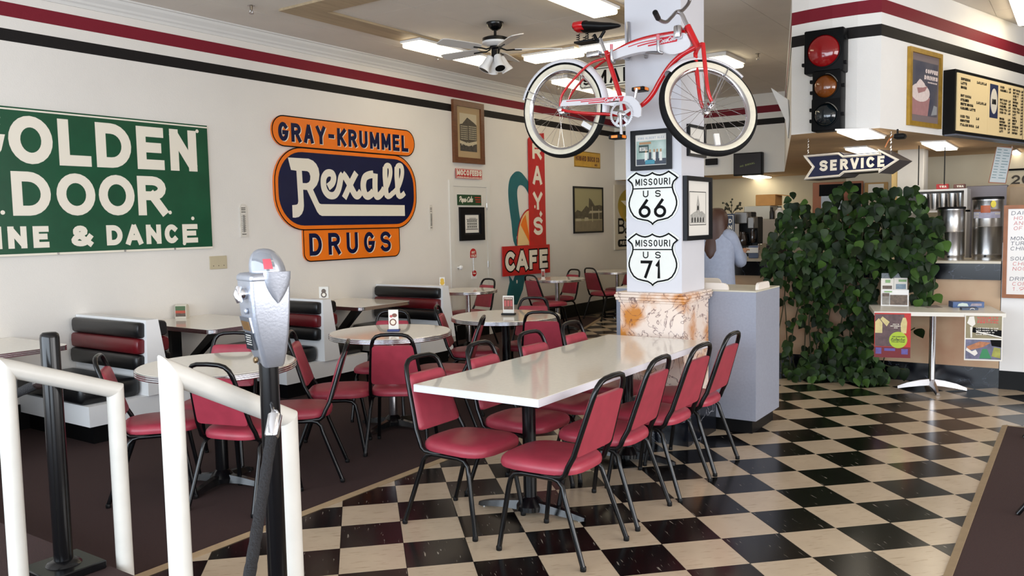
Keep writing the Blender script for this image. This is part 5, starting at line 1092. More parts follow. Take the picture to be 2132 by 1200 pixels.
# right face of the bulkhead
BP = Pl((-1.42, 7.45, 0), (.835, 3.08, 0)); GOLD = mat('gilt_frame', (176, 138, 52), .4, .4, var=.15, scale=20)
def art_coffee(mb, pl, a0, b0, a1, b1, h):
    W = a1-a0; V = b1-b0
    def q(i, pts, dh): mb.use(i).sheet([[(a0+W*x, b0+V*y) for x, y in pts]], pl.p, h+dh)
    q(0, [(0, 0), (1, 0), (1, 1), (0, 1)], 0); q(1, [(.0, 0), (.62, 0), (.7, .35), (.0, .35)], .0006)
    mb.use(2).sheet([[(a0+W*(.33+.36*math.cos(t)), b0+V*(.42+.17*math.sin(t))) for t in [i*math.pi/12 for i in range(24)]]], pl.p, h+.001)
    q(2, [(.1, .5), (.55, .5), (.48, .6), (.36, .66), (.3, .67), (.2, .6)], .0014); q(1, [(.25, .4), (.5, .46), (.6, .56), (.42, .52), (.2, .5)], .0018); q(3, [(.75, .02), (.98, .05), (.98, .2), (.85, .22)], .0016)
    text(mb.use(2), pl, 'COFFEE', a0+W*.5, b0+V*.80, W*.48, V*.08, W*.03, h+.002, slant=.15); text(mb.use(2), pl, 'DRINKS', a0+W*.46, b0+V*.68, W*.52, V*.08, W*.03, h+.002, slant=.15); text(mb.use(2), pl, 'HANDMADE', a0+W*.6, b0+V*.62, W*.36, V*.03, W*.012, h+.002)
    return [mat('coffee_dark', (62, 66, 84), .35, c2=(92, 90, 98), scale=6), mat('coffee_rose', (166, 122, 122), .4, var=.1, scale=20), mat('cream_foam', (222, 206, 202), .4, var=.08, scale=40), mat('spoon_grey', (150, 152, 156), .3)]
a0_, b1_ = BP.px(1889, 98); a1_, b0_ = BP.px(1953, 268); b1_ = (b1_+BP.px(1953, 113)[1])/2; b0_ = (BP.px(1889, 263)[1]+b0_)/2
framed('coffee_poster', 'gold-framed coffee drinks poster on the bulkhead', BP, a0_, b0_, a1_, b1_, .04, GOLD, (.02, .06), mat('taupe_mat', (118, 104, 104), .7), art_coffee, .03, 'poster')
# menu board: black box, cream faces with dark letters
mo = .105; BPm = Pl(BP.o+BP.n*mo, BP.u); m0, z1a = BPm.px(1992, 150); z0a = BPm.px(1990, 272)[1]; z1a = BPm.px(1992, 151)[1]; m1 = m0+2.7
g = thing('menu_board', 'cream letter menu board in a black box on the bulkhead', 'menu board', BP.p((m0+m1)/2, z0a, .1))
b = MB(); BP.rect(b, m0-.03, z0a-.03, m1+.03, z1a+.03, .003, mo); b.build('box', BLACKP, g, smooth=False)
MB().prism([(m0-.03, z0a-.045), (m1+.03, z0a-.045), (m1+.03, z0a-.0305), (m0-.03, z0a-.0305)], BP.p, .02, mo+.015).build('lower_lip', mat('board_grey', (96, 100, 112), .4), g, smooth=False)
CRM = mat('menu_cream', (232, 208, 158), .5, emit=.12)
sec = [(m0, m0+.70), (m0+.705, m0+.97), (m0+.975, m0+1.62), (m0+1.66, m0+2.68)]
for s0, s1 in sec: b = MB(); BP.rect(b, s0, z0a, s1, z1a, mo+.0005, mo+.01); b.build('menu_panel', CRM, g, smooth=False)
hm = mo+.0108; Vm = z1a-z0a
b = MB(); BP.srect(b, sec[1][0]+.04, z0a+Vm*.32, sec[1][1]-.02, z1a-Vm*.06, hm); b.build('logo_field', mat('logo_navy', (40, 48, 84), .5), g, smooth=False)
b = MB(); am, bm_ = (sec[1][0]+sec[1][1])/2+.01, z0a+Vm*.63; b.sheet([arc(am, bm_, .085, Vm*.235, 0, 345, 20)], BP.p, hm+.001); b.build('logo_oval', CREAMP, g, smooth=False)
b = MB(); text(b, BP, 'AROMA', am-.05, bm_-.03, .10, .05, .010, hm+.002); b.build('logo_text', INK, g, smooth=False)
WORDS = ['ESPRESSO', 'LATTE', 'MOCHA', 'CHAI TEA', 'HOT COCOA', 'STEAMER', 'WHITE MOCHA', 'CARAMEL LATTE', 'ICED COFFEE', 'ICED TEA', 'SMOOTHIE', 'ITALIAN SODA']
b = MB(); rnd = random.Random(3)
for r in range(12):
    if r in (3, 8): continue
    zz = z1a-Vm*(.12+r*.072); w = WORDS[r]; text(b, BP, w, m0+.07, zz, .026*len(w), Vm*.05, .0105, hm, gap=.3)
    if r in (0, 5, 9, 11): text(b, BP, '2.45 2.95 3.45'[:14 if r < 9 else 4], m0+.43, zz, .23 if r < 9 else .07, Vm*.05, .009, hm, gap=.3)
for s0, s1 in (sec[2], sec[3]):
    W_ = s1-s0
    for col in (0, .52):
        for r in range(15):
            if rnd.random() < .1: continue
            zz = z1a-Vm*(.10+r*.059); w = rnd.choice(WORDS)[:rnd.randint(4, 9)]; text(b, BP, w, s0+W_*(col+.04), zz, min(.3*W_, .024*len(w)), Vm*.045, .010, hm, gap=.3); text(b, BP, rnd.choice(['2.95', '3.25', '4.50']), s0+W_*(col+.38), zz, W_*.09, Vm*.045, .009, hm, gap=.3)
b.build('menu_letters', INK, g, smooth=False)
# ================================================================== COUNTER, KITCHEN
CY = 8.45
PEACH = mat('peach_wall', (194, 166, 136), .6, c2=(176, 132, 104), scale=2.2, contrast=(.45, .75))
DKM = marble_mat('dark_blue_marble', (8, 9, 14), (14, 16, 26), (84, 90, 104), 1.6, (.496, .504), .2)
g = thing('service_counter', 'long service counter with peach front and dark marble band', 'counter', (-2.3, CY+.3, 0))
MB().box((-4.1, CY+.03, 0), (-.60, CY+.60, .18)).build('toe_kick', DKM, g, smooth=False)
MB().box((-4.1, CY, .1805), (-.60, CY+.60, .97)).build('front_panel', PEACH, g, smooth=False)
MB().box((-4.1, CY-.03, .9705), (-.60, CY+.60, 1.115)).build('marble_band', DKM, g, smooth=False)
MB().box((-4.1, CY-.035, 1.1155), (-.60, CY+.62, 1.137)).build('counter_top', mat('counter_cream', (206, 196, 176), .3), g, smooth=False)
KW = mat('kitchen_wall', (206, 196, 172), .7, var=.03, scale=3); KG = mat('kitchen_grey', (150, 146, 142), .6, var=.04, scale=5)
struct(MB().box((-.595, CY+.0, .165), (4.9, CY+.12, 1.30)).box((-.595, CY+.03, 0), (4.9, CY+.12, .1645)).build('wall_partition', [WHITE], smooth=False))
struct(MB().box((-.597, CY-.004, 0), (4.9, CY+.029, .164)).build('baseboard_partition', BLACKP, smooth=False))
struct(MB().box((-2.62, 11.6, 0), (-.36, 11.7, ZB-.001)).build('wall_kitchen', KW, smooth=False))
struct(MB().box((-2.62, 11.7, 0), (-2.52, 15.78, ZB-.001)).build('wall_kitchen_side', KW, smooth=False))
struct(MB().box((-6.8, 14.6, 0), (-2.625, 14.7, ZB-.001)).build('wall_kitchen_back', mat('kitchen_warm', (222, 210, 180), .7, var=.03, scale=3), smooth=False))
def kbox(name, label, cat, px, Y, depth, m, part='body', bev=.006, grp=None, zfloor=None):
    """a box whose front face covers the pixel rectangle px on the plane Y"""
    a = ony(px[0], px[1], Y); c = ony(px[2], px[3], Y); z0 = c.z if zfloor is None else zfloor
    t = thing(name, label, cat, ((a.x+c.x)/2, Y+depth/2, z0), 0, grp); MB().rbox((a.x, Y, z0), (c.x, Y+depth, a.z), min(bev, .3*(a.z-z0)), 1).build(part, m, t); return t, a, c, z0
# whiteboard leaning on the partition, second list hanging from the soffit
wp = Pl((0, CY-.004, 0), (1, 0, 0)); a0, b1 = wp.px(2091, 428); b0 = wp.px(2092, 620)[1]; a1 = a0+.95
g = thing('whiteboard', 'oak-framed whiteboard with handwritten specials at the right edge', 'whiteboard', (a0+.4, CY, b0))
for r in ((a0, b0, a1, b0+.032), (a0, b1-.032, a1, b1), (a0, b0+.032, a0+.032, b1-.032), (a1-.032, b0+.032, a1, b1-.032)): b = MB(); wp.rect(b, *r, .002, .028); b.build('frame_rail', OAK, g, smooth=False)
b = MB(); wp.rect(b, a0+.03, b0+.03, a1-.03, b1-.03, .002, .014); b.build('board', mat('whiteboard_white', (232, 228, 224), .25), g, smooth=False)
hw = [('DAILY SPECIAL', 0), ('HOT HAM', 1), ('AND CHEESE', 1), ('OF THE DAY', 1), None, ('MONTHLY', 0), ('TURKEY CLUB', 0), ('CHIPS', 0), None, ('SOUP', 0), ('CHICKEN', 1), ('NOODLE', 1), None, ('DRINKS', 0), ('COFFEE', 1), ('1.99', 1)]
bb = [MB(), MB()]
for k, wv in enumerate(hw):
    if wv: text(bb[wv[1]], wp, wv[0], a0+.055+.02*wv[1], b1-.085-k*.044, .034*len(wv[0]), .032, .0036, .0148, gap=.35, slant=.12, rise=.02)
bb[0].build('handwriting', mat('marker_dark', (60, 60, 84), .5), g, smooth=False, kind='stuff'); bb[1].build('handwriting', mat('marker_pink', (208, 120, 120), .5), g, smooth=False, kind='stuff')
LY = 10.5; lp = Pl((0, LY, 0), (1, 0, 0)); q = [lp.px(2060, 379), lp.px(2093, 381), lp.px(2107, 309), lp.px(2076, 306)]
g = thing('paper_list', 'paper price list in a thin copper frame hanging under the bulkhead', 'list', lp.p(*q[0], 0))
c_ = (sum(p[0] for p in q)/4, sum(p[1] for p in q)/4); big = [(c_[0]+(p[0]-c_[0])*1.12, c_[1]+(p[1]-c_[1])*1.06) for p in q]
b = MB(); b.prism(big, lp.p, -.006, .0); b.build('frame', mat('copper_frame', (166, 112, 84), .5), g, smooth=False); b = MB(); b.prism(q, lp.p, .0003, .003); b.build('sheet', mat('pale_sheet', (204, 214, 220), .6), g, smooth=False)
b = MB()
for k in range(11):
    t = .07+k*.08; L = Vector(q[3]).lerp(Vector(q[0]), t); Rr = Vector(q[2]).lerp(Vector(q[1]), t)
    for s0, s1 in ((.08, .35), (.5, .92 if k % 3 else .75)): b.ribbon([tuple(L.lerp(Rr, s0)), tuple(L.lerp(Rr, s1))], .008, lp.p, .0036)
b.build('print', mat('teal_ink', (120, 150, 160), .6), g, smooth=False)
MB().tube([lp.p(*q[2], 0), lp.p(q[2][0], ZB-.001, 0)], .003, 6).build('wire', STEEL, g)
# tea urns
def urn(x0, x1, y0, y1, Y, label, deco):
    a = ony(x0, y1, Y); c = ony(x1, y0, Y); r = (c.x-a.x)/2*.955; cx_ = (a.x+c.x)/2; z0 = 1.1375; z1 = ony((x0+x1)/2, y0, Y).z; g = thing('tea_urn', label, 'urn', (cx_, Y, z0), 0, 'steel tea urns on the counter'); h = z1-z0
    MB().lathe([(r*.97, z0), (r*.97, z0+h*.05), (r, z0+h*.07), (r, z0+h*.085), (r*.985, z0+h*.09), (r*.985, z0+h*.52), (r*.995, z0+h*.525), (r*.985, z0+h*.53), (r*.985, z0+h*.92), (r, z0+h*.93), (r, z0+h*.955)], (cx_, Y, 0), 36).build('barrel', STEEL, g, ang=30)
    MB().lathe([(r*1.03, z0+h*.956), (r*1.04, z0+h*.965), (r*1.04, z0+h*.985), (r*1.0, z0+h)], (cx_, Y, 0), 36).build('lid', BLACKP, g)
    if deco:
        def cyl(a_, zz, off=.003): return Vector((cx_+(r+off)*math.sin(a_), Y-(r+off)*math.cos(a_), z0+h*zz))
        for a0_, a1_, zz0, zz1, m, nm in ((-.95, .95, .66, .76, mat('tea_lilac', (188, 184, 206), .5, var=.12, scale=40), 'ice_print'), (-.95, .95, .762, .80, mat('tea_brown', (130, 96, 80), .5), 'band_print'), (-.35, .25, .745, .86, mat('tea_amber', (196, 96, 48), .4), 'glass_print')):
            b = MB(); N = 8; off = {'ice_print': .003, 'band_print': .003, 'glass_print': .006}[nm]; b.add([cyl(a0_+(a1_-a0_)*i/N, zz, off) for zz in (zz0, zz1) for i in range(N+1)], [(i, i+1, N+2+i, N+1+i) for i in range(N)]); b.build(nm, m, g)
        b = MB(); b.add([cyl(.42+.17*math.cos(t), .88+.055*math.sin(t), .008) for t in [i*math.pi/8 for i in range(16)]], [tuple(range(16))]); b.build('lemon_print', mat('lemon', (226, 206, 60), .5), g, smooth=False)
        class CP:
            @staticmethod
            def p(a_, b_, h_): return cyl(a_/r, b_, .004)
        b = MB()
        for s, a_ in (('ICED', -.85), ('TEA', -.85), ('ICED', .55)): 
            class Q:
                p = CP.p
            text(b, Q, s, a_*r, .715 if s == 'ICED' else .67, r*.36, .03, .006, 0.)
        b.build('lettering', CREAMP, g, smooth=False)
    MB().tube([(cx_, Y-r, z0+h*.06), (cx_, Y-r-.04, z0+h*.06)], .010, 8).build('tap', BLACKP, g)
urn(1948, 2012, 431, 543, 8.74, 'plain steel tea urn beside the leafy plant', False); urn(2020, 2092, 410, 543, 8.80, 'taller steel urn printed with a glass of iced tea', True)
# cup shelf with steel cups and two tins
SYk = 9.7; a = ony(1878, 397, SYk); c = ony(2013, 437, SYk)
g = thing('cup_shelf', 'white open shelf holding steel cups behind the urns', 'shelf', ((a.x+c.x)/2, SYk+.15, 0))
MB().box((a.x, SYk, a.z-.02), (c.x, SYk+.32, a.z)).build('top_board', WHITE, g, smooth=False); MB().box((a.x, SYk, c.z-.02), (c.x, SYk+.32, c.z)).build('bottom_board', WHITE, g, smooth=False)
for x in (a.x, c.x-.03): MB().box((x, SYk, 0), (x+.03, SYk+.32, a.z-.0205)).build('side_board', WHITE, g, smooth=False)
MB().box((a.x+.03, SYk+.30, c.z), (c.x-.03, SYk+.315, a.z-.021)).build('back_board', KG, g, smooth=False)
for k, (u, l) in enumerate(((1923, 'leftmost'), (1943, 'second'), (1961, 'third'), (1980, 'fourth'), (1999, 'rightmost'))):
    p = ony(u, 437, SYk+.1); hh = a.z-.02-c.z-.02; MB_ = MB().lathe([(.036, 0), (.038, hh*.06), (.048, hh*.95), (.050, hh*.96), (.050, hh*.98), (.045, hh*.98)], (p.x, SYk+.1, c.z), 20)
    tag(MB_.build('steel_cup', STEEL, org=(p.x, SYk+.1, c.z), ang=40), l+' tall steel cup on the white shelf', 'cup', 'steel cups')
for (x0, x1, col, l) in ((1949, 1974, (176, 32, 34), 'red tin standing on the white cup shelf'), (1985, 2009, (108, 62, 48), 'brown tin standing on the white cup shelf')):
    p0 = ony(x0, 397, SYk+.02); p1 = ony(x1, 383, SYk+.02); t = thing('tin_box', l, 'tin', ((p0.x+p1.x)/2, SYk+.07, a.z)); MB().rbox((p0.x, SYk+.02, a.z+.0005), (p1.x, SYk+.12, p1.z), .004, 1).build('body', mat('tin_%d' % col[0], col, .4, var=.2, scale=40), t)
    pp = Pl((0, SYk+.02, 0), (1, 0, 0)); b = MB(); text(b, pp, 'TEA', p0.x+.03, a.z+(p1.z-a.z)*.3, (p1.x-p0.x)*.6, (p1.z-a.z)*.4, .008, .001); b.build('lettering', CREAMP, t, smooth=False)
# posts, boards and appliances behind the counter
t, a, c, z0 = kbox('kitchen_post', 'pale boxed post behind the point of the service arrow', 'post', (1869, 310, 1922, 420), 10.1, .3, mat('pale_post', (196, 194, 190), .6, var=.04, scale=6), zfloor=0.)
MB().box((a.x, 10.1, a.z), (c.x, 10.4, ZB-.001)).build('post_top', MATS['pale_post'], t, smooth=False)
t, a, c, z0 = kbox('wood_strip', 'yellow wooden strip left of the pale kitchen post', 'trim board', (1857, 318, 1868, 420), 10.12, .05, mat('yellow_wood', (196, 168, 110), .5), zfloor=0.)
t, a, c, z0 = kbox('dark_board', 'dark chalkboard in a reddish frame behind the plant', 'board', (1692, 381, 1795, 450), 11.54, .058, mat('terracotta', (166, 104, 72), .6), 'frame'); pb = Pl((0, 11.54, 0), (1, 0, 0))
for px0, px1, m, nm in (((1706, 385), (1793, 406), INK, 'dark_panel'), ((1710, 407), (1793, 448), mat('pale_blue', (186, 196, 204), .5), 'pale_panel')):
    q0 = pb.px(*px0); q1 = pb.px(*px1); b = MB(); pb.rect(b, q0[0], q1[1], q1[0], q0[1], .001, .008); b.build(nm, m, t, smooth=False)
t, a, c, z0 = kbox('notice_board', 'small cork notice board on the cream kitchen wall', 'board', (1800, 381, 1848, 402), 11.565, .034, mat('cork', (186, 148, 92), .7), 'board'); q0 = Pl((0, 11.565, 0), (1, 0, 0)); x = q0.px(1808, 384); y = q0.px(1840, 402); b = MB(); q0.rect(b, x[0], y[1], y[0], x[1], .001, .005); b.build('note', CREAMP, t, smooth=False)
t, a, c, z0 = kbox('ice_machine', 'grey metal cabinet behind the steel urns', 'cabinet', (2012, 388, 2096, 470), 10.4, .6, mat('dull_steel', (118, 112, 116), .4, .3), zfloor=0.)
t, a, c, z0 = kbox('paper_sack', 'tan paper sack above the whiteboard', 'sack', (2096, 384, 2140, 460), 9.4, .25, mat('kraft', (156, 136, 112), .8, var=.08, scale=12), bev=.03, zfloor=1.2)
t2, a2, c2_, z2 = kbox('low_cupboard', 'low kitchen cupboard behind the whiteboard', 'cupboard', (2094, 470, 2150, 480), 9.3, .5, KG, zfloor=0.)
p = Pl((0, 11.6, 0), (1, 0, 0)); q = p.px(2106, 384); r = p.px(2134, 364); t = thing('wall_numbers', 'dark numerals starting with 20 on the kitchen wall above the paper sack', 'lettering', p.p(q[0], q[1], 0)); b = MB(); text(b, p, '20', q[0], q[1], .19, r[1]-q[1], .022, .006); b.build('numerals', DARKP, t, smooth=False)
MB().box((p.px(2100, 352)[0], 11.585, p.px(2100, 356)[1]), (-.37, 11.599, p.px(2100, 352)[1])).build('picture_rail', INK, t, smooth=False)
for u, v1, Y in ((1912, 386, 9.6), (1966, 385, 9.66)):
    q = ony(u, v1, Y); t = tag(MB().tube([q, (q.x, Y, ZB-.001)], .006, 6).build('hanging_cable', BLACKP, org=(q.x, Y, q.z)), 'thin black cable hanging from the low ceiling '+('near the pale post' if u < 1950 else 'above the red tin'), 'cable', 'hanging cables')
# camera on the soffit edge
q = ony(1870, 278, 7.62); g = thing('security_camera', 'small dark security camera under the bulkhead edge', 'camera', (q.x, q.y, q.z)); MB().rbox((q.x-.035, q.y-.03, q.z-.045), (q.x+.055, q.y+.09, q.z), .018, 2).build('housing', BLACKP, g); MB().tube([(q.x-.01, q.y+.03, q.z-.01), (q.x-.01, q.y+.03, ZB-.001)], .008, 8).build('mount', BLACKP, g)
MB().tube(smooth_pts([(q.x-.02, q.y+.03, q.z), (q.x-.07, q.y+.02, q.z-.04), (q.x-.10, q.y, q.z-.11)], 4), .006, 6).build('cable', mat('orange_cable', (176, 104, 50), .5), g)
# --- arrow sign hung from chains
sa = Vector((ony(1674, 345, 7.9).x, 7.9, 0)); dirn = Vector((.985, -.17, 0)).normalized(); AP = Pl(sa, dirn)
def ax_(x, y): return AP.px(1660+x/8.883, 300+y/8.883)
OUT = [(118, 205), (795, 150), (870, 200), (1500, 150), (1500, 90), (1885, 292), (1515, 540), (1500, 490), (880, 540), (800, 605), (120, 668), (310, 425)]
g = thing('arrow_sign', 'dark blue arrow sign with white outline reading SERVICE, hung on chains', 'sign', AP.p(*ax_(1000, 540), 0))
P_ = [ax_(*p) for p in OUT]; MB().prism(P_, AP.p, -.32, 0).build('box', mat('sign_grey', (82, 76, 78), .5), g, smooth=False)
MB().prism(P_, AP.p, .0003, .004).build('face', NAVY, g, smooth=False)
cc = Vector(ax_(1000, 350)); 
INN = [(150, 228), (770, 178), (850, 236), (1535, 182), (1520, 125), (1850, 292), (1525, 505), (1520, 470), (870, 515), (785, 585), (160, 640), (305, 425)]
nb_ = MB(); pts = [AP.p(*ax_(*p), .022) for p in INN]; nb_.tube(pts+[pts[0]], .008, 8); nb_.build('neon_tube', mat('neon_white', (226, 218, 206), .3), g, ang=60)
b = MB(); b.ribbon([ax_(*p) for p in INN], .020, AP.p, .0046, True); b.build('outline', CREAMP, g, smooth=False)
b = MB(); 
for ch_, x0, x1, yb, yt in (('S', 415, 565, 508, 308), ('E', 612, 735, 495, 295), ('R', 795, 940, 478, 280), ('V', 985, 1140, 462, 265), ('I', 1180, 1225, 448, 258), ('C', 1280, 1438, 440, 240), ('E', 1485, 1615, 428, 222)):
    q0 = ax_(x0, yb); q1 = ax_(x1, yb-8); q2_ = ax_(x0, yt); text(b, AP, ch_, q0[0], q0[1], q1[0]-q0[0], q2_[1]-q0[1], .024, .006)
b.build('lettering', CREAMP, g, smooth=False)
for x in (155, 1690):
    q0 = AP.p(*ax_(x, 215 if x < 999 else 180), -.05); n = 18
    MB().tube([Vector((q0.x+.004*math.sin(i*2.1), q0.y, q0.z+(ZB-.001-q0.z)*i/n)) for i in range(n+1)], [.006 if i % 2 else .004 for i in range(n+1)], 6).build('chain', STEEL, g)
# --- back of the room right of the column: screen, frame, coffee corner
t, a, c, z0 = kbox('wall_screen', 'black flat screen mounted on the far soffit', 'screen', (1527, 320, 1586, 364), 13.08, .10, BLACKP, 'casing'); pp = Pl((0, 13.08, 0), (1, 0, 0)); q0 = pp.px(1529, 322); q1 = pp.px(1584, 361); b = MB(); pp.rect(b, q0[0], q1[1], q1[0], q0[1], .001, .004); b.build('display', mat('screen_dark', (18, 20, 28), .15), t, smooth=False)
b = MB(); q0 = pp.px(1541, 349); text(b, pp, 'NO SIGNAL', q0[0], q0[1], .24, .03, .006, .0046, rise=.2); b.build('caption', mat('dim_green', (110, 120, 70), .5, emit=.2), t, smooth=False)
t, a, c, z0 = kbox('dark_plaque', 'dark framed plaque on the soffit right of the column', 'plaque', (1468, 331, 1493, 343), 13.15, .04, BLKF)
CO = 10.6
t, a, c, z0 = kbox('coffee_station', 'grey kitchen cabinet carrying the coffee brewers', 'cabinet', (1500, 459, 1668, 520), CO, .6, mat('station_grey', (168, 160, 152), .5), zfloor=0.); ztop = a.z
t, a, c, z0 = kbox('display_case', 'clear low case on the coffee cabinet', 'case', (1549, 430, 1603, 458), CO+.1, .35, mat('case_pale', (188, 184, 170), .15), zfloor=ztop+.001); zc = a.z
t, a, c, z0 = kbox('cardboard_box', 'open cardboard box on top of the clear case', 'box', (1573, 406, 1614, 428), CO+.12, .3, mat('cardboard', (200, 146, 84), .8, var=.06, scale=15), zfloor=zc+.001)
MB().add([(c.x, CO+.12, a.z), (c.x, CO+.42, a.z), (c.x+.18, CO+.42, a.z-.03), (c.x+.18, CO+.12, a.z-.03), (c.x, CO+.12, a.z-.006), (c.x, CO+.42, a.z-.006), (c.x+.18, CO+.42, a.z-.036), (c.x+.18, CO+.12, a.z-.036)], [(3, 2, 1, 0), (4, 5, 6, 7), (0, 1, 5, 4), (1, 2, 6, 5), (2, 3, 7, 6), (3, 0, 4, 7)]).build('flap', MATS['cardboard'], t, smooth=False)
for x0, x1, y0, col, l in ((1600, 1610, 432, (20, 20, 22), 'black bottle on the coffee cabinet'), (1612, 1630, 430, (214, 210, 204), 'white jug on the coffee cabinet')):
    p = ony((x0+x1)/2, y0, CO+.08); r = (ony(x1, y0, CO).x-ony(x0, y0, CO).x)/2; hh = p.z-ztop; g = thing('bottle', l, 'bottle', (p.x, CO+.12, ztop)); MB().lathe([(r*.95, .001), (r, .01), (r, hh*.65), (r*.5, hh*.8), (r*.45, hh*.92)], (p.x, CO+.12, ztop), 18).build('body', mat('bottle_%d' % col[0], col, .35), g); MB().lathe([(r*.5, hh*.921), (r*.5, hh)], (p.x, CO+.12, ztop), 14).build('cap', BLACKP, g)
# brewer with glass pots
for k, (u0, u1, v0, v1, l) in enumerate(((1529, 1556, 442, 512, 'dark coffee brewer left of the clear case'), (1556, 1570, 452, 506, 'smaller dark coffee brewer'))):
    Yb = 9.7; a = ony(u0, v0, Yb); c = ony(u1, v1, Yb); g = thing('coffee_brewer', l, 'coffee maker', ((a.x+c.x)/2, Yb+.15, 1.14), 0, 'coffee brewers'); zb0 = c.z
    MB().rbox((a.x, Yb+.15, .9), (c.x, Yb+.33, a.z), .01, 1).build('tower', BLACKP, g); MB().rbox((a.x, Yb, a.z-.14), (c.x, Yb+.149, a.z), .01, 1).build('head', mat('brewer_steel', (120, 116, 112), .35, .7), g)
    cx_ = (a.x+c.x)/2; r = (c.x-a.x)*.36
    MB().lathe([(r*.8, zb0), (r, zb0+.03), (r, zb0+.09), (r*.55, zb0+.15), (r*.6, zb0+.165)], (cx_, Yb+.07, 0), 18).build('glass_pot', mat('pot_glass', (58, 44, 36), .1, spec=.8), g); MB().tube(smooth_pts([(cx_+r*.9, Yb+.05, zb0+.14), (cx_+r*1.6, Yb+.04, zb0+.14), (cx_+r*1.7, Yb+.04, zb0+.05), (cx_+r*1.0, Yb+.05, zb0+.04)], 4), .009, 6).build('pot_handle', BLACKP, g)
t, a, c, z0 = kbox('back_counter', 'dark work counter under the coffee brewers', 'counter', (1505, 512, 1600, 540), 9.6, .7, BLACKP, zfloor=0.)
# pots on the cabinet with a small dark plant
q = ony(1524, 446, CO+.1); g = thing('twig_plant', 'small dark twiggy plant behind the woman', 'plant', (q.x, CO+.1, ztop)); MB().lathe([(.03, ztop+.001), (.045, ztop+.07), (.048, ztop+.075), (.04, ztop+.075)], (q.x, CO+.1, 0), 14).build('pot', BLACKP, g); rn = random.Random(5); b = MB(); lf = MB()
for k in range(9):
    a_ = rn.uniform(0, 6.28); e = Vector((q.x+.12*math.cos(a_), CO+.1+.07*math.sin(a_), ztop+rn.uniform(.14, .26))); m_ = Vector((q.x+.03*math.cos(a_), CO+.1, ztop+.12)); b.tube([(q.x, CO+.1, ztop+.07), m_, e], .004, 5)
    for j in range(3): s = m_.lerp(e, .5+.25*j)+Vector((rn.uniform(-.02, .02), 0, rn.uniform(-.02, .02))); lf.lathe([(.004, -.014), (.016, 0), (.004, .014)], s, 6)
b.build('twigs', DARKP, g, kind='stuff'); lf.build('leaves', mat('dark_leaf', (48, 50, 36), .6), g, kind='stuff')
# blue poster beside the woman
pp = Pl((0, 9.55, 0), (1, 0, 0)); q0 = pp.px(1494, 446); q1 = pp.px(1529, 500); g = thing('blue_poster', 'navy poster with white block letters beside the woman', 'poster', ((q0[0]+q1[0])/2, 9.55, q1[1])); b = MB(); pp.rect(b, q0[0], q1[1], q1[0], q0[1], -.01, 0); b.build('panel', mat('poster_navy', (36, 50, 78), .5), g, smooth=False)
b = MB(); b.ribbon([(q0[0]+.015, q1[1]+.015), (q1[0]-.015, q1[1]+.015), (q1[0]-.015, q0[1]-.02), (q0[0]+.015, q0[1]-.02)], .006, pp.p, .0006, True)
for k, w in enumerate(('OLD', 'STATION', 'BLEND')): text(b, pp, w, q1[0]-.03-.042*len(w), q0[1]-.11-k*.075, .042*len(w), .05, .010, .0008)
b.build('lettering', CREAMP, g, smooth=False)
MB().box(((q0[0]+q1[0])/2-.02, 9.56, 0), ((q0[0]+q1[0])/2+.02, 9.59, q1[1]+.1)).build('stand', BLACKP, g, smooth=False)
# register on the counter
t, a, c, z0 = kbox('cash_register', 'white and blue register standing on the counter beside the woman', 'register', (1558, 512, 1579, 541), 8.62, .2, mat('register_blue', (96, 110, 140), .35), zfloor=1.1375); MB().rbox((a.x-.02, 8.60, a.z-.075), (c.x+.005, 8.619, a.z-.02), .004, 1).build('display', WHITE, t); MB().rbox((c.x+.001, 8.6, 1.138), (c.x+.02, 8.82, a.z+.02), .004, 1).build('side_plate', CHROME, t)
# slanted white board against the bulkhead end
pw = Pl((0, 8.25, 0), (1, 0, 0)); q = [pw.px(*p) for p in ((1605, 183), (1640, 207), (1643, 250), (1640, 288), (1635, 250))]
q = [tuple(p) for p in q]; g = tag(MB().prism(q, pw.p, -.04, 0).build('slanted_panel', WHITE, org=(q[0][0], 8.25, q[3][1]), smooth=False), 'slanted white panel jutting out left of the traffic light', 'panel')
# ================================================================== PLANT ON THE COUNTER
rp = random.Random(11)
LG = [mat('pothos_leaf', (32, 55, 20), .46, spec=.22, var=.28, scale=7), mat('pothos_leaf_light', (56, 84, 32), .46, spec=.22, var=.25, scale=7), mat('pothos_leaf_dark', (21, 37, 15), .5, spec=.22, var=.25, scale=7)]
VINE = mat('vine_stem', (58, 60, 34), .6)
HEART = [(0, 0), (.16, .08), (.34, .05), (.46, -.10), (.47, -.30), (.36, -.55), (.18, -.82), (0, -1.06)]
def leaf_mesh(m, fold, curl):
    n = len(HEART); vs = []; fs = []
    for x, y in HEART: vs.append(Vector((0, y*.985, -curl*y*y)))
    for s in (-1, 1):
        for x, y in HEART[1:-1]: vs.append(Vector((s*x, y, -fold*x-curl*y*y)))
    k = n-2
    for s in (0, 1):
        o = n+s*k
        def V(i): return i if i in (0, n-1) else o+i-1
        for i in range(n-1):
            if i == 0: f = (0, V(1), 1)
            elif i == n-2: f = (i, V(i), n-1)
            else: f = (i, V(i), V(i+1), i+1)
            fs.append(f if s == 1 else f[::-1])
    me = bpy.data.meshes.new('leaf'); me.from_pydata(vs, [], fs); me.materials.append(m); me.polygons.foreach_set('use_smooth', [True]*len(me.polygons)); me.update(); return me
LM = [leaf_mesh(m, f, c) for m in LG for f, c in ((.18, .10), (.32, .22))]
pot = ony(1770, 540, CY+.2)
pl = thing('trailing_plant', 'large dark green trailing pothos plant spilling over the counter', 'plant', (pot.x, CY+.2, 1.138))
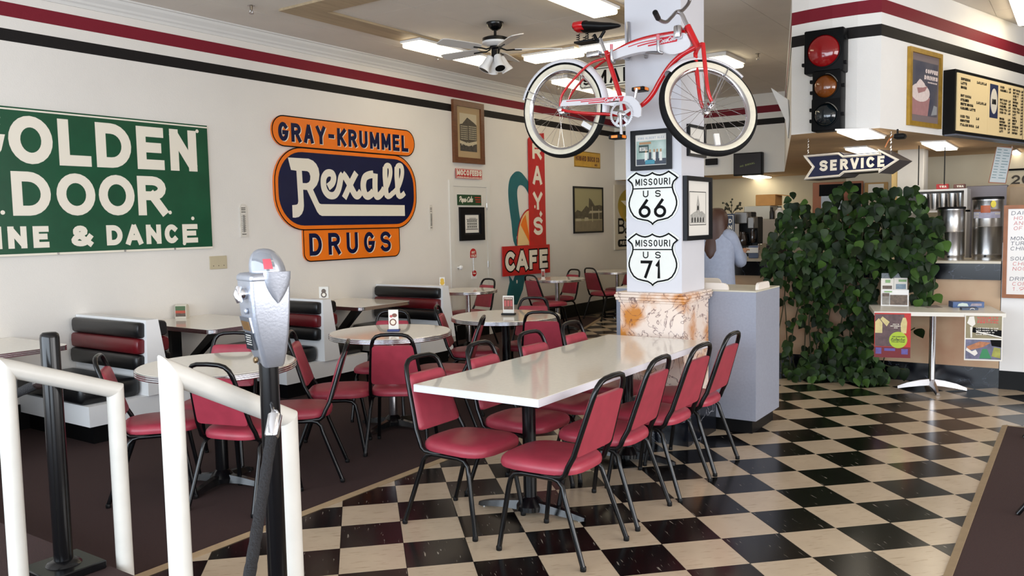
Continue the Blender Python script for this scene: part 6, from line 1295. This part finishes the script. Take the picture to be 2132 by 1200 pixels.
MB().lathe([(.17, 1.138), (.20, 1.16), (.24, 1.36), (.255, 1.37), (.255, 1.40), (.23, 1.40), (.21, 1.30)], (pot.x, CY+.28, 0), 24).build('pot', mat('dark_pot', (58, 44, 36), .6), pl)
q0 = ony(1762, 388, CY+.12); q1 = ony(1770, 460, CY+.12); TER = mat('stake_terracotta', (156, 92, 66), .6)
MB().hull8([(q1.x-.03, CY+.12, 1.3), (q1.x+.03, CY+.12, 1.3), (q1.x+.03, CY+.14, 1.3), (q1.x-.03, CY+.14, 1.3), (q0.x-.028, CY+.12, q0.z), (q0.x+.045, CY+.12, q0.z), (q0.x+.045, CY+.14, q0.z), (q0.x-.028, CY+.14, q0.z)]).build('stake', TER, pl, smooth=False)
TOPP = [(1585, 560), (1600, 500), (1625, 445), (1650, 400), (1668, 398), (1690, 425), (1715, 430), (1745, 392), (1762, 375), (1780, 385), (1800, 405), (1828, 388), (1848, 400), (1862, 385), (1880, 400), (1905, 382), (1925, 400), (1932, 440), (1955, 460), (1962, 490), (1950, 530), (1945, 570), (1936, 610), (1925, 590), (1880, 590), (1840, 610), (1700, 615), (1640, 600), (1600, 585)]
LOWP = [(1625, 595), (1845, 595), (1850, 640), (1820, 690), (1828, 745), (1850, 790), (1800, 802), (1650, 802), (1628, 770)]
HOLES = [(1745, 650, 26), (1660, 700, 22), (1655, 745, 16), (1760, 690, 14), (1735, 600, 12), (1700, 680, 12), (1650, 640, 14)]
leaves = []
def put(u, v, Y, size):
    if 1826 < u < 1900 and 566 < v < 645: return
    p = ony(u, v, Y)
    if p.z < .05: p.z = .05+rp.random()*.05
    leaves.append((p, size))
def sample(poly, n, f):
    xs = [p[0] for p in poly]; ys = [p[1] for p in poly]; k = 0
    while k < n:
        u, v = rp.uniform(min(xs), max(xs)), rp.uniform(min(ys), max(ys))
        if inpoly((u, v), poly) and f(u, v): k += 1
sample(TOPP, 950, lambda u, v: (put(u, v, rp.uniform(8.02, 8.36) if v > 500 else rp.uniform(8.12, 8.72), rp.uniform(.065, .105)), True)[1])
def low(u, v):
    if any((u-a)**2+(v-b)**2 < r*r for a, b, r in HOLES) and rp.random() < .93: return False
    if u < 1700 and v < 740 and rp.random() < .6: return False
    put(u, v, rp.uniform(8.08, 8.38) if v < 760 else rp.uniform(7.9, 8.38), rp.uniform(.055, .09)); return True
sample(LOWP, 620, low)
VINES = []
for st in ([(1925, 585), (1930, 605), (1926, 625)], [(1940, 560), (1945, 590), (1942, 615)], [(1905, 590), (1908, 612), (1915, 628)], [(1850, 690), (1870, 700), (1905, 683)], [(1840, 760), (1860, 765), (1885, 770)], [(1640, 470), (1600, 520), (1592, 560)], [(1950, 455), (1965, 500), (1962, 470)]):
    VINES.append([ony(u, v, 8.2) for u, v in st])
    for u, v in st: 
        for _ in range(2 if v < 640 else 1): put(u+rp.uniform(-8, 8), v+rp.uniform(-6, 6), rp.uniform(8.05, 8.3), rp.uniform(.08, .115))
for k in range(16):
    u = 1632+k*14+rp.uniform(-4, 4); VINES.append([ony(u+rp.uniform(-12, 12), v, rp.uniform(8.22, 8.38)) for v in (560, 610, 660, 710, 760, 790)])
for k in range(8):
    u = 1640+k*38; VINES.append([Vector((pot.x, CY+.25, 1.38))]+[ony(u+rp.uniform(-8, 8), v, rp.uniform(8.2, 8.5)) for v in (470+rp.uniform(-30, 30), 560)])
b = MB()
for v in VINES: b.tube(smooth_pts(v, 4), .0055, 5)
b.build('vines', VINE, pl, kind='stuff')
leaves.sort(key=lambda t: -t[1]/project(t[0])[2]*1. + .004*(t[0].y-8.2))
Opl = ORG[pl]; rest = MB()
for i, (p, s) in enumerate(leaves):
    n = Vector((rp.gauss(.12, .45), -1, rp.gauss(.35, .38))).normalized(); d = Vector((rp.gauss(0, .42), rp.gauss(-.15, .2), -1)); d = (d-n*d.dot(n)).normalized(); x = n.cross(d).normalized()*-1; M3 = Matrix((x, -d, n)).transposed()
    k = rp.choices(range(6), (5, 4, 1.5, 1.5, 5, 4))[0]
    if i < 300:
        o = bpy.data.objects.new('leaf', LM[k]); COL.objects.link(o); o.parent = pl; o.matrix_local = Matrix.Translation(p-Opl) @ M3.to_4x4() @ Matrix.Scale(s, 4)
    else:
        me = LM[k]; rest.use(k//2).add([p+M3 @ (v.co*s) for v in me.vertices], [tuple(f.vertices) for f in me.polygons])
rest.build('small_leaves', LG, pl, kind='stuff', ang=80)
# ================================================================== INFORMATION TABLE
u15 = Vector((.956, .263, 0)).normalized(); n15 = Vector((-u15.y, u15.x, 0)); fl = onz(1820, 649, .745); TW, TD = .985, .66
g = thing('info_table', 'small white table on a chrome pedestal with posters taped to its edge', 'table', fl+u15*TW/2+n15*TD/2-Vector((0, 0, .745)))
def TT(a, d, z): return Vector((fl.x, fl.y, z))+u15*a+n15*d
MB().hull8([TT(0, 0, .712), TT(TW, 0, .712), TT(TW, TD, .712), TT(0, TD, .712), TT(0, 0, .745), TT(TW, 0, .745), TT(TW, TD, .745), TT(0, TD, .745)]).build('table_top', mat('info_white', (226, 222, 212), .3), g, smooth=False)
pc = Vector((-1.09, 8.13, 0)); 
MB().lathe([(.028, .06), (.028, .69), (.10, .695), (.10, .7115)], pc, 20).build('pole', CHROME, g, ang=30)
for k in range(4):
    e = onz(1950, 822); a_ = math.atan2(e.y-pc.y, e.x-pc.x)+k*math.pi/2; d = Vector((math.cos(a_), math.sin(a_), 0)); n_ = Vector((-d.y, d.x, 0)); rr = []
    for t, w, za, zb in ((.0, .028, .045, .10), (.10, .026, .035, .085), (.20, .022, .02, .06), (.28, .016, .004, .026)): rr.append([pc+d*t-n_*w+ZU*za, pc+d*t+n_*w+ZU*za, pc+d*t+n_*w*.5+ZU*zb, pc+d*t-n_*w*.5+ZU*zb])
    loft(rr).build('foot', CHROME, g, ang=45)
FE = Pl(Vector((fl.x, fl.y, 0)), u15)
def tp_(x, y): return FE.px(x, y)
a0, b1 = tp_(1821, 648); a1, b0 = tp_(1895, 746); b1 = .735
g = thing('event_poster', 'red event poster with a lime green circle taped to the table edge', 'poster', FE.p((a0+a1)/2, b0, .003)); W_, V_ = a1-a0, b1-b0
b = MB(); FE.rect(b, a0, b0, a1, b1, .003, .005); b.build('sheet', mat('poster_red', (186, 40, 34), .5), g, smooth=False)
b = MB(); b.use(0); FE.srect(b, a0+.005, b0+V_*.25, a0+W_*.82, b1-V_*.03, .0055); b.use(1).sheet([[(a0+W_*x, b0+V_*y) for x, y in ((.02, .55), (.22, .55), (.22, .78), (.12, .88), (.02, .8))]], FE.p, .006); b.sheet([[(a0+W_*x, b0+V_*y) for x, y in ((.16, .86), (.34, .7), (.42, .8), (.22, .92))]], FE.p, .0063); b.sheet([[(a0+W_*x, b0+V_*y) for x, y in ((.74, .55), (.88, .55), (.9, .8), (.86, .9), (.78, .9), (.72, .75))]], FE.p, .006)
b.use(2); FE.srect(b, a0, b0, a1, b0+V_*.24, .0056); b.use(3); FE.srect(b, a0+W_*.28, b0+V_*.15, a0+W_*.58, b0+V_*.21, .0062); FE.srect(b, a0+W_*.04, b0+V_*.08, a0+W_*.2, b0+V_*.22, .0062); FE.srect(b, a0+W_*.75, b0+V_*.08, a0+W_*.93, b0+V_*.2, .0062)
b.use(4).sheet([arc(a0+W_*.66, b0+V_*.40, W_*.25, W_*.25, 0, 350, 26)], FE.p, .0068)
b.use(5); text(b, FE, 'OUR DOWNTOWN', a0+W_*.50, b0+V_*.46, W_*.34, V_*.025, .003, .0072); script(b, FE, 'Eclectic', a0+W_*.45, b0+V_*.385, W_*.40, V_*.055, .0045, .0072); text(b, FE, 'COLLECTIONS', a0+W_*.48, b0+V_*.345, W_*.36, V_*.025, .003, .0072)
b.use(6); text(b, FE, 'JULY 12', a0+W_*.5, b0+V_*.74, W_*.18, V_*.02, .003, .0066); text(b, FE, 'SEPTEMBER 9', a0+W_*.44, b0+V_*.70, W_*.3, V_*.02, .003, .0066); text(b, FE, '2012', a0+W_*.54, b0+V_*.66, W_*.1, V_*.02, .003, .0066)
b.build('print', [mat('p_plum', (92, 70, 72), .5, var=.25, scale=30), mat('p_straw', (206, 190, 132), .5, var=.1, scale=30), mat('p_maroon', (112, 20, 30), .5), mat('p_violet', (92, 80, 150), .5, var=.2, scale=30), mat('p_lime', (166, 190, 48), .5), mat('p_dkgreen', (60, 74, 20), .5), CREAMP], g, smooth=False)
a0, b1 = tp_(2009, 652); a1, b0 = tp_(2086, 752); b1 = .73; b0 = tp_(2006, 750)[1]
g = thing('festival_poster', 'white-bordered music festival poster with microphone and saxophone on the table edge', 'poster', FE.p((a0+a1)/2, b0, .003)); W_, V_ = a1-a0, b1-b0
b = MB(); FE.rect(b, a0, b0, a1, b1, .003, .005); b.build('sheet', PAPER, g, smooth=False); b = MB()
def pq(i, pts, h): b.use(i).sheet([[(a0+W_*x, b0+V_*y) for x, y in pts]], FE.p, h)
pq(0, [(.03, .49), (.97, .49), (.97, .98), (.03, .98)], .0055); pq(1, [(.03, .03), (.97, .03), (.97, .46), (.03, .46)], .0055); pq(2, [(.22, .73), (.97, .67), (.97, .50), (.2, .62)], .006); pq(3, [(.06, .82), (.12, .96), (.24, .97), (.28, .8), (.2, .74)], .0064); pq(3, [(.14, .74), (.2, .74), (.2, .5), (.16, .5)], .0064)
pq(4, [(.06, .3), (.4, .42), (.7, .40), (.5, .30), (.12, .22)], .006); pq(3, [(.04, .22), (.28, .10), (.36, .16), (.3, .24), (.2, .2), (.06, .28)], .0066); pq(5, [(.4, .05), (.72, .05), (.6, .26), (.48, .26)], .0062); pq(2, [(.68, .46), (.97, .46), (.97, .3), (.72, .33)], .0062); pq(6, [(.72, .1), (.95, .06), (.95, .28), (.78, .3)], .0064); pq(3, [(.3, .62), (.97, .505), (.97, .53), (.32, .65)], .0068)
for k, w in enumerate(('MONETT', 'JAZZ AND', 'FESTIVAL')): text(b.use(7), FE, w, a0+W_*.33, b0+V_*(.92-k*.05), W_*.55, V_*.04, .005, .0066)
for k in range(4): text(b.use(3), FE, 'LIVE MUSIC IN THE PARK'[:18-k*2], a0+W_*.3, b0+V_*(.70-k*.045), W_*(.6-.05*k), V_*.022, .003, .0072)
b.build('print', [mat('f_khaki', (140, 130, 100), .5, var=.1, scale=20), mat('f_slate', (104, 104, 128), .5, var=.3, scale=25), INK, PAPER, mat('f_sax', (170, 112, 78), .4, var=.3, scale=40), mat('f_green', (52, 130, 84), .5), mat('f_olive', (150, 150, 70), .5, var=.3, scale=20), mat('f_coral', (196, 84, 74), .5)], g, smooth=False)
# brochure rack, game box, pencil, leaflet
zt_ = .7455
bl = onz(1834, 637, zt_); br = onz(1892, 638, zt_); ud = (br-bl).normalized(); nd = Vector((-ud.y, ud.x, 0)); Wb = (br-bl).length; RP = Pl(bl, ud)
g = thing('brochure_rack', 'clear rack of white brochures on the small table', 'brochure rack', bl+ud*Wb/2+nd*.05)
def rk(d, h0, h1, w0, w1, nm, m): MB().hull8([bl+ud*(Wb*w0)+nd*d+ZU*h0, bl+ud*(Wb*w1)+nd*d+ZU*h0, bl+ud*(Wb*w1)+nd*(d+.012)+ZU*h0, bl+ud*(Wb*w0)+nd*(d+.012)+ZU*h0, bl+ud*(Wb*w0)+nd*(d+.02)+ZU*h1, bl+ud*(Wb*w1)+nd*(d+.02)+ZU*h1, bl+ud*(Wb*w1)+nd*(d+.032)+ZU*h1, bl+ud*(Wb*w0)+nd*(d+.032)+ZU*h1]).build(nm, m, g, smooth=False)
rk(.0, .0005, .145, 0, 1, 'front_pocket', WHITE); rk(.034, .0005, .245, 0, .46, 'brochure', PAPER); rk(.034, .0005, .25, .47, .95, 'brochure', PAPER); rk(.068, .0005, .29, .02, .95, 'back_plate', mat('rack_plastic', (96, 100, 104), .2, alpha=.5))
def rp_(d, h0, h1, w0, w1, m, nm='picture'):
    k = lambda h: d+.02*h/.245-.0015; MB().add([bl+ud*(Wb*w0)+nd*k(h0)+ZU*h0, bl+ud*(Wb*w1)+nd*k(h0)+ZU*h0, bl+ud*(Wb*w1)+nd*k(h1)+ZU*h1, bl+ud*(Wb*w0)+nd*k(h1)+ZU*h1], [(0, 1, 2, 3)]).build(nm, m, g, smooth=False)
BRN = mat('b_photo', (96, 80, 68), .5, var=.4, scale=50); BLU = mat('b_blue', (120, 140, 156), .5, var=.2, scale=40); GRN = mat('b_green', (130, 168, 112), .5)
rp_(-.001, .01, .10, .33, .95, BRN); rp_(-.001, .01, .085, .05, .3, GREYP); rp_(-.001, .085, .115, .05, .3, BRN); rp_(-.001, .122, .134, .12, .4, GRN); rp_(.033, .15, .18, .06, .4, BRN); rp_(.033, .205, .232, .16, .34, GRN); rp_(.033, .15, .195, .54, .9, BLU); rp_(.033, .215, .235, .64, .92, GRN)
q0 = onz(1984, 641, zt_); q1 = onz(2049, 641, zt_); d = (q1-q0).normalized(); n_ = Vector((-d.y, d.x, 0)); L_ = (q1-q0).length; BL2 = mat('game_blue', (58, 84, 128), .4, var=.2, scale=14)
g = thing('game_box', 'flat blue game box lying on the small table', 'box', q0+d*L_/2); MB().hull8([q0+ZU*.0005, q1+ZU*.0005, q1+n_*.12+ZU*.0005, q0+n_*.12+ZU*.0005, q0+ZU*.05, q1+ZU*.05, q1+n_*.12+ZU*.05, q0+n_*.12+ZU*.05]).build('box', BL2, g, smooth=False)
PB = Pl(q0, d); b = MB(); b.sheet([[(L_*x, y) for x, y in ((.14, .012), (.5, .012), (.46, .036), (.3, .042), (.18, .034))]], PB.p, .001); b.build('picture', mat('pale_car', (190, 204, 196), .5), g, smooth=False); b = MB(); b.sheet([[(L_*x, y) for x, y in ((.55, .015), (.92, .015), (.92, .036), (.6, .036))]], PB.p, .001); b.build('title', mat('title_grey', (150, 140, 150), .5, var=.2, scale=40), g, smooth=False)
q0 = onz(2003, 646, zt_); q1 = onz(2037, 646, zt_); d = (q1-q0).normalized(); n_ = Vector((-d.y, d.x, 0)); g = thing('tape_dispenser', 'small dark case in front of the blue game box', 'case', q0); MB().hull8([q0+ZU*.0005, q1+ZU*.0005, q1+n_*.06+ZU*.0005, q0+n_*.06+ZU*.0005, q0+ZU*.018, q1+ZU*.018, q1+n_*.06+ZU*.022, q0+n_*.06+ZU*.022]).build('body', mat('case_slate', (52, 70, 96), .4), g, smooth=False); MB().tube(smooth_pts([q0+d*.06-n_*.003+ZU*.006, q0+d*.07-n_*.004+ZU*.014, q1-d*.04-n_*.004+ZU*.014, q1-d*.03-n_*.003+ZU*.006], 4), .003, 6).build('handle', PAPER, g)
q0 = onz(1908, 637, zt_); q1 = onz(1936, 635, zt_); g = thing('pencil', 'yellow pencil lying on the small table', 'pencil', q0); MB().tube([q0+ZU*.006, q1+ZU*.006], .005, 6).build('shaft', mat('pencil_yellow', (214, 160, 60), .5), g); MB().tube([q0+ZU*.006, q0+(q0-q1).normalized()*.02+ZU*.006], [.005, .002], 6).build('tip', PAPER, g)
P_ = [onz(*p, zt_) for p in ((1918, 637), (1950, 636), (1963, 641), (1932, 642))]; g = thing('leaflet', 'grey printed leaflet lying flat on the small table', 'leaflet', P_[0]); MB().prism([(p.x, p.y) for p in P_], P0, zt_+.0005, zt_+.002).build('sheet', mat('leaflet_grey', (150, 140, 136), .5, var=.2, scale=30), g, smooth=False)
# ================================================================== SMALL THINGS ON THE TABLES
def menu_card(px, z, w, h, rot, label, base, scheme):
    p = onz(px[0], px[1], z); g = thing('menu_card', label, 'menu card', p, rot, 'upright menu cards', local=True)
    MB().rbox((-w*.62, -.03, .0005), (w*.62, .03, .016), .004, 1).build('stand', base, g); c_ = MB().box((-w/2, -.003, .0165), (w/2, .003, h)).build('card', PAPER, g, smooth=False)
    k = Pl((0, -.003, 0), (1, 0, 0)); b = MB()
    if scheme: 
        b.use(0).sheet([arc(-w*.05, h*.42, w*.36, w*.36, 0, 345, 18)], k.p, .0006); b.use(1).sheet([arc(-w*.05, h*.42, w*.24, w*.24, 0, 345, 18)], k.p, .001); b.use(0).sheet([arc(w*.12, h*.74, w*.26, w*.2, 0, 345, 16)], k.p, .0007); b.use(2).sheet([arc(-w*.22, h*.7, w*.16, w*.14, 0, 345, 14)], k.p, .0012)
    else:
        k.srect(b.use(0), -w*.42, h*.28, w*.42, h*.92, .0006)
        for j in (-.27, 0, .27): k.srect(b.use(2), w*(j-.1), h*.45, w*(j+.1), h*.75, .001)
        text(b.use(1), k, 'PREMIUM', -w*.35, h*.82, w*.7, h*.07, .003, .001)
    b.build('picture', [mat('food_brown', (110, 66, 48), .5, var=.3, scale=60), mat('food_cream', (226, 214, 196), .5), mat('food_red', (178, 80, 76), .5)], c_, smooth=False)
menu_card((820, 690), .751, .075, .165, math.radians(33), 'upright menu card with breakfast plates on the middle round table', mat('stand_blue', (36, 52, 110), .4), True)
menu_card((1059, 656), .751, .10, .17, math.radians(20), 'upright menu card with drink pictures on the farther round table', BLACKP, False)
menu_card((1131, 583), .751, .05, .15, math.radians(20), 'thin clear card holder on the small table below the cafe sign', PAPER, False)
for (u, v, z, w, h, l) in ((380, 663, .7487, .10, .13, 'curved napkin holder with food picture on the left booth table'), (675, 621, .8755, .09, .11, 'small card with a bear picture on top of the second booth bench'), (921, 594, .8755, .06, .09, 'small yellow condiment packet box on the last booth bench')):
    p = onz(u, v, z); p.x = max(p.x, WX+.08); g = thing('napkin_holder' if h > .12 else 'counter_card', l, 'holder' if h > .12 else 'card', p, math.radians(35), local=True)
    if h > .12:
        MB().prism([(-.04, .0005), (.04, .0005)]+arc(0, h-.04, .04, .04, 0, 180, 8), lambda a, b_, hh: Vector((hh, a, b_)), -w/2, w/2).build('shell', mat('holder_cream', (214, 206, 190), .4), g)
        for k, (z0, z1, m) in enumerate(((.02, .05, BRN), (.05, .075, mat('nap_red', (176, 74, 50), .5)), (.075, .115, mat('nap_green', (70, 96, 58), .5)))): MB().box((-w*.45, -.0425, z0), (w*.45, -.0405, z1)).build('picture_band', m, g, smooth=False)
    else:
        MB().box((-w/2, -.012, .0005), (w/2, .012, h)).build('card', PAPER, g, smooth=False); k = Pl((0, -.012, 0), (1, 0, 0))
        for j, (x, y, r_, m) in enumerate(((0, h*.62, .022, BRN), (0, h*.3, .028, BRN), (0, h*.3, .016, CREAMP))): b = MB(); b.sheet([arc(x, y, min(r_, w*.42), min(r_, w*.42), 0, 345, 14)], k.p, .0006+.0004*j); b.build('picture', m if h > .1 else mat('packet_yellow', (214, 170, 40), .5), g, smooth=False)
# ================================================================== WOMAN AT THE COUNTER, SEEN FROM BEHIND
PYw = 7.86; hp = ony(1489, 432, PYw); HX = hp.x; ht = hp.z; SKIN = mat('skin', (206, 156, 130), .55)
cw_ = ony(1493, 585, PYw).x
def skin_obj(name, J, E_, m, parent=None, org=None, root=0, lv=2):
    me = bpy.data.meshes.new(name); o_ = Vector(org) if org else ORG[parent]
    me.from_pydata([Vector(p)-o_ for p, r in J], E_, []); me.materials.append(m); o = bpy.data.objects.new(name, me); COL.objects.link(o)
    sk = o.modifiers.new('skin', 'SKIN'); sk.use_smooth_shade = True
    for i, (p, r) in enumerate(J):
        d_ = me.skin_vertices[0].data[i]; d_.radius = r if isinstance(r, tuple) else (r, r); d_.use_root = (i == root)
    ss = o.modifiers.new('sub', 'SUBSURF'); ss.levels = lv; ss.render_levels = lv
    if parent: o.parent = parent
    else: o.location = o_
    ORG[o] = o_; return o
sh = ht-.27; sl, sr = HX-.155+.01, HX+.165
elb = ony(1541, 545, 8.02); hand = ony(1549, 521, 8.36); hand.z = max(hand.z, 1.16)
J = [((cw_, PYw, .90), .115), ((cw_, PYw+.01, 1.08), .11), ((HX+.005, PYw+.02, sh-.06), .115), ((HX+.005, PYw+.02, sh+.03), .06), ((HX, PYw+.03, ht-.20), .048), ((HX, PYw+.05, ht-.13), .085), ((HX, PYw+.05, ht-.06), .08),
     ((sr, PYw+.02, sh-.02), .055), (tuple(elb), .042), (tuple(elb.lerp(hand, .8)), .030), (tuple(hand), .028), ((sl, PYw+.02, sh-.02), .055), ((sl-.06, PYw+.06, sh-.27), .042), ((sl+.02, PYw+.27, sh-.22), .03), ((sl+.05, PYw+.36, sh-.2), .026),
     ((cw_+.09, PYw, .84), .09), ((cw_+.10, PYw, .47), .06), ((cw_+.10, PYw-.01, .09), .042), ((cw_+.10, PYw+.12, .035), .032), ((cw_-.09, PYw, .84), .09), ((cw_-.10, PYw, .47), .06), ((cw_-.10, PYw-.01, .09), .042), ((cw_-.10, PYw+.12, .035), .032)]
Ed = [(0, 1), (1, 2), (2, 3), (3, 4), (4, 5), (5, 6), (2, 7), (7, 8), (8, 9), (9, 10), (2, 11), (11, 12), (12, 13), (13, 14), (0, 15), (15, 16), (16, 17), (17, 18), (0, 19), (19, 20), (20, 21), (21, 22)]
hd = (hand-elb).normalized(); lat = hd.cross(ZU).normalized()
for k, (o_, ln) in enumerate(((-.024, .055), (-.009, .068), (.006, .072), (.020, .062), (.034, .03))):
    bse = hand+lat*o_*.9+hd*.02; i = len(J); J += [(tuple(bse), .0095), (tuple(bse+hd*ln*.6-ZU*.004+lat*(.012 if k == 4 else 0)), .0085), (tuple(bse+hd*ln-ZU*.020+lat*(.018 if k == 4 else 0)), .0075)]; Ed += [(10, i), (i, i+1), (i+1, i+2)]
wm = skin_obj('person', J, Ed, SKIN, org=(cw_, PYw, 0)); tag(wm, 'woman with long brown hair in a light blue shirt standing at the counter', 'person')
def er(cx_, cy_, z, rx_, ry_, n=24, dz=None): return [Vector((cx_+rx_*math.cos(2*math.pi*k/n), cy_+ry_*math.sin(2*math.pi*k/n), z+(dz(k/n) if dz else 0))) for k in range(n)]
SHIRT = mat('shirt_blue', (150, 158, 178), .8, var=.06, scale=30, bump=.55, bscale=14)
bsh = loft([er(cw_+.0, PYw, .855, .186, .138, dz=lambda t: .012*math.sin(t*18)), er(cw_, PYw, .93, .180, .132), er(cw_+.002, PYw+.005, 1.02, .170, .122), er((cw_+HX)/2, PYw+.01, 1.12, .176, .125), er(HX+.004, PYw+.012, 1.22, .186, .126), er(HX+.005, PYw+.015, sh-.05, .192, .115), er(HX+.005, PYw+.018, sh+.0, .165, .095), er(HX+.004, PYw+.02, sh+.035, .105, .078), er(HX+.002, PYw+.025, sh+.06, .066, .064)], cap=False)
S1 = Vector((sr-.02, PYw+.015, sh-.03)); bsh.tube(smooth_pts([S1-Vector((.06, 0, -.02)), S1, S1.lerp(elb, .5)+Vector((.012, -.01, 0)), elb, elb.lerp(hand, .45)], 5), [.06, .066, .071, .073, .073, .072, .070, .068, .066, .064, .063, .062, .061, .060, .060, .060, .058, .055, .052, .051, .050], 14)
S2 = Vector((sl+.02, PYw+.015, sh-.03)); e2_ = Vector((sl-.06, PYw+.06, sh-.27)); bsh.tube(smooth_pts([S2+Vector((.06, 0, .02)), S2, S2.lerp(e2_, .5), e2_, e2_+Vector((.05, .14, .04))], 5), [.06+.002*min(i, 4)-.0012*max(0, i-6) for i in range(21)], 14)
bsh.build('shirt', SHIRT, wm, ang=80)
b = loft([er(HX+.002, PYw+.025, sh+.045, .070, .068), er(HX+.002, PYw+.02, sh+.085, .062, .06), er(HX+.002, PYw+.015, sh+.06, .078, .078)], cap=False); b.build('collar', SHIRT, wm, ang=80)
PANT = mat('khaki_trousers', (196, 180, 150), .8, var=.05, scale=20, bump=.3, bscale=20)
b = loft([er(cw_, PYw, .93, .160, .118), er(cw_, PYw, .86, .178, .128), er(cw_, PYw, .76, .182, .13)], cap=False)
for s in (-1, 1): b.tube([(cw_+s*.088, PYw, .80), (cw_+s*.095, PYw, .47), (cw_+s*.10, PYw-.01, .05)], [.095, .075, .062], 14)
b.build('trousers', PANT, wm, ang=80)
for s in (-1, 1): loft([[Vector((cw_+s*.10+x*.045, PYw+.06+y*.13, z)) for x, y in [(math.cos(2*math.pi*k/16), math.sin(2*math.pi*k/16)) for k in range(16)]] for z in (.001, .03, .06)]).build('shoe', BLACKP, wm)
HAIR = mat('brown_hair', (66, 40, 30), .45, var=.35, scale=30, stretch=(60, 60, 2))
hr = [(ht-.005, .02, .02, .05), (ht-.012, .055, .06, .05), (ht-.045, .090, .098, .045), (ht-.09, .104, .112, .04), (ht-.14, .110, .112, .03), (ht-.19, .112, .100, .015), (ht-.24, .112, .085, -.005), (ht-.30, .108, .072, -.028), (ht-.36, .098, .06, -.05), (ht-.42, .080, .045, -.075), (ht-.47, .05, .03, -.09), (ht-.50, .02, .015, -.1)]
loft([[Vector((HX+.0-.02*max(0, (ht-.2-z))+rx_*(1+.05*math.sin(9*a+z*20))*math.cos(a), PYw+dy+ry_*math.sin(a), z)) for a in [2*math.pi*k/28 for k in range(28)]] for z, rx_, ry_, dy in hr][::-1]).build('hair', HAIR, wm, ang=80)
